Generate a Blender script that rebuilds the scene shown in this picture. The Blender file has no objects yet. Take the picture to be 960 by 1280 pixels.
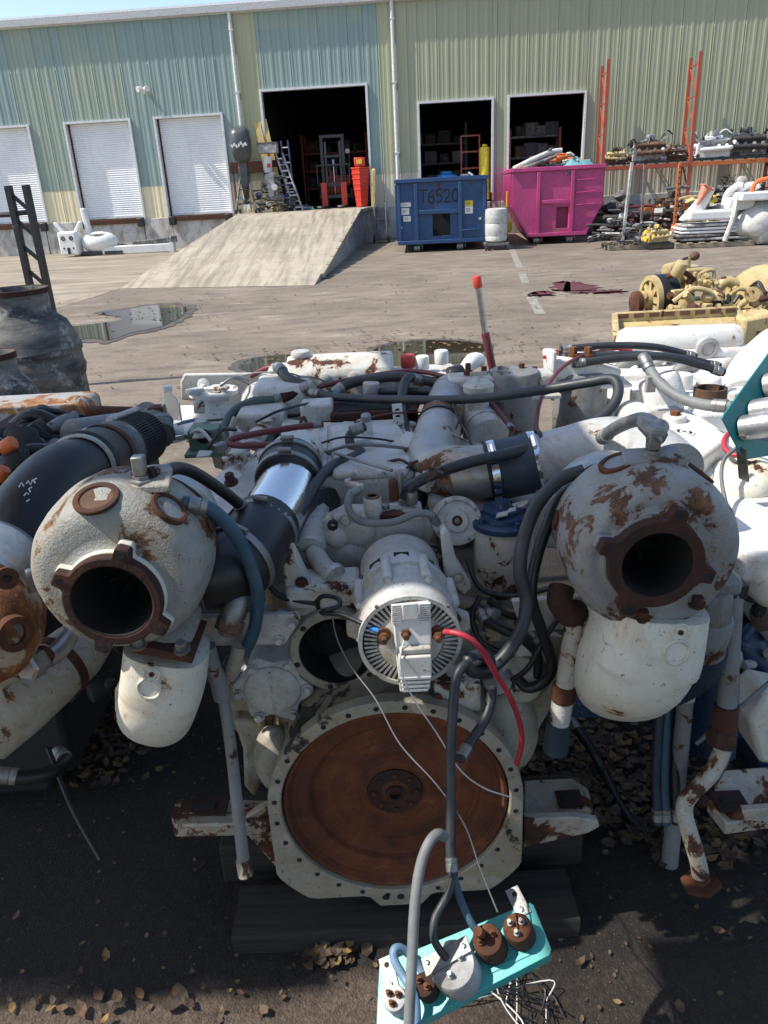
import bpy, math, random
from mathutils import Vector as V, Matrix

random.seed(7)
SC = bpy.context.scene
COL = SC.collection
R = math.radians

# ------------------------------------------------------------------ camera
CAM_H = 1.70
PITCH = R(23.1)
ROLL = R(3.0)
FPX = 960.0                      # focal length in photo pixels (photo 960 x 1280)
fw = V((0, math.cos(PITCH), -math.sin(PITCH)))
_r = V((1, 0, 0)); _u = V((0, math.sin(PITCH), math.cos(PITCH)))
CR = _r * math.cos(ROLL) - _u * math.sin(ROLL)
CU = _u * math.cos(ROLL) + _r * math.sin(ROLL)
cam_d = bpy.data.cameras.new('camera')
cam = bpy.data.objects.new('camera', cam_d)
COL.objects.link(cam)
m = Matrix((CR, CU, -fw)).transposed().to_4x4()
m.translation = V((0, 0, CAM_H))
cam.matrix_world = m
cam_d.sensor_fit = 'VERTICAL'
cam_d.sensor_height = 32.0
cam_d.lens = 32.0 * FPX / 1280.0
cam_d.clip_start = 0.05
cam_d.clip_end = 2000
SC.camera = cam

# ------------------------------------------------------------------ light
SUN_DIR = V((-0.60, -0.07, 0.80)).normalized()       # towards the sun: high, from the left
SUN_EL = math.asin(SUN_DIR.z)
SUN_AZ = math.atan2(SUN_DIR.x, SUN_DIR.y)           # clockwise from +Y
w = bpy.data.worlds.new('World'); SC.world = w; w.use_nodes = True
nt = w.node_tree; nt.nodes.clear()
sky = nt.nodes.new('ShaderNodeTexSky'); sky.sky_type = 'NISHITA'; sky.sun_disc = False
sky.sun_elevation = SUN_EL; sky.sun_rotation = SUN_AZ
sky.air_density = 1.0; sky.dust_density = 1.3; sky.ozone_density = 1.0
bg = nt.nodes.new('ShaderNodeBackground'); bg.inputs[1].default_value = 0.15
wo = nt.nodes.new('ShaderNodeOutputWorld')
nt.links.new(sky.outputs[0], bg.inputs[0]); nt.links.new(bg.outputs[0], wo.inputs[0])
sl = bpy.data.lights.new('sun', 'SUN'); sl.energy = 4.0; sl.angle = R(0.53); sl.color = (1.0, 0.95, 0.86)
so = bpy.data.objects.new('sun', sl); COL.objects.link(so)
so.rotation_euler = SUN_DIR.to_track_quat('Z', 'Y').to_euler()
so.location = SUN_DIR * 60
SC.view_settings.view_transform = 'Standard'
SC.view_settings.look = 'None'
SC.view_settings.exposure = 0.65
SC.view_settings.gamma = 1.0
SC.view_settings.use_curve_mapping = False
SC.render.engine = 'CYCLES'

# ------------------------------------------------------------------ layout helpers
def ray(px, py):
    return fw + CR * ((px - 480) / FPX) + CU * ((640 - py) / FPX)
def P(px, py, y):
    d = ray(px, py); return V((0, 0, CAM_H)) + d * (y / d.y)
def G(px, py, z=0.0):
    d = ray(px, py); return V((0, 0, CAM_H)) + d * ((z - CAM_H) / d.z)
def pxm(px, py, y):                      # pixels per metre there
    d = ray(px, py); return FPX / (y / d.y)

# ------------------------------------------------------------------ mesh builder
ORG = {}
def basis(ax):
    ax = V(ax).normalized()
    h = V((0, 0, 1)) if abs(ax.z) < 0.9 else V((1, 0, 0))
    a = ax.cross(h).normalized(); b = ax.cross(a).normalized()
    return a, b, ax
def catmull(pts, n=6):
    pts = [V(p) for p in pts]
    if len(pts) < 3: return pts
    out = []
    q = [pts[0] * 2 - pts[1]] + pts + [pts[-1] * 2 - pts[-2]]
    for i in range(1, len(q) - 2):
        a, b, c, d = q[i - 1], q[i], q[i + 1], q[i + 2]
        for k in range(n):
            t = k / n
            out.append(0.5 * ((2 * b) + (c - a) * t + (2 * a - 5 * b + 4 * c - d) * t * t + (3 * b - a - 3 * c + d) * t ** 3))
    out.append(pts[-1])
    return out

class MB:
    def __init__(s): s.v = []; s.f = []; s.mi = []; s.cm = 0
    def add(s, vs, fs):
        o = len(s.v); s.v += [V(p) for p in vs]
        for f in fs: s.f.append([i + o for i in f]); s.mi.append(s.cm)
        return s
    def box(s, c, size, rot=None):
        c = V(c); hx, hy, hz = [k / 2 for k in size]
        vs = [V((x, y, z)) for x in (-hx, hx) for y in (-hy, hy) for z in (-hz, hz)]
        if rot is not None: vs = [rot @ p for p in vs]
        return s.add([p + c for p in vs], [(0, 1, 3, 2), (4, 6, 7, 5), (0, 4, 5, 1), (2, 3, 7, 6), (0, 2, 6, 4), (1, 5, 7, 3)])
    def bar(s, p0, p1, w, h, up=(0, 0, 1)):
        p0 = V(p0); p1 = V(p1); d = (p1 - p0).normalized(); up = V(up)
        if abs(d.dot(up)) > 0.98: up = V((1, 0, 0))
        a = d.cross(up).normalized() * (w / 2); b = a.cross(d).normalized() * (h / 2)
        vs = [p + sa * a + sb * b for p in (p0, p1) for sa, sb in ((-1, -1), (1, -1), (1, 1), (-1, 1))]
        return s.add(vs, [(3, 2, 1, 0), (4, 5, 6, 7), (0, 1, 5, 4), (1, 2, 6, 5), (2, 3, 7, 6), (3, 0, 4, 7)])
    def lathe(s, p, ax, prof, n=32, rf=None, sx=1.0, sy=1.0, ab=None, cap=True):
        """prof: list of (r, h) along ax from p."""
        p = V(p); a, b, ax = basis(ax) if ab is None else (V(ab[0]), V(ab[1]), V(ax).normalized())
        vs = []; fs = []
        for j, (r, h) in enumerate(prof):
            for i in range(n):
                t = 2 * math.pi * i / n
                k = rf(t, j) if rf else 1.0
                vs.append(p + ax * h + (a * math.cos(t) * sx + b * math.sin(t) * sy) * r * k)
        for j in range(len(prof) - 1):
            for i in range(n):
                i2 = (i + 1) % n
                fs.append((j * n + i, j * n + i2, (j + 1) * n + i2, (j + 1) * n + i))
        if cap and prof[0][0] > 1e-5: fs.append(tuple(range(n - 1, -1, -1)))
        if cap and prof[-1][0] > 1e-5: fs.append(tuple((len(prof) - 1) * n + i for i in range(n)))
        return s.add(vs, fs)
    def ring(s, p, ax, ri, ro, h, n=32, rf=None, ab=None):
        """annulus solid with a real hole"""
        p = V(p); a, b, ax = basis(ax) if ab is None else (V(ab[0]), V(ab[1]), V(ax).normalized())
        vs = []; fs = []
        for (r, hh, k) in ((ri, 0, 0), (ro, 0, 1), (ro, h, 1), (ri, h, 0)):
            for i in range(n):
                t = 2 * math.pi * i / n
                q = rf(t) if (rf and k) else r
                vs.append(p + ax * hh + (a * math.cos(t) + b * math.sin(t)) * q)
        for j in range(4):
            j2 = (j + 1) % 4
            for i in range(n):
                i2 = (i + 1) % n
                fs.append((j * n + i, j * n + i2, j2 * n + i2, j2 * n + i))
        return s.add(vs, fs)
    def cyl(s, p0, p1, r0, r1=None, n=20):
        p0 = V(p0); p1 = V(p1); r1 = r0 if r1 is None else r1
        return s.lathe(p0, p1 - p0, [(r0, 0), (r1, (p1 - p0).length)], n)
    def rcyl(s, p0, p1, r, e=0.15, n=24, r1=None):
        """cylinder with rounded ends"""
        p0 = V(p0); p1 = V(p1); L = (p1 - p0).length; b = min(r * e, L * .3); r1 = r if r1 is None else r1
        return s.lathe(p0, p1 - p0, [(r - b, 0), (r - b * .3, b * .3), (r, b), (r1, L - b), (r1 - b * .3, L - b * .3), (r1 - b, L)], n)
    def tube(s, pts, r, n=10, sm=6, flat=None):
        pts = catmull(pts, sm) if sm else [V(p) for p in pts]
        m = len(pts)
        rr = r if isinstance(r, (list, tuple)) else [r, r]
        def rad(i):
            t = i / (m - 1) * (len(rr) - 1); k = min(int(t), len(rr) - 2); return rr[k] + (rr[k + 1] - rr[k]) * (t - k)
        vs = []; fs = []; a = None
        for i, p in enumerate(pts):
            d = (pts[min(i + 1, m - 1)] - pts[max(i - 1, 0)])
            d = d.normalized() if d.length > 1e-9 else V((0, 0, 1))
            if a is None: a, b, _ = basis(d)
            else:
                a = (a - d * a.dot(d)); a = a.normalized() if a.length > 1e-6 else basis(d)[0]
            b = d.cross(a).normalized()
            q = rad(i)
            for k in range(n):
                t = 2 * math.pi * k / n
                vs.append(p + a * math.cos(t) * q + b * math.sin(t) * q)
        for i in range(m - 1):
            for k in range(n):
                k2 = (k + 1) % n
                fs.append((i * n + k, i * n + k2, (i + 1) * n + k2, (i + 1) * n + k))
        fs.append(tuple(range(n - 1, -1, -1))); fs.append(tuple((m - 1) * n + k for k in range(n)))
        return s.add(vs, fs)
    def sph(s, c, rad, n=20, m=12, rot=None):
        c = V(c); rad = rad if hasattr(rad, '__len__') else (rad,) * 3
        vs = [V((0, 0, -1))]
        for j in range(1, m):
            f = -math.pi / 2 + math.pi * j / m
            for i in range(n):
                t = 2 * math.pi * i / n
                vs.append(V((math.cos(f) * math.cos(t), math.cos(f) * math.sin(t), math.sin(f))))
        vs.append(V((0, 0, 1)))
        vs = [V((p.x * rad[0], p.y * rad[1], p.z * rad[2])) for p in vs]
        if rot is not None: vs = [rot @ p for p in vs]
        fs = []
        for i in range(n): fs.append((0, 1 + (i + 1) % n, 1 + i))
        for j in range(m - 2):
            for i in range(n):
                i2 = (i + 1) % n; o = 1 + j * n
                fs.append((o + i, o + i2, o + n + i2, o + n + i))
        o = 1 + (m - 2) * n
        for i in range(n): fs.append((o + i, o + (i + 1) % n, len(vs) - 1))
        return s.add([p + c for p in vs], fs)
    def prism(s, poly, d):
        """poly: list of 3D points (planar), extruded by vector d"""
        poly = [V(p) for p in poly]; d = V(d); n = len(poly)
        nrm = V((0, 0, 0))
        for i in range(n): nrm += poly[i].cross(poly[(i + 1) % n])
        if nrm.dot(d) > 0: poly = poly[::-1]
        vs = poly + [p + d for p in poly]
        fs = [tuple(range(n)), tuple(range(2 * n - 1, n - 1, -1))]
        for i in range(n):
            i2 = (i + 1) % n; fs.append((i2, i, n + i, n + i2))
        return s.add(vs, fs)
    def bolt(s, p, ax, r, h, washer=True):
        p = V(p); ax = V(ax).normalized()
        if washer: s.lathe(p, ax, [(r * 1.45, 0), (r * 1.45, h * .25), (0, h * .25)], 12)
        s.lathe(p, ax, [(r, 0), (r, h * .9), (r * .85, h), (0, h)], 6)
        return s
    def xf(s, M):
        s.v = [M @ p for p in s.v]; return s
    def build(s, name, mat, parent=None, smooth=True, bevel=0, ang=38, seg=2):
        o0 = V((0, 0, 0))
        if parent is not None:
            q = parent
            while q.parent is not None: q = q.parent
            o0 = ORG.get(q.name, V((0, 0, 0)))
        me = bpy.data.meshes.new(name)
        me.from_pydata([tuple(p - o0) for p in s.v], [], s.f)
        mats = mat if isinstance(mat, (list, tuple)) else [mat]
        for k in mats: me.materials.append(M[k] if isinstance(k, str) else k)
        if len(mats) > 1: me.polygons.foreach_set('material_index', s.mi)
        if smooth:
            me.polygons.foreach_set('use_smooth', [True] * len(me.polygons))
            me.set_sharp_from_angle(angle=R(ang))
        me.update()
        o = bpy.data.objects.new(name, me); COL.objects.link(o)
        if bevel:
            b = o.modifiers.new('bevel', 'BEVEL'); b.width = bevel; b.segments = seg; b.limit_method = 'ANGLE'; b.angle_limit = R(40)
        if parent is not None: o.parent = parent
        return o

def tag(o, label=None, cat=None, group=None, kind=None):
    if label: o['label'] = label
    if cat: o['category'] = cat
    if group: o['group'] = group
    if kind: o['kind'] = kind
    return o
def thing(name, label, cat, loc=(0, 0, 0), group=None, world=True):
    """Empty at the base of a thing. world=True: its parts are given in world coordinates."""
    o = bpy.data.objects.new(name, None); COL.objects.link(o); o.location = loc; o.empty_display_size = .2
    if world: ORG[o.name] = V(loc)
    return tag(o, label, cat, group)
def copy_tree(o, parent=None):
    c = o.copy(); COL.objects.link(c); c.parent = parent
    for ch in o.children: copy_tree(ch, c)
    return c

# ------------------------------------------------------------------ materials
M = {}
class NT:
    def __init__(s, name):
        s.m = bpy.data.materials.new(name); s.m.use_nodes = True; s.t = s.m.node_tree; s.t.nodes.clear()
        s.out = s.n('ShaderNodeOutputMaterial'); s.b = s.n('ShaderNodeBsdfPrincipled'); s.l(s.b.outputs[0], s.out.inputs[0])
        s.tc = s.n('ShaderNodeTexCoord'); oi = s.n('ShaderNodeObjectInfo')
        mu = s.n('ShaderNodeVectorMath'); mu.operation = 'MULTIPLY_ADD'
        s.l(oi.outputs['Random'], mu.inputs[0]); mu.inputs[1].default_value = (7.1, 3.7, 5.3); s.l(s.tc.outputs['Object'], mu.inputs[2])
        s.co = mu.outputs[0]; s.rnd = oi.outputs['Random']
        M[name] = s.m
    def n(s, t): return s.t.nodes.new(t)
    def l(s, a, b): s.t.links.new(a, b)
    def noise(s, scale, detail=6, rough=.55, vec=None, dist=0):
        q = s.n('ShaderNodeTexNoise'); q.inputs['Scale'].default_value = scale; q.inputs['Detail'].default_value = detail
        q.inputs['Roughness'].default_value = rough; q.inputs['Distortion'].default_value = dist
        s.l(vec or s.co, q.inputs['Vector']); return q.outputs[0]
    def voro(s, scale, feat='F1', vec=None):
        q = s.n('ShaderNodeTexVoronoi'); q.feature = feat; q.inputs['Scale'].default_value = scale
        s.l(vec or s.co, q.inputs['Vector']); return q.outputs[0]
    def map(s, scale, vec=None):
        q = s.n('ShaderNodeMapping'); q.inputs['Scale'].default_value = scale; s.l(vec or s.co, q.inputs['Vector']); return q.outputs[0]
    def ramp(s, x, a, b, ca=0.0, cb=1.0):
        q = s.n('ShaderNodeMapRange'); s.l(x, q.inputs[0]); q.inputs[1].default_value = a; q.inputs[2].default_value = b
        q.inputs[3].default_value = ca; q.inputs[4].default_value = cb; q.clamp = True; return q.outputs[0]
    def mix(s, f, a, b):
        q = s.n('ShaderNodeMix'); q.data_type = 'RGBA'
        if isinstance(f, (int, float)): q.inputs[0].default_value = f
        else: s.l(f, q.inputs[0])
        for k, c in ((6, a), (7, b)):
            if isinstance(c, (tuple, list)): q.inputs[k].default_value = (*c, 1)
            else: s.l(c, q.inputs[k])
        return q.outputs[2]
    def math(s, op, a, b=0.0):
        q = s.n('ShaderNodeMath'); q.operation = op
        for k, c in ((0, a), (1, b)):
            if isinstance(c, (int, float)): q.inputs[k].default_value = c
            else: s.l(c, q.inputs[k])
        return q.outputs[0]
    def set(s, col=None, rough=None, metal=None, spec=None):
        for k, c in (('Base Color', col), ('Roughness', rough), ('Metallic', metal), ('Specular IOR Level', spec)):
            if c is None: continue
            if isinstance(c, tuple): s.b.inputs[k].default_value = (*c, 1)
            elif isinstance(c, (int, float)): s.b.inputs[k].default_value = c
            else: s.l(c, s.b.inputs[k])
        return s
    def bump(s, h, strength=.3, dist=.005, prev=None):
        q = s.n('ShaderNodeBump'); q.inputs['Strength'].default_value = strength; q.inputs['Distance'].default_value = dist
        s.l(h, q.inputs['Height'])
        if prev is not None: s.l(prev, q.inputs['Normal'])
        s.l(q.outputs[0], s.b.inputs['Normal']); return q.outputs[0]

def dark(c, k): return tuple(x * k for x in c)
RUSTS = ((.10, .032, .012), (.24, .09, .03), (.035, .016, .011))
def paint(name, base, chips=.64, chip_scale=9, rust=RUSTS, rough=.5, grain=90, gstr=.12, grime=.35, metal=0., under=None, streak=True, gdist=.004, edge=0.0):
    """weathered paint: tone drift, streaks, chips down to rust"""
    k = NT(name); chips = chips - .075
    big = k.noise(3.0, 5); fine = k.noise(38, 8, .65)
    c = k.mix(k.ramp(big, .3, .7), dark(base, 1 - grime * .55), dark(base, 1.06))
    c = k.mix(k.ramp(fine, .35, .75, 0, grime), c, dark(base, .62))
    blot = k.noise(11, 9, .72, dist=.6)
    c = k.mix(k.ramp(blot, .49, .64, 0, min(.9, grime * 1.3)), c, (base[0] * .52, base[1] * .47, base[2] * .39))
    pit = k.voro(260)
    c = k.mix(k.ramp(pit, .10, .34, grime * .9, 0), c, (base[0] * .38, base[1] * .34, base[2] * .28))
    if streak:
        st = k.noise(1.0, 6, .6, k.map((42, 42, 3.0)))
        c = k.mix(k.ramp(st, .56, .78, 0, grime * .8), c, (base[0] * .55, base[1] * .46, base[2] * .36))
    specks = k.noise(chip_scale * 14, 4, .65)
    c = k.mix(k.ramp(specks, .635, .67, 0, .7), c, under or dark(rust[0], .8))
    ch = k.noise(chip_scale, 9, .68, dist=.4)
    ch = k.math('ADD', ch, k.math('MULTIPLY', k.math('SUBTRACT', k.noise(chip_scale * 12, 6, .75), .5), .10))
    msk = k.ramp(ch, chips, chips + .03)
    halo = k.ramp(ch, chips - .09, chips, 0, .55)
    rn = k.noise(26, 8, .7)
    rc = k.mix(k.ramp(rn, .35, .65), rust[2], rust[0]); rc = k.mix(k.ramp(rn, .52, .75, 0, .9), rc, rust[1])
    c = k.mix(halo, c, (base[0] * .8, base[1] * .62, base[2] * .45))
    c = k.mix(msk, c, under and k.mix(.5, under, rc) or rc)
    if edge:                                            # paint worn through along edges
        bv = k.n('ShaderNodeBevel'); bv.samples = 3; bv.inputs['Radius'].default_value = .006
        ge = k.n('ShaderNodeNewGeometry'); dt = k.n('ShaderNodeVectorMath'); dt.operation = 'DOT_PRODUCT'
        k.l(bv.outputs[0], dt.inputs[0]); k.l(ge.outputs['Normal'], dt.inputs[1])
        em = k.ramp(dt.outputs['Value'], .80, .98, 1, 0); en = k.noise(55, 6, .7)
        em = k.math('MULTIPLY', em, k.ramp(en, .46, .60, 0, edge))
        c = k.mix(em, c, k.mix(k.ramp(rn, .4, .6), (.035, .020, .013), (.17, .085, .04)))
    k.set(c, k.ramp(msk, 0, 1, rough, .85), metal)
    h = k.math('SUBTRACT', k.math('ADD', k.math('MULTIPLY', k.noise(grain, 6, .7), .8), k.math('MULTIPLY', pit, .25)), k.math('MULTIPLY', msk, .55))
    k.bump(h, gstr, gdist)
    return k
def rusty(name, cols=RUSTS, rough=.9, lo=.35, hi=.65, scale=14, metal=.0, b=.35):
    k = NT(name); a = k.noise(scale, 9, .7); f = k.noise(scale * 9, 5, .6)
    c = k.mix(k.ramp(a, lo, hi), cols[2], cols[0]); c = k.mix(k.ramp(a, hi - .08, hi + .12, 0, .85), c, cols[1])
    c = k.mix(k.ramp(f, .45, .75, 0, .5), c, dark(cols[0], .5))
    k.set(c, rough, metal); k.bump(k.math('ADD', f, a), b, .003); return k
def plain(name, col, rough=.5, metal=0., var=.25, scale=20, b=.08, dust=None):
    k = NT(name); a = k.noise(scale, 6, .6); c = k.mix(k.ramp(a, .3, .7), dark(col, 1 - var), dark(col, 1 + var * .4))
    if dust: c = k.mix(k.ramp(k.noise(scale * .35, 7, .7), .48, .75, 0, dust[1]), c, dust[0])
    k.set(c, k.ramp(a, .3, .7, rough * .85, min(1, rough * 1.15)), metal)
    if b: k.bump(k.noise(scale * 6, 6, .65), b * 1.8, .003)
    return k

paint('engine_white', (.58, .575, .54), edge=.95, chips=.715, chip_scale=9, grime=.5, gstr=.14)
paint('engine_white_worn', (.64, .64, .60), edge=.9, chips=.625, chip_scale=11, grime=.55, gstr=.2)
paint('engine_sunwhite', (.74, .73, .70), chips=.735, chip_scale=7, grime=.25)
paint('cream_paint', (.70, .68, .58), edge=.9, chips=.715, chip_scale=6, grime=.22, gstr=.10)
paint('housing_grey', (.40, .375, .305), edge=.9, chips=.66, chip_scale=5, grime=.6, gstr=.25, rust=((.05, .045, .035), (.10, .08, .05), (.02, .018, .015)))
paint('turbo_paint', (.36, .365, .34), edge=.9, chips=.598, chip_scale=6.5, grime=.5, rough=.55, grain=120, gstr=.5, gdist=.006,
      rust=((.13, .055, .025), (.26, .15, .08), (.06, .028, .016)))
paint('turbo_paint_worn', (.31, .32, .32), edge=.9, chips=.622, chip_scale=13, grime=.45, rough=.55, grain=120, gstr=.5, gdist=.006,
      rust=((.12, .05, .024), (.22, .12, .07), (.05, .026, .016)))
paint('pitted_grey', (.25, .26, .265), edge=.9, chips=.66, chip_scale=12, grime=.5, rough=.5, grain=120, gstr=.3)
paint('tank_rust', (.40, .41, .42), chips=.575, chip_scale=7, grime=.5, rust=((.30, .13, .03), (.45, .22, .06), (.14, .05, .02)))
paint('rust_turbine', (.42, .36, .28), chips=.55, chip_scale=8, grime=.5, gstr=.5, rust=((.26, .10, .03), (.36, .17, .06), (.10, .035, .015)))
paint('manifold_white', (.46, .44, .38), chips=.64, chip_scale=8, grime=.5)
paint('cone_grey', (.46, .47, .47), edge=.5, chips=.70, chip_scale=10, grime=.5, grain=100, gstr=.25)
paint('mount_worn', (.50, .48, .42), edge=.9, chips=.605, chip_scale=10, grime=.7, gstr=.3)
rusty('rust_flange', ((.062, .022, .014), (.12, .045, .022), (.022, .010, .008)), b=.5)
rusty('rust_spare', ((.18, .056, .016), (.30, .115, .035), (.05, .017, .009)), lo=.34, hi=.60, scale=8, rough=.75, b=.25)
k = NT('rust_flywheel'); vm = k.n('ShaderNodeVectorMath'); vm.operation = 'MULTIPLY_ADD'; vm.inputs[1].default_value = (1, 0, 1); vm.inputs[2].default_value = (.008, 0, -.42); k.l(k.tc.outputs['Object'], vm.inputs[0])
ln = k.n('ShaderNodeVectorMath'); ln.operation = 'LENGTH'; k.l(vm.outputs[0], ln.inputs[0]); cx = k.n('ShaderNodeCombineXYZ'); k.l(ln.outputs['Value'], cx.inputs[0])
rings = k.noise(75, 5, .7, cx.outputs[0]); a = k.noise(9, 9, .7, dist=.5); f = k.noise(120, 5, .65)
c = k.mix(k.ramp(k.math('ADD', k.math('MULTIPLY', a, .65), k.math('MULTIPLY', rings, .35)), .38, .60), (.05, .015, .008), (.165, .045, .012)); c = k.mix(k.ramp(a, .55, .74, 0, .6), c, (.25, .085, .024)); c = k.mix(k.ramp(f, .5, .72, 0, .6), c, (.045, .018, .010))
c = k.mix(k.ramp(rings, .60, .68, 0, .6), c, (.035, .014, .009)); k.set(c, .8); k.bump(k.math('ADD', k.math('MULTIPLY', rings, .8), f), .45, .003)
rusty('rust', RUSTS); rusty('rust_orange', ((.20, .07, .022), (.38, .15, .05), (.07, .026, .012)))
rusty('soot', ((.012, .010, .009), (.03, .022, .016), (.005, .005, .005)), b=.4)
plain('black_rubber', (.011, .011, .013), .42, b=.12, dust=((.045, .045, .045), .3))
plain('grey_hose', (.026, .029, .033), .48, dust=((.09, .09, .09), .4))
plain('pale_hose', (.20, .21, .21), .6, dust=((.10, .09, .08), .5))
plain('teal_hose', (.06, .085, .085), .55, dust=((.15, .15, .14), .35))
plain('blue_hose', (.022, .075, .12), .5, dust=((.09, .12, .14), .4))
plain('sky_hose', (.16, .27, .40), .5, dust=((.12, .13, .14), .3))
plain('maroon_hose', (.13, .018, .024), .5, dust=((.2, .09, .08), .3))
plain('red_cable', (.42, .03, .045), .45)
plain('wire_grey', (.16, .16, .16), .5); plain('wire_white', (.62, .62, .6), .45)
plain('chrome', (.78, .79, .80), .10, 1.0, .06, 12, .10)
plain('steel', (.42, .42, .42), .35, 1.0, .3, 30, .1, dust=((.16, .12, .09), .5))
plain('dull_steel', (.30, .30, .29), .5, .8, .3, 30, .15, dust=((.12, .07, .04), .6))
paint('galvanised', (.46, .455, .44), chips=.60, chip_scale=6, grime=.5, rough=.4, metal=.55, grain=60, gstr=.25, rust=((.22, .12, .06), (.34, .20, .09), (.12, .07, .04)))
plain('alloy', (.45, .45, .44), .38, .7, .3, 26, .2, dust=((.2, .18, .15), .4))
plain('blue_rubber', (.018, .036, .055), .55, dust=((.06, .08, .09), .4))
paint('blue_paint', (.014, .042, .10), chips=.72, chip_scale=12, grime=.35, under=(.3, .3, .28))
paint('teal_paint', (.06, .42, .40), chips=.76, chip_scale=10, grime=.22, rough=.35, gstr=.05)
paint('teal_dark', (.015, .22, .23), chips=.76, chip_scale=10, grime=.22, rough=.4, gstr=.05)
paint('black_paint', (.018, .019, .022), chips=.70, chip_scale=12, grime=.3, under=(.3, .3, .29))
plain('black_matt', (.014, .014, .015), .8)
paint('yellow_engine', (.60, .48, .24), edge=.9, chips=.67, chip_scale=8, grime=.6)
paint('green_paint', (.15, .27, .20), chips=.74, chip_scale=20, grime=.3)
paint('red_paint', (.50, .05, .04), chips=.74, chip_scale=4, grime=.3)
paint('rack_red', (.42, .085, .045), chips=.72, chip_scale=4, grime=.4)
paint('rack_orange', (.52, .15, .045), chips=.68, chip_scale=4, grime=.4)
paint('dump_blue', (.020, .072, .20), chips=.70, chip_scale=2.4, grime=.55, rough=.45)
paint('dump_pink', (.48, .055, .20), chips=.71, chip_scale=2.6, grime=.4, rough=.45, under=(.25, .2, .2))
paint('dump_pink_faded', (.58, .30, .36), chips=.72, chip_scale=3, grime=.3)
plain('plastic_red', (.62, .05, .03), .4); plain('plastic_blue', (.03, .20, .55), .4); plain('plastic_yellow', (.72, .52, .03), .45)
plain('orange', (.75, .17, .04), .5); plain('white', (.74, .74, .72), .45, var=.12, dust=((.45, .4, .33), .4))
plain('white_dirty', (.55, .54, .51), .55, var=.3, dust=((.2, .16, .12), .6)); plain('cone_faded', (.62, .22, .14), .6); plain('paper', (.75, .74, .7), .7)
plain('dark_steel', (.05, .052, .058), .5, .3, .4, 8); plain('brown', (.16, .08, .045), .8, var=.5)
plain('tarp_teal', (.12, .30, .32), .5); plain('purple', (.30, .26, .46), .5); plain('navy', (.04, .05, .14), .5)
plain('grey_plastic', (.07, .075, .082), .35, var=.3, scale=3); plain('floor_dark', (.08, .075, .07), .8, var=.4, scale=1.5)
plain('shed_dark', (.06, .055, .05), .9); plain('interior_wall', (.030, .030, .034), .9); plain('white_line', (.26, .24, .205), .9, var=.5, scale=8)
rusty('junk_dark', ((.05, .045, .042), (.20, .17, .14), (.018, .017, .018)), scale=9, b=.3)
rusty('junk_grey', ((.24, .235, .23), (.5, .5, .49), (.05, .048, .045)), scale=8, b=.3)
rusty('junk_white', ((.55, .55, .53), (.78, .78, .76), (.16, .15, .14)), scale=7, b=.25)
rusty('junk_brown', ((.16, .085, .05), (.36, .26, .18), (.04, .025, .018)), scale=8, b=.3)

# clear plastic bottle
k = NT('bottle_plastic'); k.set((.9, .93, .95), .08); k.b.inputs['Transmission Weight'].default_value = .92; k.b.inputs['IOR'].default_value = 1.2
# weathered wood
def wood(name, c1, c2, sc=(3, 60, 60)):
    k = NT(name); v = k.map(sc); a = k.noise(1.0, 8, .65, v); b = k.noise(6, 6)
    c = k.mix(k.ramp(a, .35, .68), c1, c2); c = k.mix(k.ramp(b, .5, .8, 0, .5), c, dark(c1, .5))
    k.set(c, .9); k.bump(a, .6, .004); return k
wood('sleeper_wood', (.014, .012, .010), (.040, .034, .028)); wood('pallet_wood', (.20, .16, .11), (.38, .31, .23), (4, 30, 30))
wood('board_yellow', (.45, .33, .12), (.62, .48, .22), (30, 30, 3))
# soil
k = NT('soil'); a = k.noise(5, 8, .65); f = k.noise(70, 6, .7); s_ = k.voro(160)
c = k.mix(k.ramp(a, .3, .7), (.007, .0055, .0046), (.018, .0135, .0105)); c = k.mix(k.ramp(f, .45, .7, 0, .7), c, (.040, .029, .022))
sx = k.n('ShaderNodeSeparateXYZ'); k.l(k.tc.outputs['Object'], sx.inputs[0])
sunlit_dry = k.math('ADD', k.ramp(sx.outputs[1], 1.14, 1.30, 1, 0), k.math('MULTIPLY', k.math('SUBTRACT', k.noise(4, 6), .5), 1.6))
sunlit_dry = k.math('MULTIPLY', k.ramp(sunlit_dry, .35, .8), k.ramp(sx.outputs[0], -.05, .35, 1, .15))       # sunlit strip put into the colour as lighter, drier earth
c = k.mix(sunlit_dry, c, k.mix(k.ramp(f, .35, .7), (.058, .041, .030), (.155, .112, .084)))
c = k.mix(k.ramp(k.noise(210, 2), .69, .72), c, (.16, .13, .10)); k.set(c, .95)
k.bump(k.math('ADD', k.math('MULTIPLY', k.noise(28, 8, .75), 2.2), k.math('MULTIPLY', s_, .6)), .7, .012)
# worn asphalt / dust of the yard
k = NT('yard_asphalt'); a = k.noise(.35, 7, .6); b2 = k.noise(1.6, 8, .65, k.map((1, 2.6, 1))); f = k.noise(26, 6, .7)
c = k.mix(k.ramp(a, .32, .68), (.125, .098, .073), (.225, .183, .138)); c = k.mix(k.ramp(b2, .47, .66, 0, .8), c, (.085, .07, .055))
c = k.mix(k.ramp(k.noise(.9, 8, .7, k.map((1, 1.8, 1))), .56, .70, 0, .55), c, (.36, .31, .25))
c = k.mix(k.ramp(f, .5, .75, 0, .4), c, (.34, .30, .25)); k.set(c, .92); k.bump(k.math('ADD', f, k.noise(90, 4)), .35, .01)
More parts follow.
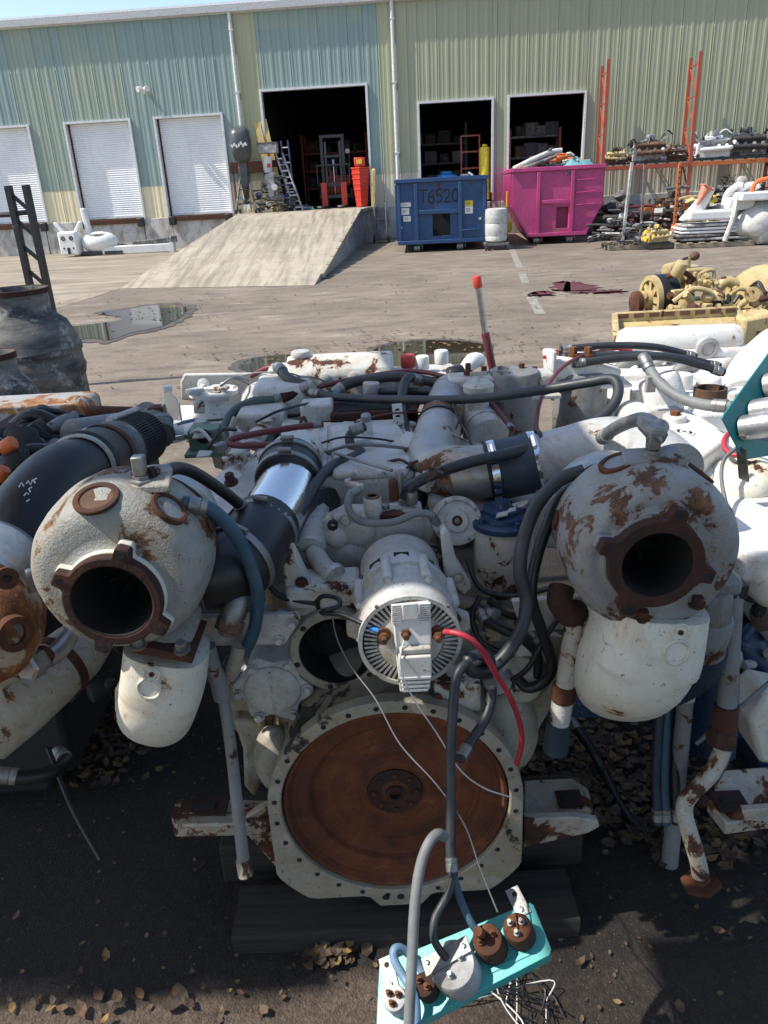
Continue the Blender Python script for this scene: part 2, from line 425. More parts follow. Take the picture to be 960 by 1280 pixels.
# concrete of apron and ramp
def concrete(name, c1, c2, c3, sc=1.0, str_=(1, 6, 1)):
    k = NT(name); a = k.noise(.7 * sc, 7, .6); b2 = k.noise(1.1 * sc, 8, .7, k.map(str_)); f = k.noise(30, 6, .7)
    c = k.mix(k.ramp(a, .3, .7), c1, c2); c = k.mix(k.ramp(b2, .44, .62, 0, .8), c, c3); c = k.mix(k.ramp(k.noise(2.2 * sc, 9, .75), .52, .68, 0, .6), c, dark(c3, .85)); c = k.mix(k.ramp(f, .45, .8, 0, .4), c, dark(c1, .6))
    k.set(c, .9); k.bump(f, .3, .006); return k
concrete('apron_concrete', (.25, .205, .15), (.36, .305, .235), (.15, .122, .092), 1, (.35, 1.8, 1))
concrete('ramp_concrete', (.33, .285, .215), (.42, .37, .285), (.17, .145, .108), 1.3, (4, .22, 1))
concrete('dock_concrete', (.46, .45, .42), (.60, .59, .57), (.24, .19, .14), 1.6, (2, 2, .9))
concrete('ramp_side', (.30, .31, .29), (.42, .42, .40), (.13, .125, .11), 2, (3, 3, 1))
# metal siding
def siding(name, c1, c2, c3, zlo=None):
    k = NT(name); a = k.noise(.45, 5, .55); st = k.noise(1.0, 7, .6, k.map((5, 5, .25))); f = k.noise(14, 6)
    c = k.mix(k.ramp(a, .40, .60), c1, c2); c = k.mix(k.ramp(st, .50, .70, 0, .32), c, c3); c = k.mix(k.ramp(f, .5, .8, 0, .2), c, dark(c1, .75))
    k.set(c, .6); k.bump(k.noise(3, 4), .05, .01); return k
siding('siding_bluegreen', (.205, .285, .27), (.235, .31, .285), (.28, .325, .265))
siding('siding_green', (.34, .35, .215), (.36, .37, .235), (.40, .40, .265))
siding('siding_mixed', (.22, .295, .265), (.265, .32, .255), (.30, .335, .25))
siding('siding_olive', (.31, .325, .215), (.335, .35, .235), (.365, .375, .265))
siding('siding_tan', (.66, .57, .37), (.70, .62, .43), (.58, .49, .32))
siding('siding_tan_grey', (.50, .46, .36), (.55, .51, .41), (.33, .28, .21))
k = NT('door_white'); a = k.noise(1.2, 6); st = k.noise(1, 6, .6, k.map((7, 7, .4))); c = k.mix(k.ramp(a, .3, .7), (.74, .75, .76), (.82, .83, .84))
c = k.mix(k.ramp(st, .55, .75, 0, .3), c, (.45, .42, .38)); k.set(c, .45)
plain('gutter_white', (.66, .67, .67), .45, dust=((.4, .38, .35), .4))
k = NT('water'); k.set((.035, .028, .018), .025); k.b.inputs['IOR'].default_value = 1.33; k.bump(k.noise(3, 3), .015, .01)
k = NT('stain_red'); k.set(k.mix(k.ramp(k.noise(3, 6), .35, .65), (.10, .014, .022), (.075, .03, .03)), .6)
k = NT('stain_damp'); k.set(k.mix(k.ramp(k.noise(5, 6), .35, .65), (.06, .05, .04), (.095, .08, .066)), .55)
k = NT('leaf'); c = k.mix(k.rnd, (.20, .11, .04), (.34, .21, .07)); k.set(c, .7)
for i_, c_ in enumerate(((.075, .042, .022), (.125, .074, .038), (.045, .028, .018), (.20, .125, .045), (.095, .070, .048))):
    plain('leaf_%s' % 'abcde'[i_], c_, .75, var=.35, scale=30, b=.1)
plain('plant_green', (.07, .13, .03), .6)
# dirty fibreglass of the black drums
k = NT('drum_dirty'); a = k.noise(2.2, 9, .7, k.map((1, 1, 3.2))); b2 = k.noise(7, 9, .75)
c = k.mix(k.ramp(a, .40, .56), (.03, .031, .033), (.15, .145, .13)); c = k.mix(k.ramp(b2, .54, .62, 0, .8), c, (.33, .32, .29)); c = k.mix(k.ramp(b2, .30, .38, .8, 0), c, (.012, .012, .014))
k.set(c, .7); k.bump(b2, .5, .01)
# ================================================================== SETTING
def sheet(name, pts, z, mat, label=None, cat=None, kind='structure', parent=None):
    b = MB(); b.add([(p[0], p[1], z) for p in pts], [tuple(range(len(pts)))])
    me_up = sum((pts[i][0] * pts[(i + 1) % len(pts)][1] - pts[(i + 1) % len(pts)][0] * pts[i][1]) for i in range(len(pts)))
    if me_up < 0: b.f = [f[::-1] for f in b.f]
    return tag(b.build(name, mat, parent, smooth=False), label, cat, kind=kind)
def blob(pxs, n=5, jit=0.0, z=0.0, seed=1):
    """closed smooth outline through photo points on the ground"""
    rr = random.Random(seed); pts = [G(x, y, z) for x, y in pxs]; q = pts[-1:] + pts + pts[:2]; out = []
    for i in range(1, len(q) - 2):
        a, b, c, d = q[i - 1], q[i], q[i + 1], q[i + 2]
        for k in range(n):
            t = k / n
            v = 0.5 * ((2 * b) + (c - a) * t + (2 * a - 5 * b + 4 * c - d) * t * t + (3 * b - a - 3 * c + d) * t ** 3)
            out.append(v + V((rr.uniform(-jit, jit), rr.uniform(-jit, jit) * 1.5, 0)))
    return out
def grow(pts, k, jit=0, seed=2):
    rr = random.Random(seed); c = sum(pts, V((0, 0, 0))) / len(pts)
    return [c + (p - c) * (k + rr.uniform(-jit, jit)) for p in pts]

sheet('yard_ground', [(-300, -120), (300, -120), (300, 400), (-300, 400)], 0, 'yard_asphalt')
ap = [G(-500, 560), G(-60, 425), G(55, 391), G(150, 361), V((-4.4, 28.1, 0)), V((-60, 33, 0)), V((-60, 9, 0))]
sheet('concrete_apron', ap, .004, 'apron_concrete')
# dark earth under the engines: real lumps
b = MB(); nx, ny = 150, 90; x0, x1, y0, y1 = -6.0, 6.0, -2.6, 4.0
from mathutils import noise as mn
for j in range(ny + 1):
    for i in range(nx + 1):
        x = x0 + (x1 - x0) * i / nx; y = y0 + (y1 - y0) * j / ny
        e = min(1, max(0, min(x - x0, x1 - x, y1 - y + .25 * mn.noise(V((x * 1.3, 0, 5))), y - y0) / .7))
        h = .012 + .012 * mn.noise(V((x * 2.1, y * 2.1, 0))) + .006 * mn.noise(V((x * 9, y * 9, 3)))
        b.v.append(V((x, y, -.015 + e * (.015 + max(.003, h)))))
for j in range(ny):
    for i in range(nx):
        a = j * (nx + 1) + i; b.f.append((a, a + 1, a + nx + 2, a + nx + 1)); b.mi.append(0)
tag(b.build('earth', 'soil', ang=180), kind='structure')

# puddles with damp margins
for i, (nm, px, lab) in enumerate((
    ('puddle', [(76, 412), (100, 408), (146, 402), (150, 397), (122, 393), (150, 389), (196, 382), (232, 385), (228, 395), (218, 402), (198, 410), (165, 417), (138, 426), (112, 424), (84, 427)], 'a'),
    ('puddle', [(468, 438), (490, 431), (530, 426), (572, 427), (606, 432), (603, 441), (588, 450), (540, 462), (490, 466), (466, 455)], 'b'),
    ('puddle', [(306, 452), (335, 446), (380, 444), (416, 448), (420, 455), (400, 464), (340, 468), (300, 462)], 'c'))):
    pts = blob(px, 6, .012, seed=i)
    sheet('damp_ground', grow(pts, 1.16, .05, i), .008 if i == 0 else .004, 'stain_damp')
    sheet(nm, pts, .013 if i == 0 else .009, 'water')
for i, bl_ in enumerate(([(690, 360), (705, 352), (735, 355), (748, 361), (728, 366), (704, 364)], [(662, 369), (678, 365), (690, 367), (676, 371)], [(735, 366), (752, 363), (780, 364), (758, 367)])):
    sheet('red_spill', blob(bl_, 12, .10, seed=4 + i), .004 + .001 * i, 'stain_red')
for a0, a1 in (((637, 306), (650, 335)), ((652, 341), (657, 354)), ((660, 366), (676, 393))):
    p, q = G(*a0), G(*a1); s_ = (q - p).normalized().cross(V((0, 0, 1))) * .07
    sheet('painted_line', [p - s_, p + s_, q + s_, q - s_], .004, 'white_line')
p, q = G(850, 334), G(960, 329); sheet('painted_line', [p + V((0, .06, 0)), p - V((0, .06, 0)), q - V((0, .06, 0)), q + V((0, .06, 0))], .004, 'white_line')

# ------------------------------------------------------------------ warehouse
BA = R(5.2)
BO = V((-11.284, 28.53, 0))
def BW(u, wd, z=0.0):            # building coords (along wall, into building, up) -> world
    return BO + V((math.cos(BA) * u + math.sin(BA) * wd, -math.sin(BA) * u + math.cos(BA) * wd, z))
def bthing(name, label, cat, u, wd, z=0.0, group=None, rz=0.0):
    o = thing(name, label, cat, BW(u, wd, z), group, world=False); o.rotation_euler = (0, 0, -BA + rz); return o

wh = thing('warehouse', 'long metal-sided warehouse with dock doors, faded green above a tan band', 'building', BO, world=False)
wh.rotation_euler = (0, 0, -BA)
EAVE, FL = 6.84, 1.04
OPN = [(-1.95, .22, 4.0, 'd'), (1.52, 3.66, 4.0, 'd'), (4.55, 6.73, 4.0, 'd'), (8.12, 11.45, 4.58, 'o'), (13.12, 15.4, 3.97, 'o'), (15.95, 18.26, 4.0, 'o')]
PIT = .305
def rib_profile(u0, u1):
    pts = [(u0, 0.0)]
    n = math.floor(u0 / PIT) - 1
    while n * PIT < u1 + PIT:
        c = n * PIT
        for du, w_ in ((-.065, 0), (-.030, -.012), (.030, -.012), (.065, 0), (.13, 0), (.14, -.004), (.165, -.004), (.175, 0)):
            if u0 + .002 < c + du < u1 - .002: pts.append((c + du, w_))
        n += 1
    pts.append((u1, 0.0)); pts.sort(); return pts
def panel(u0, u1, z0, z1, mat, w0=0.0):
    b = MB(); pr = rib_profile(u0 + .003, u1 - .003); n = len(pr)
    b.add([(u, w0 + w_, z0) for u, w_ in pr] + [(u, w0 + w_, z1) for u, w_ in pr], [(i, i + 1, n + i + 1, n + i) for i in range(n - 1)])
    return b.build('wall_panel', mat, wh, smooth=False)
brk = sorted(set([round(-9.15 + .915 * i, 3) for i in range(48)] + [e for o in OPN for e in o[:2]]))
brk = [x for i, x in enumerate(brk) if i == 0 or x - brk[i - 1] > .02]
rb = random.Random(3)
for u0, u1 in zip(brk[:-1], brk[1:]):
    um = (u0 + u1) / 2; op = [o for o in OPN if o[0] < um < o[1]]
    if um < 2.6: up = rb.choice(['siding_mixed', 'siding_mixed', 'siding_bluegreen'])
    elif um < 7.2: up = 'siding_bluegreen' if um > 3.9 else 'siding_mixed'
    elif um < 8.15: up = 'siding_green'
    elif um < 11.75: up = 'siding_bluegreen'
    elif um < 12.9: up = 'siding_green'
    else: up = 'siding_olive'
    lo = 'siding_tan' if um < 8.2 else 'siding_tan_grey'
    if 15.4 < um < 15.95: lo = 'dump_pink_faded'
    if op:
        top = op[0][2]
        if 8.1 < um < 11.5: panel(u0, u1, top, 6.25, up); panel(u0, u1, 6.25, EAVE, 'siding_mixed', -.002)
        else: panel(u0, u1, top, EAVE, up)
    else:
        panel(u0, u1, 2.0, EAVE, up); panel(u0, u1, 1.0, 2.0, lo, .004)
# concrete stem wall / dock face, piece by piece
for i, (u0, u1) in enumerate(((-9.15, -2.0), (-2.0, .12), (.12, 1.6), (1.6, 3.62), (3.62, 4.62), (4.62, 6.95), (6.95, 9.6), (9.6, 12.4), (12.4, 15.7), (15.7, 18.5), (18.5, 24.0), (24.0, 33.85))):
    b = MB(); pr = -.055 if i % 2 else -.035
    b.box(((u0 + u1) / 2, pr / 2 + .15, .5), (u1 - u0 - .02, .3 - pr, 1.0)); b.build('dock_wall', 'dock_concrete', wh, bevel=.012)
# frames, roll-up doors, steel dock edges and bumpers
for u0, u1, top, kd in OPN:
    f_ = MB().box((u0 - .03, .05, (top + FL) / 2 + .03), (.07, .24, top - FL + .06)).build('door_frame', 'gutter_white', wh, bevel=.006)
    MB().box((u1 + .03, .05, (top + FL) / 2 + .03), (.07, .24, top - FL + .06)).build('jamb', 'gutter_white', f_, bevel=.006)
    lt = MB().box(((u0 + u1) / 2, .05, top + .03), (u1 - u0 - .004, .236, .065)).build('lintel', 'gutter_white', f_)
    if kd == 'd':
        MB().box((u0 + .03, .2, (top + FL) / 2), (.05, .16, top - FL - .02)).build('door_track', 'rust', f_)
        b = MB(); n = 44; hh = (top - FL) / n
        for i in range(n):
            z = FL + i * hh
            o = len(b.v)
            prof = [(.17, z), (.15, z + hh * .25), (.145, z + hh * .5), (.15, z + hh * .78), (.172, z + hh)]
            b.add([(u0 + .055, w_, zz) for w_, zz in prof] + [(u1, w_, zz) for w_, zz in prof], [(k_, 5 + k_, 6 + k_, 1 + k_) for k_ in range(4)])
        dr = b.build('rolling_door', 'door_white', wh, ang=60)
        MB().box(((u0 + u1) / 2 + .02, .13, FL + .05), (u1 - u0 - .08, .05, .06)).build('bottom_rail', 'gutter_white', dr)
        MB().box(((u0 + u1) / 2, -.04, .955), (u1 - u0 - .3, .22, .15)).build('dock_edge', 'rust', wh, bevel=.01)
        for uu in (u0 + .12, u1 - .10):
            MB().box((uu, -.12, .90), (.22, .17, .27)).build('dock_bumper', 'black_rubber', wh, bevel=.02)
# eave gutter, roof, end and back walls, floor
gt = MB().prism([(-9.2, -.02, 6.74), (-9.2, -.18, 6.78), (-9.2, -.20, 6.95), (-9.2, .02, 6.97)], (43.1, 0, 0)).build('gutter', 'gutter_white', wh)
for uu, zb in ((7.37, 1.15), (12.37, .12), (-3.1, 1.1), (24.6, .1)):
    dp = MB().tube([(uu, -.10, 6.76), (uu, -.085, 6.5), (uu, -.08, 3), (uu, -.08, zb)], .058, 12, 3).build('downpipe', 'gutter_white', wh)
    for zz in (2.6, 4.6, 6.3): MB().box((uu, -.075, zz), (.15, .135, .03)).build('pipe_strap', 'gutter_white', dp)
MB().prism([(-9.25, -.03, 6.99), (-9.25, 16, 7.9), (-9.25, 16, 8.0), (-9.25, -.03, 7.05)], (43.2, 0, 0)).build('roof', 'gutter_white', wh)
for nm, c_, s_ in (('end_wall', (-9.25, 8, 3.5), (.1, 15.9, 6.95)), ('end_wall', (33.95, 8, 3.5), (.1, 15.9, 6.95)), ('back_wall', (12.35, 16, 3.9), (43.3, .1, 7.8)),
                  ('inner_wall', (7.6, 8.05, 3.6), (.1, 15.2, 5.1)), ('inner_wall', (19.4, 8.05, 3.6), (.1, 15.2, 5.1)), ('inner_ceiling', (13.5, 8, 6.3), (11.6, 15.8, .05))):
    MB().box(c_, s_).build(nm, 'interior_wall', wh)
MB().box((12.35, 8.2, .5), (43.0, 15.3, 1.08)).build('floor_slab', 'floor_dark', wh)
# camera cluster / floodlight on the wall
fx = bthing('floodlight', 'small white twin floodlight fixed high on the blue-green siding', 'light', 4.37, -.03, 4.85)
MB().lathe((0, 0, 0), (0, -1, 0), [(.07, 0), (.07, .05), (.03, .07), (.03, .12), (0, .12)], 16).build('base', 'white', fx)
for s_ in (-1, 1):
    hd = MB().lathe((s_ * .05, -.12, .03), (s_ * .55, -.75, -.25), [(.03, 0), (.045, .04), (.085, .16), (.085, .19), (.07, .192), (0, .18)], 18).build('lamp_head', 'white', fx)
MB().rcyl((0, -.12, -.03), (0, -.15, -.15), .04, .5, 14).build('sensor', 'white', fx)

# ------------------------------------------------------------------ loading ramp
rp = thing('loading_ramp', 'broad sloping concrete ramp leading up to the open warehouse bay', 'ramp', G(270, 360))
rtl, rtr = G(150, 361), G(393, 357); crl, crr = G(287, 274, 1.02), G(449, 262, 1.02); wl, wr = BW(6.95, -.07, 1.02), BW(11.62, -.07, 1.02)
b = MB(); N = 14
def rl(a, c, e, t): return a.lerp(c, t / .8) if t < .8 else c.lerp(e, (t - .8) / .2)
top = []
for i in range(N + 1):
    t = i / N
    for s_ in range(9):
        k_ = s_ / 8; p = rl(rtl, crl, wl, t).lerp(rl(rtr, crr, wr, t), k_); p = V(p); p.z = max(p.z, 0) + (.006 if i == 0 else .012) + (.012 * mn.noise(p * 1.3) if 0 < i < N else 0)
        b.v.append(p)
for i in range(N):
    for s_ in range(8):
        a = i * 9 + s_; b.f.append((a, a + 1, a + 10, a + 9)); b.mi.append(0)
b.build('ramp_surface', 'ramp_concrete', rp, ang=60)
for side in (0, 8):
    b = MB(); 
    for i in range(N + 1):
        t = i / N; p = V((rl(rtl, crl, wl, t).lerp(rl(rtr, crr, wr, t), side / 8))); z_ = max(p.z, 0) + .006
        b.v += [V((p.x, p.y, -.02)), V((p.x, p.y, z_))]
    for i in range(N): b.f.append((2 * i, 2 * i + 2, 2 * i + 3, 2 * i + 1)); b.mi.append(0)
    b.build('side_wall', 'ramp_side', rp, ang=60)
bb = []
for i in range(N): # kerb lip of poured segments along the open side
    t0, t1 = i / N + .004, (i + 1) / N - .004
    p, q = rl(rtr, crr, wr, t0), rl(rtr, crr, wr, t1)
    if q.z < .12: continue
    MB().bar(p + V((.03, 0, -.02)), q + V((.03, 0, -.02)), .09, .1).build('edge_lip', 'ramp_concrete', rp, bevel=.012)
# hand truck leaning on the ramp side
ht = thing('hand_truck', 'rusty two-wheeled hand truck leaning on the side of the ramp', 'hand truck', G(477, 303))
a = G(477, 303); 
for dx in (-.18, .18):
    MB().tube([a + V((dx, 0, .12)), a + V((dx, .1, .6)), a + V((dx, .22, 1.15))], .02, 8, 3).build('rail', 'dull_steel', ht)
    MB().lathe(a + V((dx * 1.25, -.05, .13)), (1, 0, 0), [(.05, -.03), (.13, -.03), (.13, .03), (.05, .03)], 18).build('wheel', 'black_rubber', ht)
for z_ in (.35, .7, 1.1): MB().bar(a + V((-.18, .05 + z_ * .14, z_)), a + V((.18, .05 + z_ * .14, z_)), .03, .02).build('crossbar', 'dull_steel', ht)
MB().box(a + V((0, -.1, .03)), (.42, .2, .015)).build('toe_plate', 'dull_steel', ht)

# ------------------------------------------------------------------ added roof that shades the engines, with gaps (above and left of the frame)
lt = thing('added_shade_roof', 'added unseen corrugated roof on steel posts, shading the engines', 'roof', (-4.0, 1.2, 0))
RH = 3.3
def corrug(x0, x1, y0, y1, z, nm='shade_sheet'):
    b = MB(); n = int((x1 - x0) / .038)
    for i in range(n + 1):
        x = x0 + (x1 - x0) * i / n; dz = .018 * math.sin(i * math.pi / 2 + .6)
        b.v += [V((x, y0, z + dz)), V((x, y1, z + dz))]
    for i in range(n): b.f.append((2 * i, 2 * i + 2, 2 * i + 3, 2 * i + 1)); b.mi.append(0)
    return b.build(nm, 'dull_steel', lt, ang=180)
corrug(-4.6, -1.12, 1.25, 1.97, RH); corrug(-4.6, -1.22, 1.95, 2.40, RH + .02); corrug(-4.6, -2.66, .90, 1.28, RH + .04); corrug(-1.6, -.70, -.6, 1.27, RH + .05); corrug(-2.15, -1.12, 1.10, 1.28, RH + .06); corrug(-1.97, -1.57, -.6, .98, RH + .08)
for p in ((-4.5, 1.5), (-4.5, 2.8), (-4.5, -.5), (-.75, -.5)): MB().box((p[0], p[1], RH / 2), (.08, .08, RH - .06)).build('post', 'rust', lt)
for p, q in (((-4.5, -.5), (-.75, -.5)), ((-4.5, 1.5), (-1.15, 1.5)), ((-4.5, 2.8), (-1.25, 2.8)), ((-4.5, -.5), (-4.5, 2.8)), ((-1.5, -.5), (-1.5, 2.8))):
    MB().bar((*p, RH - .07), (*q, RH - .07), .05, .07).build('beam', 'rust', lt)

# added roof behind the camera, blocking sky to darken the front faces
for x0 in (-4.6, -2.6, -.6): corrug(x0, x0 + 2.05, -4.2, -.45, RH + .06 + .02 * (x0 > -3) , 'shade_sheet')
# ================================================================== YARD THINGS
def lthing(name, label, cat, p, rz=0.0, group=None):
    o = thing(name, label, cat, p, group, world=False); o.rotation_euler = (0, 0, rz); return o
RZB = -BA
# ---- dumpsters
def dumpster(name, label, p, rz, W, Hh, L, mat, tub):
    o = lthing(name, label, 'dumpster', p, rz); z0 = .22
    if tub: prof = [(-W / 2, Hh), (W / 2, Hh), (W / 2, Hh * .52), (W * .33, z0), (-W * .33, z0), (-W / 2, Hh * .52)]
    else: prof = [(-W / 2, Hh), (W / 2, Hh), (W / 2, z0), (-W / 2, z0)]
    fr = MB(); t = .04
    # front wall with real hook pocket
    px0, px1, pz0, pz1 = -.24 if not tub else -.02, .22 if not tub else .32, z0 + .16, z0 + .70
    def wallpoly(y0, y1):
        b = MB()
        n = len(prof); hole = [(px0, pz0), (px1, pz0), (px1, pz1), (px0, pz1)]
        if tub: regs = [[prof[0], prof[1], prof[2], (px1, pz1), (px0, pz1), prof[5]], [prof[2], prof[3], (px1, z0), (px1, pz1)], [prof[5], (px0, pz1), (px0, z0), prof[4]], [(px0, z0), (px0, pz0), (px1, pz0), (px1, z0)]]
        else: regs = [[(-W / 2, pz1), (-W / 2, Hh), (W / 2, Hh), (W / 2, pz1)], [(-W / 2, z0), (-W / 2, pz1), (px0, pz1), (px0, z0)], [(px1, z0), (px1, pz1), (W / 2, pz1), (W / 2, z0)], [(px0, z0), (px0, pz0), (px1, pz0), (px1, z0)]]
        for r_ in regs: b.prism([(x, y0, z) for x, z in r_], (0, y1 - y0, 0))
        return b
    wallpoly(0, t).build('front_wall', mat, o, smooth=False)
    MB().box(((px0 + px1) / 2, .35, (pz0 + pz1) / 2), (px1 - px0 + .02, .02, pz1 - pz0 + .02)).build('hook_pocket', mat if tub else 'black_matt', o)
    n = len(prof)
    for i in range(1, n):
        a, c = prof[i], prof[(i + 1) % n]
        if i == n - 1 and not tub: pass
        if abs(a[1] - Hh) < 1e-6 and abs(c[1] - Hh) < 1e-6: continue
        d = V((c[0] - a[0], 0, c[1] - a[1])).normalized(); nn = V((-d.z, 0, d.x)) * .03
        MB().prism([V((a[0], t, a[1])), V((c[0], t, c[1])), V((c[0], t, c[1])) + nn, V((a[0], t, a[1])) + nn], (0, L - t, 0)).build('side_panel', mat, o, smooth=False)
    MB().prism([(x, L, z) for x, z in prof], (0, .04, 0)).build('rear_wall', mat, o, smooth=False)
    # top rim
    for a, c in (((-W / 2 - .05, -.02), (W / 2 + .05, -.02)), ((-W / 2 - .02, .06), (-W / 2 - .02, L)), ((W / 2 + .02, .06), (W / 2 + .02, L))):
        MB().bar((a[0], a[1], Hh + .02), (c[0], c[1], Hh + .02), .11, .10).build('top_rim', mat, o, bevel=.012)
    # front ribs
    xs = (-W * .29, W * .21) if not tub else (-W * .22, W * .16)
    for x in xs: MB().box((x, -.045, (Hh + z0) / 2 - .03), (.09, .085, Hh - z0 - .06)).build('front_rib', mat, o, bevel=.01)
    if not tub:
        for x in (-W / 2 + .04, W / 2 - .04): MB().box((x, -.03, (Hh + z0) / 2), (.07, .055, Hh - z0 - .1)).build('corner_post', mat, o, bevel=.01)
        MB().box((-.08, -.05, .98), (xs[1] - xs[0] - .1, .07, .10)).build('cross_rib', mat, o, bevel=.01)
    else:
        for i in range(3): MB().tube([(W * .2, -.01, .95 + .3 * i), (W * .2, -.07, .95 + .3 * i), (W * .42, -.07, .97 + .3 * i), (W * .42, -.01, .97 + .3 * i)], .013, 8, 0).build('ladder_rung', mat, o)
        MB().box((-W * .03, -.05, 1.06), (W * .3, .06, .09)).build('cross_rib', mat, o, bevel=.01)
    MB().box((0, -.04, z0 + .03), ((W if not tub else W * .66) + .06, .1, .09)).build('bottom_sill', mat, o, bevel=.01)
    k_ = 7
    for i in range(k_):
        yy = .5 + (L - 1) * i / (k_ - 1)
        for s_ in (-1, 1):
            zz0 = Hh * .55 if tub else z0 + .05
            MB().box((s_ * (W / 2 + .04), yy, (Hh + zz0) / 2 - .03), (.075, .09, Hh - zz0 - .06)).build('side_rib', mat, o, bevel=.01)
    for x in xs:
        for yy in (.12, L - .5):
            r_ = MB().lathe((x - .09, yy, .105), (1, 0, 0), [(.03, 0), (.105, 0), (.105, .16), (.03, .16)], 20).build('roller', 'dull_steel', o)
            MB().box((x + .13, yy, .15), (.03, .14, .16)).build('roller_bracket', mat, r_)
    for x in (-.55, .45): MB().box((x, L / 2, .19), (.10, L - .1, .08)).build('skid_rail', mat, o)
    return o
bd = dumpster('roll_off_dumpster', 'dark blue roll-off dumpster marked T6520, rollers under its front', G(553, 314), RZB + .03, 2.26, 1.72, 5.2, 'dump_blue', False)
GLY = {'T': [[(0, 1), (.7, 1.02)], [(.35, 1), (.32, 0)]], '6': [[(.55, 1), (.2, .75), (.05, .35), (.15, .05), (.45, 0), (.6, .25), (.45, .5), (.1, .42)]],
       '5': [[(.6, 1), (.12, .98), (.08, .55), (.4, .6), (.58, .35), (.42, .05), (.05, .02)]], '2': [[(.05, .8), (.25, 1), (.52, .85), (.45, .5), (.05, .02), (.62, .04)]],
       '0': [[(.35, 1), (.08, .75), (.06, .3), (.3, 0), (.55, .25), (.58, .75), (.35, 1)]]}
x = -.55
for ch in 'T6520':
    b = MB()
    for st in GLY[ch]: b.tube([(x + px * .26, -.003, 1.20 + pz * .30) for px, pz in st], .018, 6, 4)
    b.xf(Matrix.Translation((0, -.002, 0)) @ Matrix.Diagonal((1, .25, 1, 1))); b.build('painted_' + ('letter' if ch == 'T' else 'digit'), 'black_matt', bd); x += .205
for (xx, zz, w_, h_, mt) in ((-.93, 1.18, .28, .10, 'paper'), (-.94, 1.02, .20, .16, 'paper'), (-.90, .84, .19, .13, 'paper'), (.70, 1.14, .20, .13, 'plastic_yellow'), (.70, .98, .20, .17, 'paper'), (.98, .76, .06, .06, 'paper'), (-1.06, .63, .05, .06, 'paper')):
    st = MB().box((xx, -.004, zz), (w_, .008, h_)).build('sticker', mt, bd)
    for i in range(3): MB().box((xx - w_ * .1, -.009, zz + h_ * (.22 - .2 * i)), (w_ * .55, .003, h_ * .07)).build('printed_line', 'dark_steel', st)
MB().tube([(.48, -.02, .60), (.48, -.09, .50), (.95, -.09, .52), (.95, -.02, .62)], .014, 8, 0).build('grab_handle', 'dump_blue', bd)
MB().box((.75, .02, 1.83), (.14, .03, .05), rot=Matrix.Rotation(.6, 3, 'Y')).build('rim_scrap', 'white', bd)
pd = dumpster('roll_off_dumpster', 'bright pink tub-shaped dumpster heaped with scrap and tarpaulin', V((5.0, 21.75, 0)), RZB - .03, 2.30, 1.84, 5.2, 'dump_pink', True)
# graffiti smudges on pink
for pts in ([(-.98, .62), (-.90, .75), (-.86, .60), (-.80, .72), (-.76, .6)], [(-.85, .5), (-.75, .62), (-.72, .48)]):
    pass
def heap(name, label, cat, p, rz, size, n, seed, mats, group=None):
    """loose pile of rigid scraps, each its own part"""
    o = lthing(name, label, cat, p, rz, group); rr = random.Random(seed)
    for i in range(n):
        a = rr.uniform(-1, 1); c = rr.uniform(-1, 1); hh = size[2] * (1 - .7 * max(abs(a), abs(c)) ** 1.5)
        pos = V((a * size[0] / 2, c * size[1] / 2, rr.uniform(.1, 1) * hh)); rot = Matrix.Rotation(rr.uniform(0, 6.28), 3, 'Z') @ Matrix.Rotation(rr.uniform(-.6, .6), 3, 'X')
        kd = rr.randrange(4); s_ = rr.uniform(.35, 1.0) * min(size) * (.5 if n < 40 else .30); m_ = rr.choice(mats)
        if kd == 0: b = MB().box(pos, (s_ * 1.8, s_ * .5, s_ * .16), rot); nm = 'scrap_board'
        elif kd == 1: d = rot @ V((s_ * 1.4, 0, 0)); b = MB().tube([pos - d, pos - d * .3 + V((0, 0, s_ * .1)), pos + d], s_ * .12, 8, 3); nm = 'scrap_pipe'
        elif kd == 2:
            b = MB().sph(pos, (s_ * .6, s_ * .45, s_ * .35), 10, 6, rot); nm = 'scrap_lump'
            b.v = [v + V((mn.noise(v * 5), mn.noise(v * 5 + V((9, 0, 0))), mn.noise(v * 5 + V((0, 9, 0))))) * s_ * .3 for v in b.v]
        else: b = MB().box(pos, (s_ * .8, s_ * .6, s_ * .5), rot); nm = 'scrap_block'
        b.build(nm, m_, o, bevel=.01 if kd in (0, 3) else 0)
    return o
q = V((5.0, 21.75, 0)) + V((0, .9, 1.45)); heap('scrap_heap', 'mixed pale scrap heaped over the rim of the pink dumpster', 'scrap', q + V((0, -.2, .22)), RZB, (2.0, 1.3, .72), 39, 4, ['white_dirty', 'junk_brown', 'junk_white', 'junk_grey', 'orange', 'junk_brown'])
o = lthing('tarpaulin', 'crumpled teal tarpaulin on top of the pink dumpster', 'tarp', V((5.62, 22.2, 1.72)), .2)
b = MB(); nn = 18
for j in range(nn):
    for i in range(nn):
        x, y = (i / (nn - 1) - .5) * 1.1, (j / (nn - 1) - .5) * .9; b.v.append(V((x, y, .36 * max(0, 1 - (x * x * 2.4 + y * y * 3)) + .14 * mn.noise(V((x * 4, y * 4, 1))) + .05 * mn.noise(V((x * 11, y * 11, 1))))))
for j in range(nn - 1):
    for i in range(nn - 1): a = j * nn + i; b.f.append((a, a + 1, a + nn + 1, a + nn)); b.mi.append(0)
b.build('tarp_sheet', 'tarp_teal', o, ang=180)
o = lthing('rolled_sheet', 'long pale rolled sheet lying across the pink dumpster scrap', 'sheet', V((4.55, 22.0, 1.95)), .1)
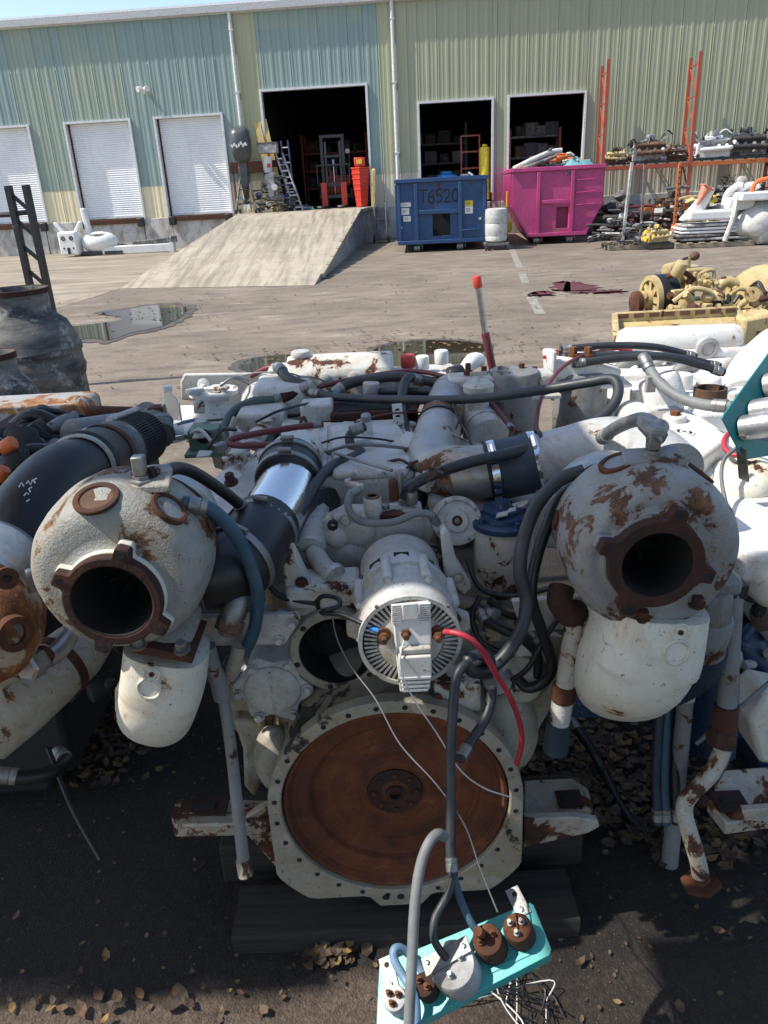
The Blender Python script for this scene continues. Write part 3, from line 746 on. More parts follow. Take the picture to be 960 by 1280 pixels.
MB().tube([(-.7, 0, -.06), (-.2, 0, .14), (.3, .05, .30), (.6, .05, .33)], .07, 10, 5).build('roll', 'white_dirty', o); MB().tube([(-.6, -.1, -.08), (-.1, -.12, .05), (.4, -.1, .2)], .05, 10, 5).build('roll', 'junk_grey', o)
q = G(553, 314) + V((.05, .8, 1.45)); heap('scrap_heap', 'grey scrap low inside the blue dumpster', 'scrap', q, RZB, (1.9, 1.2, .35), 12, 8, ['junk_dark', 'junk_grey', 'dark_steel', 'plastic_blue'])
# white drum on a dolly
o = lthing('drum', 'dirty white plastic drum on a small dolly between the dumpsters', 'drum', G(620, 312), RZB)
MB().lathe((0, 0, .2), (0, 0, 1), [(.24, 0), (.27, .03), (.28, .12), (.272, .14), (.28, .16), (.285, .42), (.275, .44), (.285, .46), (.28, .72), (.27, .78), (.2, .80), (0, .80)], 28).build('drum_body', 'white_dirty', o)
for s_ in (-1, 1): MB().box((0, s_ * .24, .15), (.62, .07, .06)).build('dolly_rail', 'junk_grey', o); 
for s_ in (-1, 1): MB().box((s_ * .28, 0, .16), (.07, .54, .05)).build('dolly_rail', 'junk_grey', o)
for sx_ in (-1, 1):
    for sy_ in (-1, 1): MB().lathe((sx_ * .27 - .02, sy_ * .24, .06), (1, 0, 0), [(.06, 0), (.06, .04)], 14).build('caster', 'dark_steel', o)
o = lthing('hand_cart', 'tall orange cart frame standing behind the white drum', 'cart', G(632, 306), RZB)
for x in (-.38, .05): MB().tube([(x, .3, .05), (x, .32, 1.0), (x, .3, 1.35)], .03, 8, 3).build('upright', 'rack_orange' if x < 0 else 'plastic_yellow', o)
MB().box((.02, .25, .45), (.3, .25, .25)).build('tray', 'plastic_yellow', o, bevel=.03); MB().box((-.16, .3, .12), (.5, .3, .05)).build('base', 'dark_steel', o)

# ---- pallet rack along the wall
rk = bthing('pallet_rack', 'red and orange pallet rack standing along the green wall', 'rack', 21.3, -.75)
def upright(u, parent, mat, H_):
    fr_ = MB().box((u, -.5, H_ / 2), (.09, .07, H_)).build('rack_post', mat, parent); MB().box((u, .45, H_ / 2), (.09, .07, H_ - .12)).build('rack_post', mat, parent)
    n = 5
    for i in range(n):
        z0, z1 = .3 + i * (H_ - .6) / n, .3 + (i + 1) * (H_ - .6) / n
        MB().bar((u, -.46, z0), (u, .41, z1 - .05), .035, .035).build('diagonal_brace', mat, parent); MB().bar((u, -.46, z1), (u, .41, z1), .035, .035).build('cross_brace', mat, parent)
upright(-2.6, rk, 'rack_red', 4.72); upright(0.0, rk, 'rack_red', 4.78); upright(2.6, rk, 'rack_red', 2.4); upright(5.2, rk, 'rack_red', 2.4)
for u0 in (-2.6, 0.0, 2.6):
    for w_ in (-.54, .49): MB().box((u0 + 1.3, w_, 1.80), (2.5, .05, .12)).build('shelf_beam', 'rack_orange' if u0 >= 0 else 'rack_red', rk, bevel=.006)
    for i in range(8): MB().box((u0 + .18 + i * .32, 0, 1.875), (.2, 1.02, .025)).build('shelf_board', 'pallet_wood', rk)
def junk_engine(name, label, p, rz, s, seed, mats, group=None, cat='engine'):
    """small scrap engine: block, heads, covers, pipes, pulleys, accessories"""
    o = lthing(name, label, cat, p, rz, group); rr = random.Random(seed); m = lambda: rr.choice(mats)
    MB().box((0, 0, .22 * s), (.85 * s, .40 * s, .34 * s)).build('engine_block', m(), o, bevel=.03 * s)
    for k_ in (-1, 1):
        h = MB().box((0, k_ * .17 * s, .42 * s), (.74 * s, .16 * s, .15 * s), Matrix.Rotation(-k_ * .5, 3, 'X')).build('rocker_cover', m(), o, bevel=.03 * s)
        for i in range(4): MB().rcyl((-.3 * s + .2 * s * i, k_ * .23 * s, .33 * s), (-.3 * s + .2 * s * i, k_ * .34 * s, .24 * s), .05 * s, .3, 12).build('exhaust_port', m(), o)
        MB().tube([(-.38 * s, k_ * .33 * s, .24 * s), (0, k_ * .35 * s, .25 * s), (.38 * s, k_ * .33 * s, .27 * s), (.48 * s, k_ * .25 * s, .40 * s)], .055 * s, 10, 4).build('manifold', m(), o)
    MB().box((.02 * s, 0, .50 * s), (.45 * s, .18 * s, .12 * s)).build('intake', m(), o, bevel=.03 * s)
    MB().rcyl((.02 * s, 0, .55 * s), (.02 * s, 0, .68 * s), .11 * s, .3, 16).build('air_filter', m(), o)
    for i in range(3):
        x = -.46 * s; yy = rr.uniform(-.16, .16) * s; zz = rr.uniform(.15, .48) * s; r_ = rr.uniform(.06, .12) * s
        MB().lathe((x, yy, zz), (-1, 0, 0), [(r_ * .4, -.05 * s), (r_, 0), (r_ * .8, .02 * s), (r_, .04 * s), (r_ * .3, .05 * s), (0, .05 * s)], 16).build('pulley', m(), o)
    for i in range(5):
        a = V((rr.uniform(-.4, .4), rr.uniform(-.25, .25), rr.uniform(.38, .55))) * s; c = a + V((rr.uniform(-.4, .4), rr.uniform(-.3, .1), rr.uniform(-.2, .2))) * s
        MB().tube([a, (a + c) / 2 + V((0, -.05, .15)) * s, c], .018 * s, 6, 5).build('hose', rr.choice(['black_rubber', 'grey_hose', m()]), o)
    for i in range(4):
        a = V((rr.uniform(-.4, .4), rr.uniform(-.3, .1), rr.uniform(.3, .6))) * s; MB().rcyl(a, a + V((rr.uniform(-.1, .1), rr.uniform(-.1, .1), .12)) * s, rr.uniform(.03, .07) * s, .3, 10).build('accessory', m(), o)
    MB().box((0, 0, .03 * s), (.95 * s, .5 * s, .05 * s)).build('skid', 'dark_steel', o)
    return o
for i, (u, s, mats, lab) in enumerate(((-2.15, .62, ['junk_brown', 'yellow_engine', 'brown'], 'small yellow-brown engine at the left end of the rack shelf'),
        (-1.15, .98, ['junk_grey', 'junk_white', 'junk_dark', 'junk_brown'], 'grey outboard powerhead with pipes on the left half of the rack shelf'),
        (-.35, .60, ['junk_brown', 'junk_white', 'junk_dark'], 'brown-flanged engine on the shelf beside the tall middle rack post'),
        (.72, 1.0, ['junk_white', 'white', 'junk_grey'], 'white engine on the rack shelf just right of the tall middle post'),
        (1.75, 1.05, ['junk_dark', 'dark_steel', 'junk_grey'], 'black engine on the right half of the rack shelf'),
        (2.65, .85, ['junk_dark', 'dark_steel', 'junk_dark'], 'dark engine at the right edge of the rack shelf'))):
    junk_engine('scrap_engine', lab, BW(21.3 + u, -.80, 1.89), RZB + (.0 if i % 2 else 3.1), s * 1.2, 20 + i, mats, 'scrap engines on the rack shelf')
# under the rack
for i, (u, wd, s, mats, lab) in enumerate(((-1.9, -.9, .85, ['junk_dark', 'junk_brown', 'junk_brown'], 'dark rusty engine on the ground beneath the left rack bay'),
        (-.75, -.8, .9, ['junk_dark', 'junk_grey', 'junk_dark'], 'grey and black engine on the ground under the rack shelf, left of the middle post'),
        (1.15, -.5, .9, ['junk_brown', 'junk_dark', 'junk_white'], 'brown and white engine parts lying on the grey crate'),
        (2.3, -.9, .9, ['junk_dark', 'junk_dark', 'dark_steel'], 'dark engine far right beneath the rack shelf'))):
    junk_engine('scrap_engine', lab, BW(21.3 + u, wd, .55 if i == 2 else .28 if i == 1 else .02), RZB + i, s * .9, 40 + i, mats, 'scrap engines under the rack')
o = lthing('metal_crate', 'galvanised grey crate under the right rack bay', 'crate', BW(22.4, -.7), RZB)
for s_ in (-1, 1): MB().box((0, s_ * .4, .33), (1.25, .03, .5)).build('crate_wall', 'junk_grey', o); MB().box((s_ * .62, 0, .33), (.03, .80, .5)).build('crate_wall', 'junk_grey', o)
MB().box((0, 0, .10), (1.25, .8, .05)).build('crate_floor', 'junk_grey', o)
for z_ in (.2, .57): MB().box((0, -.43, z_), (1.3, .03, .05)).build('crate_band', 'junk_white', o)
def pallet(label, p, rz, W=1.2, D=1.0, grp='wooden pallets'):
    o = lthing('pallet', label, 'pallet', p, rz, grp)
    for i in range(3): MB().box((0, -D / 2 + .06 + i * (D - .12) / 2, .055), (W, .09, .09)).build('stringer', 'pallet_wood', o)
    for i in range(7): MB().box((-W / 2 + .06 + i * (W - .12) / 6, 0, .112), (.11, D, .02)).build('slat', 'pallet_wood', o)
    return o
pa = G(795, 312); pallet('wooden pallet in front of the pink dumpster carrying black and yellow parts', pa + V((.15, .45, 0)), RZB, 1.5, 1.0)
heap('parts_pile', 'tangled black and grey engine parts on the pallet by the pink dumpster', 'parts', pa + V((-.1, .5, .13)), RZB, (1.4, .9, .95), 80, 11, ['junk_dark', 'junk_grey', 'junk_white', 'junk_dark', 'dark_steel'])
heap('parts_pile', 'dark tangled scrap beneath the rack beside the pink dumpster', 'parts', BW(19.0, -2.0, .02), RZB, (1.8, 1.4, 1.3), 90, 12, ['junk_dark', 'junk_brown', 'junk_dark', 'junk_grey', 'maroon_hose'])
heap('parts_pile', 'mixed engine scrap on the ground below the middle rack post', 'parts', BW(20.9, -1.9, .02), RZB, (1.7, 1.2, 1.2), 90, 15, ['junk_dark', 'junk_grey', 'junk_brown', 'white_dirty', 'board_yellow'])
o = junk_engine('yellow_pump', 'yellow pump unit on the right of the pallet with dark parts', G(822, 313) + V((.05, .35, .12)), RZB + .4, .62, 61, ['yellow_engine', 'yellow_engine', 'plastic_yellow'], cat='pump')
o = lthing('gearbox', 'rust-orange gearbox under the rack left of the orange post', 'gearbox', BW(20.35, -1.3), RZB)
MB().box((0, 0, .45), (.75, .6, .5)).build('case', 'rust_orange', o, bevel=.05); MB().lathe((-.3, -.3, .5), (0, -1, 0), [(.26, 0), (.26, .06), (.15, .08), (.15, .12), (0, .12)], 20).build('face_flange', 'rack_orange', o); MB().rcyl((.15, 0, .68), (.15, 0, .9), .14, .3, 14).build('neck', 'rust', o)
o = lthing('plastic_chute', 'long bright yellow plastic block lying beside the orange post', 'block', BW(21.55, -1.9, .55), RZB + .1)
MB().box((0, 0, .12), (.95, .22, .20), Matrix.Rotation(-.35, 3, 'Y')).build('block', 'plastic_yellow', o, bevel=.03); MB().box((0, -.11, .14), (.8, .02, .05), Matrix.Rotation(-.35, 3, 'Y')).build('groove', 'board_yellow', o)
o = lthing('post', 'orange perforated post leaning in front of the rack middle', 'post', G(842, 292), RZB)
MB().bar((0, 0, 0), (.02, .1, 1.85), .10, .08).build('post_body', 'rack_orange', o, bevel=.01)
for i in range(12): MB().box((.002 + .0015 * i, -.04 + .0078 * i, .15 + .145 * i), (.03, .008, .05)).build('post_slot', 'black_matt', o)
MB().box((.2, .0, .12), (.5, .4, .24)).build('foot', 'orange', o, bevel=.04)
for i, (a, c, lab) in enumerate((((777, 312), (790, 203), 'tall galvanised perforated post standing on the pallet, nearer the camera'), ((800, 306), (806, 206), 'thin galvanised post behind the perforated post on the pallet'))):
    p0 = G(*a); p1 = P(c[0], c[1], p0.y + .1); o = lthing('post', lab, 'post', p0, 0); d = p1 - p0
    MB().bar((0, 0, .14), d, .10 - .04 * i, .05).build('post_body', 'junk_white' if i == 0 else 'junk_grey', o)
    for k_ in range(18):
        if i == 0: q = V((0, 0, .14)).lerp(d, (k_ + .5) / 18); MB().box(q + V((0, -.027, 0)), (.05, .006, .045)).build('post_slot', 'dark_steel', o)
pb = G(895, 309); pallet('pallet under the stacked white manifolds, right of the orange post', pb + V((0, .5, 0)), RZB, 1.75, 1.1)
o = lthing('manifold_stack', 'stack of white cast boat parts on a pallet with an orange cone on top', 'parts', pb + V((0, .5, .13)), RZB); rr = random.Random(77)
for i in range(5): MB().box((rr.uniform(-.1, .1), 0, .05 + .075 * i), (1.55 - .05 * i, .8, .055), Matrix.Rotation(rr.uniform(-.06, .06), 3, 'Z')).build('flat_casting', rr.choice(['junk_white', 'junk_grey', 'white']), o, bevel=.02)
MB().box((-.1, -.2, .56), (1.0, .5, .22)).build('white_casing', 'white', o, bevel=.05); MB().prism([(-.7, -.2, .45), (-.3, -.2, .45), (0, -.2, 1.1), (-.1, -.2, 1.15)], (0, .35, 0)).build('fin', 'white', o, bevel=.04)
MB().prism([(.2, -.3, .6), (.9, -.3, .65), (.85, -.3, .95), (.3, -.3, .9)], (0, .4, 0)).build('white_casing', 'white', o, bevel=.05)
for i in range(5): MB().tube([(.3 + .12 * i, .1, .7), (.33 + .12 * i, 0, 1.0 + .1 * (i % 2)), (.5 + .12 * i, -.1, 1.15)], .07, 10, 4).build('runner', 'white', o)
MB().lathe((.62, .1, 1.15), (.2, -.3, 1), [(.12, 0), (.12, .14), (.07, .18), (0, .18)], 14).build('cap', 'junk_white', o)
MB().tube([(.2, -.55, .0), (.35, -.5, .5), (.42, -.35, .95)], .06, 8, 4).build('dirty_strap', 'white_dirty', o)
o = lthing('traffic_cone', 'faded orange traffic cone lying on the white castings', 'cone', pb + V((-.35, .35, .98)), 0)
MB().lathe((.12, 0, .28), (-.55, -.3, -.85), [(.13, 0), (.12, .02), (.03, .42), (0, .43)], 20).build('cone_body', 'cone_faded', o); MB().box((.14, 0, .30), (.28, .28, .03), Matrix.Rotation(.5, 3, 'Y')).build('cone_base', 'cone_faded', o, bevel=.01)
o = lthing('bulk_bag', 'slumped white bulk bag at the right edge, below an orange handle', 'bag', G(952, 308) + V((.25, .6, 0)), RZB)
b = MB().sph((0, 0, .42), (.72, .5, .5), 32, 20); b.v = [V((v.x, v.y, max(.01, v.z))) + V((mn.noise(v * 3), mn.noise(v * 3 + V((5, 5, 5))), mn.noise(v * 4 + V((0, 7, 0))) * .8)) * .14 for v in b.v]; b.v = [V((v.x, v.y, max(v.z, .005))) for v in b.v]; b.build('bag_body', 'white_dirty', o, ang=180)
MB().box((-.1, -.1, 1.05), (1.2, .7, .18)).build('white_tray', 'white', o, bevel=.03); MB().tube([(-.45, -.3, 1.1), (-.35, -.3, 1.35), (.2, -.3, 1.42), (.5, -.3, 1.35)], .05, 8, 5).build('orange_handle', 'orange', o)
o = lthing('plastic_canister', 'pale purple canister between the white castings and the bulk bag', 'canister', G(932, 300) + V((-.1, .8, .1)), 0); MB().rcyl((0, 0, 0), (0, 0, .75), .22, .3, 18).build('body', 'purple', o); MB().rcyl((0, 0, .75), (0, 0, .84), .07, .2, 12).build('cap', 'white', o)
o = lthing('weed', 'small green weed growing by the wall under the rack', 'plant', BW(22.75, -.35, .9)); b = MB(); rr = random.Random(3)
for i in range(60):
    a = rr.uniform(0, 6.28); c = V((math.cos(a) * rr.uniform(0, .2), math.sin(a) * .1, rr.uniform(0, .55))); d = V((math.cos(a), math.sin(a) * .5, rr.uniform(-.2, .6))) * .12; e = V((-math.sin(a), math.cos(a), .2)) * .03
    b.add([c - d * .2, c + e + d * .4, c + d, c - e + d * .4], [(0, 1, 2, 3)])
tag(b.build('foliage', 'plant_green', o, smooth=False), kind='stuff'); MB().tube([(0, 0, -.9), (.02, 0, 0), (0, 0, .5)], .01, 6, 3).build('stem', 'plant_green', o)

# ---- forklift in the bay
fk = bthing('forklift', 'dark forklift with red-sleeved forks parked in the open bay', 'forklift', 10.15, .9, 1.045, rz=-.04)
for s_ in (-1, 1):
    MB().box((s_ * .36, 0, 1.13), (.11, .14, 2.2)).build('mast_rail', 'dark_steel', fk, bevel=.01); MB().box((s_ * .25, .05, 1.05), (.07, .10, 2.0)).build('inner_rail', 'grey_plastic', fk, bevel=.01)
    MB().box((s_ * .34, -.18, .40), (.20, .09, .78)).build('fork_shank', 'plastic_red', fk, bevel=.01); MB().box((s_ * .34, -.75, .05), (.14, 1.1, .05)).build('fork_blade', 'dull_steel', fk, bevel=.01)
    MB().lathe((s_ * .50 - .12, .55, .36), (1, 0, 0), [(.15, 0), (.33, .01), (.36, .05), (.36, .19), (.33, .23), (.15, .24)], 28).build('front_wheel', 'black_rubber', fk)
    MB().lathe((s_ * .46 - .1, 2.0, .28), (1, 0, 0), [(.1, 0), (.26, .01), (.28, .04), (.28, .16), (.26, .2), (.1, .2)], 24).build('rear_wheel', 'black_rubber', fk)
    MB().tube([(s_ * .48, .55, .9), (s_ * .46, .65, 1.95), (s_ * .45, .95, 2.08), (s_ * .45, 2.0, 2.05), (s_ * .47, 2.15, .9)], .035, 8, 0).build('overhead_guard', 'dark_steel', fk)
MB().box((0, 0, 2.2), (.84, .16, .10)).build('mast_head', 'dark_steel', fk, bevel=.01); MB().box((0, .02, 1.6), (.7, .1, .08)).build('mast_tie', 'dark_steel', fk)
for z_ in (.35, .72): MB().box((0, -.12, z_), (1.0, .06, .11)).build('carriage_bar', 'dark_steel', fk)
for i in range(6): MB().box((-.55 + .22 * i, -.11, 1.05), (.03, .04, .55)).build('load_guard_bar', 'dark_steel', fk)
MB().box((0, -.11, 1.33), (1.18, .045, .045)).build('load_guard_top', 'dark_steel', fk)
MB().rcyl((0, .03, .4), (0, .03, 1.5), .05, .2, 12).build('lift_ram', 'steel', fk)
MB().box((0, 1.3, .70), (.95, 1.6, .62)).build('chassis', 'plastic_red', fk, bevel=.06); MB().box((0, 2.0, .85), (1.0, .55, .75)).build('counterweight', 'plastic_red', fk, bevel=.12)
MB().box((0, 1.35, 1.1), (.5, .5, .14)).build('seat', 'black_matt', fk, bevel=.04); MB().box((0, 1.6, 1.4), (.5, .12, .5)).build('seat_back', 'black_matt', fk, bevel=.04)
MB().tube([(-.45, .7, 2.07), (-.45, 2.0, 2.07)], .02, 6, 0).build('roof_bar', 'dark_steel', fk)
for i in range(5): MB().box((-.36 + .18 * i, 1.45, 2.07), (.04, 1.1, .03)).build('roof_bar', 'dark_steel', fk)
MB().lathe((.05, .85, 1.25), (0, -.5, .85), [(.15, 0), (.17, .01), (.17, .03), (.15, .03)], 20).build('steering_wheel', 'black_matt', fk); MB().lathe((.42, .6, 1.75), (0, -1, 0), [(.08, 0), (.08, .06), (0, .07)], 14).build('lamp', 'white', fk)
# red tubs and yellow guard post at the bay's right jamb
o = bthing('plastic_tub_stack', 'tall stack of red plastic tubs at the right jamb of the open bay', 'tubs', 11.15, -.15, 1.045)
for i in range(5): MB().lathe((0, 0, .16 * i), (0, 0, 1), [(.19 + .016 * i, 0), (.22 + .016 * i, .5), (.25 + .016 * i, .51), (.25 + .016 * i, .56), (.2, .54), (.18, .1), (0, .1)], 4 if i % 2 else 4).build('tub', 'plastic_red', o, bevel=.02)
MB().box((0, -.03, 1.35), (.34, .28, .26)).build('top_box', 'plastic_red', o, bevel=.03); MB().box((0, -.18, 1.36), (.18, .01, .14)).build('yellow_label', 'plastic_yellow', o)
o = bthing('guard_post', 'yellow guard post beside the red tubs', 'post', 11.55, -.30, 1.02); MB().bar((0, 0, 0), (.06, 0, 1.12), .13, .13).build('post_body', 'board_yellow', o, bevel=.02); MB().lathe((.06, 0, 1.12), (0, 0, 1), [(.06, 0), (.04, .03), (0, .04)], 12).build('cap', 'board_yellow', o)

# ---- outboard motor on a stand and the clutter beside it
om = lthing('outboard_motor', 'large black outboard motor on a wheeled stand at the top of the ramp', 'outboard motor', BW(7.48, -.9, 1.03), RZB + .1)
b = MB(); sec = [(1.55, .20, .22), (1.62, .27, .33), (1.85, .33, .43), (2.15, .34, .45), (2.38, .31, .41), (2.50, .24, .32), (2.54, .12, .18)]; n = 24
for z_, a_, c_ in sec:
    for i in range(n): t = 2 * math.pi * i / n; k_ = (abs(math.cos(t)) ** 3 + abs(math.sin(t)) ** 3) ** (-1 / 3); b.v.append(V((math.cos(t) * a_ * k_, math.sin(t) * c_ * k_ + .05, z_ + .04 * math.sin(t))))
for j in range(len(sec) - 1):
    for i in range(n): i2 = (i + 1) % n; b.f.append((j * n + i, j * n + i2, (j + 1) * n + i2, (j + 1) * n + i)); b.mi.append(0)
b.f.append(tuple(range(n - 1, -1, -1))); b.f.append(tuple((len(sec) - 1) * n + i for i in range(n))); b.mi += [0, 0]; cw = b.build('cowling', 'grey_plastic', om, ang=50)
for i, (x, z_) in enumerate(((-.22, 1.98), (-.15, 2.02), (-.08, 1.97), (0, 2.0), (.07, 2.05), (.14, 1.99), (.21, 2.02))): MB().box((x, -.385 - .02 * (abs(x) < .2), z_), (.055, .012, .10), Matrix.Rotation(.5 if i % 2 else -.4, 3, 'Y')).build('decal_stroke', 'white', cw)
MB().prism([(-.14, -.12, 1.6), (.14, -.12, 1.6), (.11, -.05, .75), (-.11, -.05, .75)], (0, .34, 0)).build('midsection', 'grey_plastic', om, bevel=.03)
MB().box((0, .1, 1.15), (.34, .18, .5)).build('clamp_bracket', 'dark_steel', om, bevel=.02); MB().prism([(-.08, -.22, .75), (.08, -.22, .75), (.03, -.1, .30), (-.03, -.1, .30)], (0, .5, 0)).build('gearcase_leg', 'dark_steel', om, bevel=.02)
MB().rcyl((0, -.3, .36), (0, .35, .36), .09, .6, 16).build('gearcase', 'dark_steel', om); MB().box((0, -.02, .72), (.30, .6, .03)).build('cavitation_plate', 'dark_steel', om)
for i in range(3):
    t = i * 2.094 + .3; MB().prism([(math.cos(t) * .06, -.36, .36 + math.sin(t) * .06), (math.cos(t - .3) * .2, -.34, .36 + math.sin(t - .3) * .2), (math.cos(t + .3) * .24, -.40, .36 + math.sin(t + .3) * .24)], (0, .015, 0)).build('propeller_blade', 'steel', om)
for s_ in (-1, 1):
    MB().bar((s_ * .32, -.35, .12), (s_ * .1, .1, 1.25), .05, .05).build('stand_leg', 'junk_grey', om); MB().bar((s_ * .32, -.45, .12), (s_ * .32, .55, .12), .06, .05).build('stand_rail', 'junk_grey', om)
    for y_ in (-.42, .5): MB().lathe((s_ * .32 - .03, y_, .07), (1, 0, 0), [(.07, 0), (.07, .06)], 14).build('caster', 'black_rubber', om)
MB().bar((-.32, -.2, .3), (.55, -.2, .3), .05, .05).build('stand_crossbar', 'junk_grey', om)
o = lthing('outboard_bracket', 'white and grey outboard lower unit on a stand, right of the black outboard', 'motor part', BW(8.25, -.9, 1.03), RZB)
MB().prism([(-.1, 0, 1.15), (.2, 0, 1.2), (.15, 0, .5), (-.02, 0, .4)], (0, .2, 0)).build('leg', 'junk_white', o, bevel=.04); MB().rcyl((-.15, .1, .45), (.45, .1, .40), .10, .5, 14).build('gearcase', 'junk_grey', o); MB().bar((-.4, 0, .3), (.45, 0, .28), .05, .05).build('stand_bar', 'junk_grey', o)
for x in (-.35, .3): MB().bar((x, 0, 0), (x * .5, .1, 1.2), .05, .05).build('stand_leg', 'junk_grey', o)
MB().lathe((.2, -.08, .75), (0, -1, 0), [(.1, 0), (.1, .04), (0, .05)], 14).build('flange', 'white', o)
o = lthing('bucket', 'white bucket with red print set on the stand right of the outboard', 'bucket', BW(8.2, -.55, 2.22), 0); MB().lathe((0, 0, 0), (0, 0, 1), [(.13, 0), (.165, .42), (.18, .42), (.18, .46), (.15, .46), (.12, .03), (0, .03)], 20).build('bucket_body', 'white', o); MB().box((.06, -.152, .2), (.12, .012, .12)).build('red_print', 'plastic_red', o)
o = lthing('grey_case', 'pale grey case on top of the clutter by the bay', 'case', BW(8.25, -.45, 2.78), RZB); MB().box((0, 0, .14), (.62, .35, .28)).build('case_body', 'junk_white', o, bevel=.02); MB().box((0, 0, .30), (.64, .37, .04)).build('lid', 'junk_grey', o)
o = lthing('timber_board', 'brown board fixed behind the outboard across the bay edge', 'board', BW(6.9, -.18, 2.42), RZB); MB().box((.9, 0, .0), (1.85, .05, .34)).build('board', 'rust', o, bevel=.01); MB().bar((.05, .03, -1.35), (.05, .03, .2), .08, .05).build('batten', 'brown', o); MB().bar((1.8, .03, -1.35), (1.8, .03, .2), .08, .05).build('batten', 'brown', o)
for i, (x, hh, ly, mt, lab) in enumerate(((.62, 2.75, .15, 'board_yellow', 'wide yellow board leaning in the bay behind the outboard'), (1.12, 2.1, -.2, 'navy', 'dark blue ladder frame leaning right of the outboard'), (1.35, 1.75, -.3, 'junk_white', 'pale aluminium ladder leaning outward beside the blue frame'))):
    p = BW(7.48 + x, ly * .5 - .45, 1.03)
    o = lthing('board' if i == 0 else 'ladder', lab, 'board' if i == 0 else 'ladder', p, RZB)
    if i == 0: MB().bar((.35, 0, 0), (-.12, .4, hh), .42, .05, up=(0, -1, .1)).build('plank', mt, o); MB().bar((.33, -.06, 0), (-.14, .34, hh * .97), .07, .03, up=(0, -1, .1)).build('edge_strip', mt, o)
    else:
        lean = (-.12 if i == 1 else -.55)
        for s_ in (-1, 1): MB().bar((.3 + s_ * .13, -.1, 0), (.3 + lean + s_ * .11, .2, hh), .05, .04).build('rail', mt, o)
        for k_ in range(9): t = (k_ + .6) / 9.5; q = V((.3, -.1, 0)).lerp(V((.3 + lean, .2, hh)), t); MB().bar(q - V((.13, 0, 0)), q + V((.13, 0, 0)), .03, .03).build('rung', mt if k_ % 2 else 'white', o)
heap('clutter_pile', 'small clutter on the bay floor between ladders and forklift', 'clutter', BW(9.0, -.3, 1.04), 0, (.8, .6, .6), 14, 31, ['junk_brown', 'pallet_wood', 'junk_white', 'teal_dark'])
# things dimly seen inside
for i, (u, wd, W, mt) in enumerate(((9.5, 6.5, 2.6, 'rack_red'), (13.6, 4.0, 2.2, 'dark_steel'), (17.0, 2.2, 1.7, 'rack_red'))):
    o = bthing('storage_rack', ('dim rack of stored parts deep inside the large bay', 'dim rack behind the blue dumpster inside the middle bay', 'red rack with grey shelves inside the right-hand bay')[i], 'rack', u, wd, 1.045)
    for s_ in (-1, 1):
        for y_ in (0, .8): MB().box((s_ * W / 2, y_, 1.3), (.08, .07, 2.6 if i < 2 else 1.7)).build('rack_post', mt, o)
    rr = random.Random(i)
    for z_ in (.6, 1.25, 1.9):
        MB().box((0, .4, z_), (W, .85, .06)).build('shelf', 'junk_grey' if i == 2 else mt, o)
        for k_ in range(4): s_ = rr.uniform(.2, .45); MB().box((-W / 2 + .4 + k_ * (W - .6) / 3.2, .35, z_ + .03 + s_ / 2), (s_ * 1.1, .5, s_)).build('stored_box', rr.choice(['junk_dark', 'junk_brown', 'junk_grey', 'dark_steel']), o, bevel=.02)
for i, (u, wd, z_, sz, mt, lab) in enumerate(((13.95, .6, 1.05, (.75, .55, .85), 'plastic_blue', 'blue plastic barrel inside the middle bay, above the blue dumpster'), (14.55, .5, 1.05, (.6, .5, .75), 'white_dirty', 'white bagged bundle beside the red frame in the middle bay'), (13.3, .5, 1.05, (.4, .4, .7), 'red_paint', 'red gas can at the left jamb of the middle bay'), (15.2, .4, 1.05, (.35, .35, 1.6), 'plastic_yellow', 'yellow and grey bundle at the right jamb of the middle bay'))):
    o = bthing('stored_item', lab, 'storage', u, wd, z_); b = MB().rcyl((0, 0, 0), (0, 0, sz[2]), sz[0] / 2, .3, 20); b.build('body', mt, o); MB().rcyl((0, 0, sz[2]), (0, 0, sz[2] + .08), sz[0] * .25, .3, 14).build('top', mt, o)
o = bthing('shelf_frame', 'red open shelf frame standing in the middle bay', 'frame', 14.75, .9, 1.045)
for x in (-.3, .3): MB().box((x, 0, 1.0), (.05, .05, 2.0)).build('frame_post', 'rack_red', o)
for z_ in (.5, 1.0, 1.5, 1.98): MB().box((0, 0, z_), (.55, .04, .05)).build('frame_bar', 'rack_red', o)

# ---- left of the ramp: white drive parts and pipes
o = lthing('outdrive', 'white cast outdrive with two dark ports, lying by the dock wall', 'boat drive', G(92, 321), RZB)
MB().box((0, 0, .42), (.62, .45, .72)).build('case', 'white', o, bevel=.06)
for x in (-.13, .14): MB().lathe((x, -.225, .58), (0, -1, 0), [(.07, 0), (.07, .012), (.05, .014), (.045, -.01), (0, -.01)], 16).build('port', 'black_matt', o)
for x in (-.15, .16): MB().lathe((x, -.225, .28), (0, -1, 0), [(.03, 0), (.03, .01), (0, .012)], 10).build('bolt', 'dark_steel', o)
MB().box((0, -.24, .2), (.08, .03, .2)).build('slot', 'junk_dark', o)
for s_ in (-1, 1): MB().prism([(s_ * .12, 0, .75), (s_ * .3, 0, .75), (s_ * .48, 0, 1.05), (s_ * .38, 0, 1.08)], (0, .12, 0)).build('arm', 'white', o, bevel=.03)
MB().prism([(.55, .1, .1), (.75, .1, .1), (.6, .1, 1.45), (.45, .1, 1.45)], (0, .2, 0)).build('swivel_leg', 'white', o, bevel=.04)
o = lthing('boat_seat_shell', 'white rounded hull fitting beside the outdrive', 'boat part', G(112, 320) + V((.35, .2, 0)), RZB); b = MB().sph((0, 0, .4), (.62, .42, .34), 24, 12); b.build('shell', 'white', o); MB().lathe((0, 0, .6), (0, 0, 1), [(.35, 0), (.36, .06), (.28, .08), (0, .02)], 20).build('rim', 'junk_white', o); MB().box((0, 0, .08), (1.6, .6, .10)).build('runner', 'dark_steel', o)
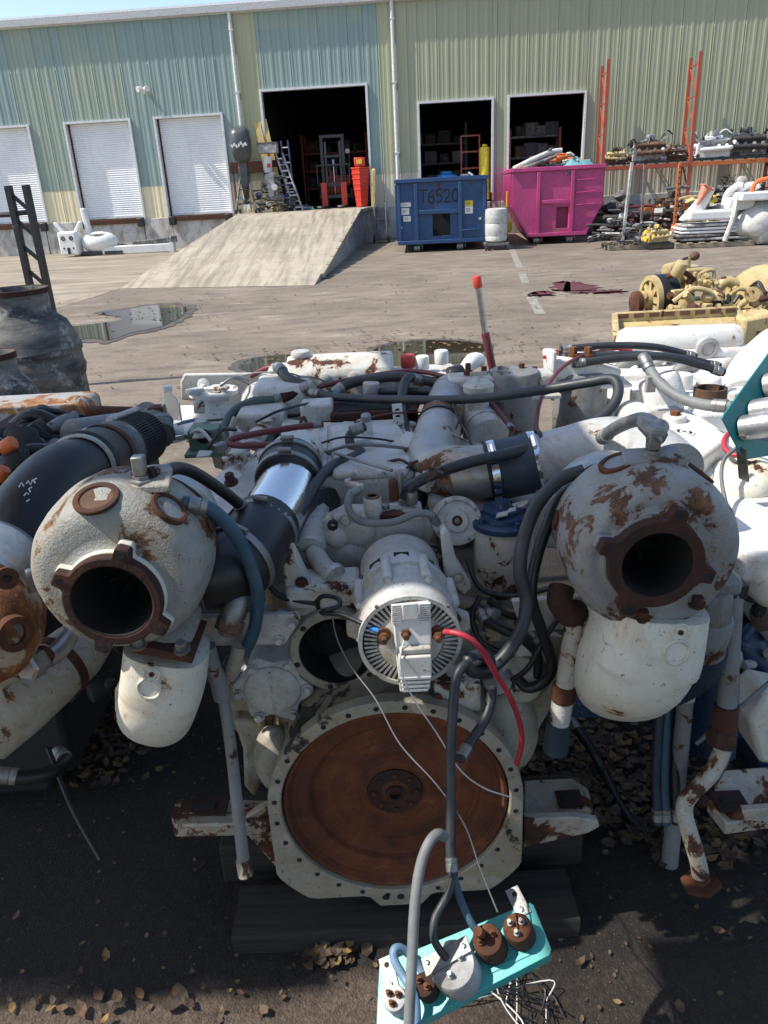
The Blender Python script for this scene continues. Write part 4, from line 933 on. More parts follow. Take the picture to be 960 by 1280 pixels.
for i, (a, c, r_, m_, lab) in enumerate((((105, 298), (153, 309), .09, 'junk_white', 'white tube with a rusty end propped on the hull fitting'), ((130, 319), (214, 311), .13, 'white', 'long white trim tab pipe lying on the apron'), ((166, 305), (216, 299), .08, 'junk_grey', 'thin pale pipe lying against the dock wall'))):
    p0 = G(130, 318) + V((0, .3, 0)); A_ = P(a[0], a[1], 27.0 - .2 * i if i != 1 else 26.6); C_ = P(c[0], c[1], 27.0 - .2 * i if i != 1 else 26.6); o = lthing('pipe', lab, 'pipe', V((A_.x, A_.y, 0)), 0, 'pipes by the dock wall'); off = V((A_.x, A_.y, 0))
    A_.z = max(A_.z, r_ + .01); C_.z = max(C_.z, r_ + .01)
    MB().bar(A_ - off, C_ - off, r_ * 2.2, r_ * 2).build('pipe_body', m_, o, bevel=.03); d = (C_ - A_).normalized(); MB().bar(C_ - off - d * .02, C_ - off + d * .12, r_ * 2.5, r_ * 2.4).build('end_cap', 'rust' if i == 0 else m_, o)
o = lthing('trailer_frame', 'black steel trailer frame at the far left edge', 'trailer', G(-40, 318), RZB)
MB().box((0, 0, .42), (2.4, .12, .14)).build('side_rail', 'black_paint', o); MB().box((0, .6, .42), (2.4, .12, .14)).build('side_rail', 'black_paint', o); MB().box((1.15, .3, .42), (.12, .7, .14)).build('end_rail', 'black_paint', o); MB().box((0, -.03, .6), (2.3, .05, .12)).build('top_board', 'white_dirty', o)
for x in (-.8, .8): MB().lathe((x - .0, -.1, .22), (0, 1, 0), [(.1, 0), (.22, .02), (.22, .16), (.1, .18)], 20).build('wheel', 'black_rubber', o)
# ---- black rack upright and grimy fibreglass drums at the left
o = thing('rack_upright', 'black slotted steel upright with a cross bar at the left edge', 'rack post', G(20, 470)); yb = 7.6
pA, pB = P(16, 232, yb), P(62, 480, yb); pA2 = P(36, 232, yb); dn = V((0, 0, -1)); hgt = pA.z - .02
for k_, p in enumerate((P(10, 232, yb), P(32, 231, yb))):
    MB().box(V((p.x, p.y, p.z / 2)), (.055, .07, p.z)).build('post', 'black_paint', o, bevel=.004)
q0, q1 = P(10, 232, yb), P(32, 231, yb)
for i in range(9): z0 = q0.z - .06 - i * .22; MB().bar((q0.x, q0.y, z0), (q1.x, q1.y, z0 - .17), .028, .03).build('lacing_bar', 'black_paint', o)
qq = P(14, 268, yb); MB().tube([P(-60, 272, yb), qq, P(36, 265, yb)], .022, 8, 0).build('cross_bar', 'black_paint', o)
def drum(px_, py_top, y_, rad, H_, label):
    p = P(px_, py_top, y_); base = V((p.x, p.y, 0)); o = lthing('fibreglass_drum', label, 'drum', base, 0, 'grimy drums at the left edge'); H_ = p.z
    sh = MB().lathe((0, 0, 0), (0, 0, 1), [(rad * .98, 0), (rad * 1.02, H_ * .12), (rad, H_ * .45), (rad * 1.03, H_ * .47), (rad * 1.03, H_ * .52), (rad, H_ * .54), (rad * .98, H_ * .70), (rad * .84, H_ * .80), (rad * .62, H_ * .86), (rad * .60, H_), (rad * .55, H_), (rad * .53, H_ * .86), (0, H_ * .84)], 48, rf=lambda t, j: 1 + .015 * math.sin(3 * t + j) + .01 * math.sin(11 * t + 2 * j))
    sh.build('drum_shell', 'drum_dirty', o, ang=50); MB().ring((0, 0, H_ * .62), (0, 0, 1), rad * .97, rad * 1.035, .03, 40).build('hoop', 'drum_dirty', o); MB().ring((0, 0, H_ - .03), (0, 0, 1), rad * .585, rad * .635, .035, 40).build('neck_rim', 'rust_flange', o)
drum(16, 362, 5.6, .37, 0, 'tall grimy black drum with open neck behind the left engine'); drum(-14, 442, 4.5, .23, 0, 'smaller grimy drum cut off by the left edge')

heap('parts_pile', 'loose small engine parts heaped on the rack shelf between the engines', 'parts', BW(20.2, -.85, 1.9), RZB, (2.2, .6, .5), 50, 71, ['junk_grey', 'junk_dark', 'junk_brown', 'junk_white'])
heap('parts_pile', 'black and grey small parts heaped on the right half of the rack shelf', 'parts', BW(22.6, -.85, 1.9), RZB, (2.3, .6, .5), 50, 72, ['junk_grey', 'junk_dark', 'junk_dark', 'junk_white'])
heap('parts_pile', 'grey metal scrap heaped between the orange post and the white castings', 'parts', BW(22.2, -2.0, .02), RZB, (1.7, 1.0, 1.3), 90, 73, ['junk_grey', 'junk_dark', 'junk_white', 'junk_brown', 'white_dirty'])
heap('parts_pile', 'pale scrap and brackets piled behind the white castings under the shelf', 'parts', BW(23.3, -1.6, .02), RZB, (1.8, 1.0, 1.4), 90, 74, ['junk_grey', 'junk_white', 'junk_white', 'junk_dark', 'white'])

heap('clutter_pile', 'dark tangle of brackets and parts crowded beside the outboard stand', 'clutter', BW(8.35, -.55, 1.03), RZB, (1.3, .7, 1.5), 70, 81, ['junk_dark', 'junk_grey', 'navy', 'junk_white', 'junk_dark', 'pallet_wood'])
# ================================================================== MAIN ENGINE
CAMW = V((0, 0, CAM_H))
FRONT = V((0, -1, 0))
def pl(y, *pts): return [P(a, b_, y) for a, b_ in pts]
ENG = thing('marine_engine', 'white twin-turbo diesel engine with rusty flywheel facing the camera', 'engine', (0, 1.9, 0))
def part(mb, name, mat, parent=None, **k): return mb.build(name, mat, parent or ENG, **k)
def hose(pts, r, mat, name='hose', parent=None, n=10, sm=7):
    o = part(MB().tube([P(*p) for p in pts], r, n, sm), name, mat, parent, ang=70)
    if r > .0075 and len(pts) > 3 and 'hose' in name:
        for a_, c_ in ((pts[0], pts[1]), (pts[-1], pts[-2])):
            p0 = P(*a_); d_ = (P(*c_) - p0).normalized()
            part(MB().lathe(p0 + d_ * r * .6, d_, [(r * .9, 0), (r * 1.22, .002), (r * 1.22, r * 1.6), (r * 1.12, r * 1.7), (r * 1.2, r * 1.9), (r * 1.2, r * 2.6), (r * .95, r * 2.7)], 12), 'ferrule', 'dull_steel', o)
    return o
def clampband(p, ax, r, w=.014, mat='steel', parent=None):
    b = MB(); p = V(p); ax = V(ax).normalized(); b.ring(p - ax * w / 2, ax, r * .98, r + .003, w, 28)
    o = part(b, 'hose_clamp', mat, parent, ang=40)
    a, c_, _ = basis(ax); q = p + (-FRONT * 0 + V((0, -.4, .9)).normalized()) * 0
    d = V((0, -.55, .83)); d = (d - ax * d.dot(ax)).normalized()
    s_ = MB().cyl(p + d * (r + .008) - ax.cross(d) * .016, p + d * (r + .008) + ax.cross(d) * .016, .006, n=8); part(s_, 'clamp_screw', mat, o)
    return o

# ---- block, oil pan (mostly hidden mass)
part(MB().box((0, 2.15, .60), (.58, 1.15, .50)), 'engine_block', 'housing_grey', bevel=.02)
part(MB().prism([(-.24, 1.56, .36), (.24, 1.56, .36), (.19, 1.56, .14), (-.19, 1.56, .14)], (0, 1.15, 0)), 'oil_pan', 'housing_grey', bevel=.02)

# ---- flywheel housing
FC = V((-.008, 1.32, .42))
def fl_r(t):
    c_, s_ = math.cos(t), math.sin(t)      # a = +-x , b = +-z handled by ab
    if s_ >= 0: return .286
    return max(.286, min(.286 / max(abs(c_), 1e-4), .272 / max(abs(s_), 1e-4), .345))
ab = (V((1, 0, 0)), V((0, 0, 1)))
fh = part(MB().ring(FC, (0, 1, 0), .256, .286, .034, 120, rf=fl_r, ab=ab), 'housing_flange', 'housing_grey', bevel=.003)
b = MB()
for i in range(28):
    t = 2 * math.pi * (i + .5) / 28; p = FC + V((math.cos(t), 0, math.sin(t))) * .2705
    h_ = MB().lathe(p + V((0, .0005, 0)), FRONT, [(.0062, -.002), (.0062, .0010), (0, .0010)], 10); part(h_, 'bolt_hole', 'black_matt', fh)
for dx in (-.035, .0, .03):
    part(MB().lathe(FC + V((dx, .0005, -.277)), FRONT, [(.009, -.002), (.009, .0010), (0, .0010)], 10), 'bolt_hole', 'black_matt', fh)
part(MB().prism([FC + V((-.075, .004, -.28)), FC + V((.075, .004, -.28)), FC + V((.05, .004, -.312)), FC + V((-.05, .004, -.312))], (0, .03, 0)), 'sump_lip', 'housing_grey', bevel=.004)
# bell behind the flange, open in the middle
bell = MB(); n = 72
rings = [(.285, .034, 1), (.276, .05, 1), (.272, .10, 1), (.285, .15, 1), (.30, .22, 1)]
for r_, d_, _ in rings:
    for i in range(n):
        t = 2 * math.pi * i / n; k_ = 1 + .03 * max(0, math.sin(3 * t + .5)) if d_ > .09 else 1
        bell.v.append(FC + V((math.cos(t) * r_ * k_, d_, math.sin(t) * r_ * (k_ if math.sin(t) > -.3 else .93))))
for j in range(len(rings) - 1):
    for i in range(n):
        i2 = (i + 1) % n; bell.f.append((j * n + i, j * n + i2, (j + 1) * n + i2, (j + 1) * n + i)); bell.mi.append(0)
part(bell, 'bell_housing', 'housing_grey', ang=60)
part(MB().sph(FC + V((-.275, .11, .06)), (.05, .05, .09)), 'starter_bulge', 'housing_grey', ang=80)
part(MB().sph(FC + V((.27, .12, .10)), (.07, .06, .12)), 'starter_bulge', 'housing_grey', ang=80)
# flywheel: dished rusty disc
fwp = [(.253, .05), (.253, .014), (.250, .010), (.244, .010), (.240, .018), (.236, .026), (.200, .030), (.194, .034), (.190, .046), (.180, .054), (.150, .058), (.075, .060), (.068, .057), (.064, .050), (.034, .050), (.032, .046), (.020, .044), (.019, .075), (0, .075)]
fwh = part(MB().lathe(FC, (0, 1, 0), fwp, 96), 'flywheel', 'rust_flywheel', ang=12)
for i in range(12):
    t = 2 * math.pi * i / 12 + .12; p = FC + V((math.cos(t) * .217, .030, math.sin(t) * .217))
    part(MB().lathe(p, FRONT, [(.006, -.002), (.006, .0010), (0, .0010)], 10), 'bolt_hole', 'black_matt', fwh)
for i in range(8):
    t = 2 * math.pi * i / 8; p = FC + V((math.cos(t) * .049, .0465, math.sin(t) * .049)); part(MB().bolt(p, FRONT, .006, .005, False), 'hub_bolt', 'rust', fwh)
part(MB().ring(FC + V((0, .0465, 0)), (0, 1, 0), .021, .063, .004, 40), 'hub_plate', 'rust_flange', fwh)
hub = part(MB().ring(FC + V((0, .036, 0)), (0, 1, 0), .014, .022, .012, 28), 'pilot_ring', 'rust_flange', fwh)

# ---- mounts
lm = MB(); y = 1.43
lm.prism([P(213, 1012, 1.36), P(222, 998, 1.42), P(340, 1000, 1.42), P(340, 1022, 1.34), P(330, 1030, 1.33), P(216, 1032, 1.33)], (0, 0, -.036)); mt = part(lm, 'mount_bracket', 'mount_worn', bevel=.004)
part(MB().prism([P(300, 1026, 1.34), P(345, 1000, 1.36), P(345, 1085, 1.36), P(305, 1040, 1.34)], (0, .02, 0)), 'gusset', 'mount_worn', mt, bevel=.004)
q = P(256, 1014, 1.375); part(MB().box(q + V((0, 0, .012)), (.11, .055, .006)), 'mount_pad', 'rust_flange', mt, bevel=.002)
part(MB().box(q + V((.0, 0, .0165)), (.055, .022, .004)), 'slot', 'black_matt', mt)
rm = MB()
rm.prism([P(655, 975, 1.50), P(715, 972, 1.50), P(735, 985, 1.46), P(742, 1012, 1.42), P(655, 1018, 1.40)], (0, 0, -.034)); mr = part(rm, 'mount_bracket', 'mount_worn', bevel=.004)
part(MB().prism([P(655, 1024, 1.36), P(720, 1022, 1.36), P(748, 1027, 1.36), P(750, 1034, 1.36), P(735, 1042, 1.36), P(655, 1060, 1.36)], (0, .022, 0)), 'gusset', 'mount_worn', mr, bevel=.004)
q = P(712, 1000, 1.44); part(MB().box(q + V((0, 0, .004)), (.06, .055, .006)), 'mount_pad', 'rust_flange', mr, bevel=.002)
part(MB().box(q + V((0, 0, .008)), (.04, .016, .004)), 'slot', 'black_matt', mr)

# ---- gear case
gc = part(MB().prism(pl(1.54, (282, 905), (292, 815), (335, 775), (400, 762), (450, 748), (560, 748), (610, 760), (690, 775), (705, 860), (660, 940), (320, 940)), (0, .14, 0)), 'gear_case', 'housing_grey', bevel=.012)
OPC = P(421, 815, 1.43); 
br = part(MB().ring(OPC, (0, 1, 0), .083, .103, .12, 48), 'drive_opening', 'housing_grey', bevel=.003)
part(MB().lathe(OPC + V((0, .0, 0)), (0, 1, 0), [(.0815, .001), (.0815, .10), (0, .10)], 40, cap=False), 'opening_bore', 'soot', br, ang=30)
for i in range(6):
    t = i * math.pi / 3 + .3; part(MB().lathe(OPC + V((math.cos(t) * .093, 0, math.sin(t) * .093)), FRONT, [(.0065, -.002), (.0065, .0010), (0, .0010)], 10), 'bolt_hole', 'black_matt', br)
part(MB().lathe(OPC + V((-.015, .0995, .0)), FRONT, [(.03, 0), (.03, .02), (.012, .03), (0, .03)], 20), 'shaft_end', 'soot', br)
# scalloped access cover with six bolts
CV = P(341, 862, 1.43)
def scal(t): return .080 + .010 * math.cos(6 * t + .6)
cv = part(MB().ring(CV, (0, 1, 0), .05, .08, .10, 72, rf=scal, ab=ab), 'access_cover', 'engine_white', bevel=.003)
part(MB().lathe(CV, FRONT, [(.062, -.001), (.062, .004), (.056, .010), (.030, .014), (0, .015)], 40), 'cover_dome', 'engine_white', cv)
part(MB().bar(CV + V((0, -.012, .055)), CV + V((0, -.012, -.05)), .005, .008, up=(0, 1, 0)), 'cast_rib', 'engine_white', cv)
for a0, b0 in ((315, 836), (359, 831), (384, 861), (366, 893), (324, 896), (298, 868)):
    part(MB().bolt(P(a0, b0, 1.428), FRONT, .009, .011), 'bolt', 'engine_white', cv)
part(MB().prism(pl(1.50, (290, 900), (330, 905), (335, 960), (318, 1000), (305, 985), (303, 940)), (0, .1, 0)), 'lower_casting', 'housing_grey', bevel=.012)
# plates carrying the turbos
bl = part(MB().prism(pl(1.40, (200, 775), (268, 771), (372, 768), (376, 776), (356, 806), (268, 808), (200, 815)), (0, .016, 0)), 'turbo_bracket', 'engine_white', bevel=.003)
for a0, b0 in ((365, 779), (349, 800), (280, 790)): part(MB().bolt(P(a0, b0, 1.398), FRONT, .008, .011), 'bolt', 'engine_white', bl)
brr = part(MB().prism(pl(1.42, (640, 752), (735, 745), (735, 785), (652, 790)), (0, .018, 0)), 'turbo_bracket', 'engine_white', bevel=.003)
for a0, b0 in ((655, 770), (700, 765)): part(MB().bolt(P(a0, b0, 1.418), FRONT, .008, .011), 'bolt', 'engine_white', brr)
part(MB().box(P(405, 735, 1.50), (.16, .10, .055)), 'mount_boss', 'engine_white_worn', bevel=.01)
part(MB().box(P(570, 860, 1.40), (.10, .08, .075)), 'mount_boss', 'engine_white_worn', bevel=.008)
part(MB().lathe(P(545, 873, 1.355), FRONT, [(.014, 0), (.014, .008), (.007, .008), (.007, -.004), (0, -.004)], 16), 'mount_bushing', 'rust')
# lifting eyes
for pts_, hole in ((((351, 686), (355, 679), (362, 679), (368, 690), (389, 733), (394, 746), (366, 750), (356, 742)), (377, 728)), (((551, 668), (556, 661), (563, 668), (570, 700), (590, 735), (580, 745), (556, 720)), (572, 722))):
    le = part(MB().prism(pl(1.47, *pts_), (0, .035, 0)), 'lifting_eye', 'engine_white_worn', bevel=.005)
    part(MB().bolt(P(*hole, 1.468), FRONT, .010, .010), 'bolt', 'rust' if hole[0] < 400 else 'engine_white', le)
part(MB().box(P(393, 755, 1.49), (.12, .07, .02)), 'bracket_foot', 'engine_white_worn', bevel=.004)
# cover behind alternator with lumps
gv = part(MB().prism(pl(1.62, (396, 690), (402, 655), (430, 640), (520, 640), (545, 660), (548, 715), (520, 745), (425, 742)), (0, .06, 0)), 'front_cover', 'engine_white', bevel=.012)
for a0, b0, r_ in ((440, 700, .05), (422, 672, .03), (500, 665, .06), (450, 665, .04), (432, 725, .03)):
    part(MB().sph(P(a0, b0, 1.622), (r_, .014, r_ * .9)), 'cast_lump', 'engine_white', gv)
for a0, b0 in ((410, 648), (403, 690), (432, 650), (540, 700)): part(MB().bolt(P(a0, b0, 1.61), FRONT, .010, .012), 'bolt', 'engine_white', gv)
part(MB().ring(P(416, 655, 1.60), FRONT, .006, .012, .012, 16), 'oil_port', 'black_matt', gv)
part(MB().tube([P(392, 690, 1.58), P(405, 708, 1.53), P(420, 722, 1.50)], .022, 16, 4), 'coolant_pipe', 'engine_white')
part(MB().ring(P(414, 716, 1.51), P(420, 722, 1.50) - P(405, 708, 1.53), .02, .028, .014, 20), 'pipe_collar', 'engine_white')
part(MB().tube([P(388, 688, 1.58), P(396, 640, 1.72), P(402, 612, 1.80)], .035, 14, 4), 'blower_elbow', 'engine_white')
# dark oil-cooler plate leaning beside the chrome pipe
part(MB().prism([P(365, 690, 1.56), P(352, 680, 1.56), P(395, 612, 1.72), P(412, 608, 1.74), P(408, 640, 1.70), P(385, 690, 1.58)], (.03, .03, -.02)), 'cooler_plate', 'black_paint', bevel=.008)

# ---- alternator
AC = P(512, 797, 1.27); AX = V((-.03, 1, -.0)).normalized()
alt = part(MB().lathe(AC, AX, [(.060, -.004), (.072, 0), (.0945, .004), (.097, .012), (.097, .05), (.100, .052), (.100, .066), (.096, .068), (.096, .125), (.101, .128), (.101, .150), (.096, .156), (.092, .20), (.089, .21), (.090, .285), (.080, .305), (.060, .318), (.030, .322), (0, .322)], 56), 'alternator', 'engine_white', ang=30)
part(MB().ring(AC + AX * -.006, -AX, .066, .094, .004, 48), 'grille_ring', 'black_matt', alt)
b = MB()
for i in range(54):
    t = 2 * math.pi * i / 54; d = V((math.cos(t), 0, math.sin(t))); b.bar(AC - AX * .011 + d * .064, AC - AX * .008 + d * .095, .0045, .008, up=AX)
tag(part(b, 'cooling_fins', 'engine_white', alt), kind='stuff')
part(MB().ring(AC - AX * .004, -AX, .092, .1, .012, 56), 'rim', 'engine_white', alt)
part(MB().lathe(AC - AX * .004, -AX, [(.066, 0), (.064, .008), (.05, .014), (0, .016)], 40), 'end_cover', 'engine_white', alt)
# mid-band with cast windows and bolts
for i in range(10):
    t = 2 * math.pi * (i + .5) / 10; d = V((math.cos(t), 0, math.sin(t))); part(MB().box(AC + AX * .175 + d * .092, (.032, .022, .004), rot=Matrix.Rotation(-t + math.pi / 2, 3, 'Y')), 'vent_window', 'soot', alt)
for i in range(8):
    t = 2 * math.pi * i / 8 + .35; d = V((math.cos(t), 0, math.sin(t))); q = AC + AX * .06 + d * .102
    part(MB().rcyl(q, q + AX * .095, .011, .3, 12), 'through_bolt_boss', 'engine_white', alt); part(MB().bolt(q, -AX, .008, .008, False), 'bolt', 'engine_white', alt)
for s_ in (-1, 1): part(MB().prism([AC + V((s_ * .085, .06, .02)), AC + V((s_ * .125, .06, .0)), AC + V((s_ * .125, .06, -.03)), AC + V((s_ * .085, .06, -.05))], (0, .03, 0)), 'mounting_ear', 'engine_white', alt, bevel=.006)
# regulator block standing on the front
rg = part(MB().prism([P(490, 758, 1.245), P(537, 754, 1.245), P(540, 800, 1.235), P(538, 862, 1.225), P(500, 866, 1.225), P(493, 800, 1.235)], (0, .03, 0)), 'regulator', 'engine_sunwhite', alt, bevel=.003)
for i in range(9):
    z0 = i / 8; part(MB().bar(P(489, 757 + 2.6 * i, 1.240), P(502, 756 + 2.6 * i, 1.240), .006, .0022), 'fin', 'engine_sunwhite', alt); part(MB().bar(P(524, 755 + 2.6 * i, 1.240), P(538, 754 + 2.6 * i, 1.240), .006, .0022), 'fin', 'engine_sunwhite', alt)
part(MB().box(P(513, 764, 1.236), (.03, .006, .035)), 'cap_plate', 'engine_sunwhite', alt, bevel=.002)
part(MB().box(P(519, 812, 1.222), (.06, .014, .012)), 'step', 'engine_white', alt, bevel=.003)
part(MB().box(P(519, 832, 1.218), (.062, .016, .05)), 'lower_cover', 'engine_sunwhite', alt, bevel=.003)
for i in range(4): part(MB().box(P(519, 846 + 5 * i, 1.214), (.058 - .003 * i, .012, .0045)), 'fin', 'engine_sunwhite', alt)
for a0, b0 in ((480, 792), (507, 787), (547, 790)):
    q = P(a0, b0, 1.252)
    tb = part(MB().lathe(q, FRONT, [(.014, 0), (.014, .006), (.006, .006), (.006, .03), (0, .03)], 14), 'terminal', 'rust_orange', alt)
    part(MB().bolt(q + FRONT * .010, FRONT, .010, .009, False), 'nut', 'rust_orange', tb)
for a0, b0 in ((498, 775), (533, 800), (500, 850), (534, 848), (471, 758), (560, 757)): part(MB().bolt(P(a0, b0, 1.218 if b0 > 840 else 1.243), FRONT, .004, .004, False), 'screw', 'steel', alt)
part(MB().rcyl(AC + V((-.01, .29, .0)), AC + V((-.012, .37, .0)), .06, .2, 20), 'drive_snout', 'engine_white', alt)

# ---- right of alternator: disc, fuel filter, small fittings
DC = P(571, 651, 1.62); dx = V((.05, -.9, .35)).normalized()
dc = part(MB().lathe(DC, dx, [(.056, -.05), (.058, 0), (.056, .006), (.048, .007), (.046, .003), (.028, .003), (.026, .007), (.014, .008), (.008, .006), (.007, -.004), (0, -.004)], 40), 'drive_disc', 'engine_white', ang=30)
part(MB().ring(DC + dx * .0045, dx, .007, .018, .003, 20), 'hub_ring', 'rust', dc)
for i in range(4): t = i * math.pi / 2 + .5; a_, c_, _ = basis(dx); part(MB().bolt(DC + (a_ * math.cos(t) + c_ * math.sin(t)) * .050 + dx * .006, dx, .004, .004, False), 'bolt', 'dull_steel', dc)
ff = P(628, 735, 1.62); ft = ff + V((0, 0, .17))
fil = part(MB().rcyl(ff, ft, .070, .2, 36), 'fuel_filter', 'engine_white_worn')
lid = part(MB().lathe(ft + V((0, 0, -.002)), (0, 0, 1), [(.072, 0), (.072, .012), (.066, .016), (.052, .017), (.05, .026), (0, .028)], 36), 'filter_lid', 'blue_paint', fil)
for i in range(16):
    rr = random.Random(i); q = ft + V((rr.uniform(-.045, .045), rr.uniform(-.045, .03), .03)); part(MB().prism([q, q + V((.02, .004, .002)), q + V((.024, .02, .004)), q + V((.008, .026, 0))], (0, 0, .003)), 'paint_flake', 'white_dirty', lid)
part(MB().lathe(ft + V((0, .02, .02)), (0, 0, 1), [(.045, 0), (.045, .012), (.02, .016), (.016, .03), (0, .03)], 24), 'filter_head', 'blue_paint', fil)
for i in range(4): t = i * 1.57 + .4; part(MB().bolt(ft + V((math.cos(t) * .058, math.sin(t) * .058, .014)), (0, 0, 1), .007, .01), 'bolt', 'blue_paint', lid)
ef = P(467, 650, 1.62); e1 = part(MB().rcyl(ef, ef + V((0, 0, .058)), .021, .2, 20), 'sender_housing', 'engine_white'); part(MB().lathe(ef + V((0, 0, .058)), (0, 0, 1), [(.018, 0), (.018, .003), (.012, .004), (.011, -.003), (0, -.003)], 16), 'sender_cap', 'brown', e1)
hose([(450, 612, 1.62), (438, 618, 1.60), (436, 636, 1.58), (452, 652, 1.57), (490, 653, 1.57), (520, 642, 1.58), (540, 644, 1.58), (548, 656, 1.58)], .0085, 'pale_hose', 'coolant_hose')
pt = part(MB().box(P(490, 640, 1.64), (.14, .07, .02)), 'thermostat_base', 'engine_white_worn', bevel=.004)
for a0, b0, r_, h_ in ((493, 625, .012, .05), (482, 640, .010, .02), (500, 610, .009, .04), (515, 630, .013, .03)):
    q = P(a0, b0, 1.64); part(MB().rcyl(q, q + V((0, 0, h_)), r_, .2, 12), 'sender', 'rust' if h_ == .05 else 'dull_steel', pt)
# starter motor and pump mass low right
part(MB().rcyl(P(690, 830, 1.50), P(640, 800, 1.70), .07, .2, 28), 'starter_motor', 'housing_grey')
part(MB().rcyl(P(650, 850, 1.42), P(670, 835, 1.60), .055, .3, 24), 'starter_nose', 'housing_grey')
part(MB().rcyl(P(622, 850, 1.42), P(622, 850, 1.52), .035, .3, 24), 'pump', 'dull_steel')
part(MB().rcyl(P(790, 850, 1.66), P(830, 845, 1.70), .06, .3, 20), 'blue_drum', 'blue_paint')
part(MB().bar(P(640, 880, 1.60), P(845, 880, 1.60), .05, .05), 'blue_rail', 'blue_paint', bevel=.005)

# ---- centre air box with emblem
ztop = P(440, 560, 1.98).z
def Q(px, py, z=None): return G(px, py, ztop if z is None else z)
ab_ = [Q(352, 574), Q(398, 528), Q(505, 522), Q(536, 560), Q(520, 588), Q(500, 598), Q(360, 598)]
abx = part(MB().prism(ab_, (0, 0, -.15)), 'air_box', 'engine_white', bevel=.012)
part(MB().prism([Q(399, 531, ztop + .006), Q(410, 531, ztop + .006), Q(408, 590, ztop + .006), Q(396, 590, ztop + .006)], (0, 0, -.006)), 'cover_seam', 'engine_white', abx, bevel=.002)
part(MB().prism([Q(414, 533, ztop + .014), Q(497, 528, ztop + .014), Q(522, 560, ztop + .014), Q(508, 590, ztop + .014), Q(415, 592, ztop + .014)], (0, 0, -.02)), 'top_cover', 'engine_white', abx, bevel=.008)
EM = Q(458, 556, ztop + .0135)
for r_ in (.040, .030):
    part(MB().lathe(EM, (0, 0, 1), [(r_ - .004, 0), (r_ - .002, .003), (r_ + .002, .003), (r_ + .004, 0)], 36, sx=1.25, sy=.8), 'emblem_ring', 'engine_white', abx)
for s_ in (-1, 1): part(MB().tube([EM + V((s_ * .004 - .012, -.016, .002)), EM + V((s_ * .004 - .012, .016, .002)), EM + V((s_ * .010 + .008, .012, .002)), EM + V((s_ * .010 + .016, 0, .002)), EM + V((s_ * .010 + .006, -.013, .002)), EM + V((s_ * .004 - .012, -.016, .002))], .002, 6, 3), 'emblem_letter', 'engine_white', abx)
rsq = Q(386, 552, ztop + .001); part(MB().prism([rsq, rsq + V((.055, .008, 0)), rsq + V((.06, -.018, 0)), rsq + V((.03, -.01, 0)), rsq + V((.015, -.02, 0))], (0, 0, .0012)), 'rust_patch', 'rust_orange', abx)
for a0, b0 in ((365, 580), (402, 534), (500, 530), (520, 575), (440, 592), (480, 592)): part(MB().bolt(Q(a0, b0, ztop + .012), (0, 0, 1), .006, .007), 'bolt', 'engine_white', abx)
part(MB().tube([Q(418, 566, ztop + .03), Q(445, 575, ztop + .03), Q(490, 588, ztop + .03)], .004, 6, 0), 'linkage_rod', 'dull_steel', abx)
part(MB().prism([Q(410, 578, ztop - .02), Q(350, 572, ztop - .02), Q(350, 600, ztop - .02), Q(520, 600, ztop - .02), Q(515, 575, ztop - .02)], (0, 0, -.16)), 'blower_housing', 'engine_white', bevel=.01)
# tubular fitting on top
fq = Q(459, 548, ztop); part(MB().rcyl(fq, fq + V((0, 0, .05)), .017, .2, 16), 'top_fitting', 'engine_white'); part(MB().rcyl(fq + V((0, 0, .05)), fq + V((0, -.005, .07)), .014, .2, 12), 'elbow_nut', 'dull_steel')
# open intake throat behind
th = [P(420, 525, 2.32), P(425, 512, 2.36), P(515, 506, 2.36), P(520, 520, 2.32)]
part(MB().box(P(468, 520, 2.36), (.27, .16, .07)), 'intake_frame', 'rust_flange', bevel=.006); q = P(468, 520, 2.36); part(MB().box(q + V((0, 0, .0355)), (.22, .11, .004)), 'intake_opening', 'soot')
part(MB().bar(P(496, 505, 2.20), P(500, 545, 2.12), .03, .006, up=(0, 1, 0)), 'perforated_strap', 'engine_white'); 
for t in (.2, .4, .6, .8): q = P(496, 505, 2.20).lerp(P(500, 545, 2.12), t); part(MB().lathe(q + FRONT * .003, FRONT, [(.007, 0), (.007, .0015), (0, .001)], 10), 'strap_hole', 'black_matt')
part(MB().prism([Q(500, 546, ztop + .02), Q(508, 538, ztop + .02), Q(525, 542, ztop + .02), Q(524, 562, ztop + .02), Q(505, 562, ztop + .02)], (0, 0, -.02)), 'hinge_plate', 'engine_white_worn', bevel=.004)

# ---- left bank: valve cover, manifold, thermostat parts
def slab(a, b_, c_, d, th_, mat, name, bev=.015): return part(MB().prism([a, b_, c_, d], th_), name, mat, bevel=bev, seg=3)
slab(P(238, 655, 1.75), P(310, 660, 1.66), P(400, 560, 2.10), P(330, 548, 2.20), V((-.05, 0, -.12)), 'engine_white', 'rocker_cover', .03)
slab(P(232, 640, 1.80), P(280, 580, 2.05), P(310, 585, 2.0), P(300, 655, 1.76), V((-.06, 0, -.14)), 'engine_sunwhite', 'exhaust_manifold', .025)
slab(P(245, 650, 1.70), P(345, 640, 1.62), P(330, 690, 1.60), P(255, 700, 1.66), V((-.03, .05, -.1)), 'engine_white', 'manifold_end', .02)
part(MB().tube([P(292, 525, 2.45), P(300, 560, 2.25), P(285, 610, 2.0)], [.03, .032, .03], 14, 5), 'water_pipe', 'engine_white_worn')
part(MB().prism([P(350, 552, 2.12), P(392, 548, 2.12), P(400, 527, 2.34), P(352, 522, 2.36)], (0, 0, -.07)), 'manifold_cover', 'engine_white', bevel=.008)
part(MB().tube([P(318, 552, 2.25), P(340, 528, 2.38), P(350, 512, 2.48)], .034, 16, 5), 'outlet_elbow', 'engine_white_worn')
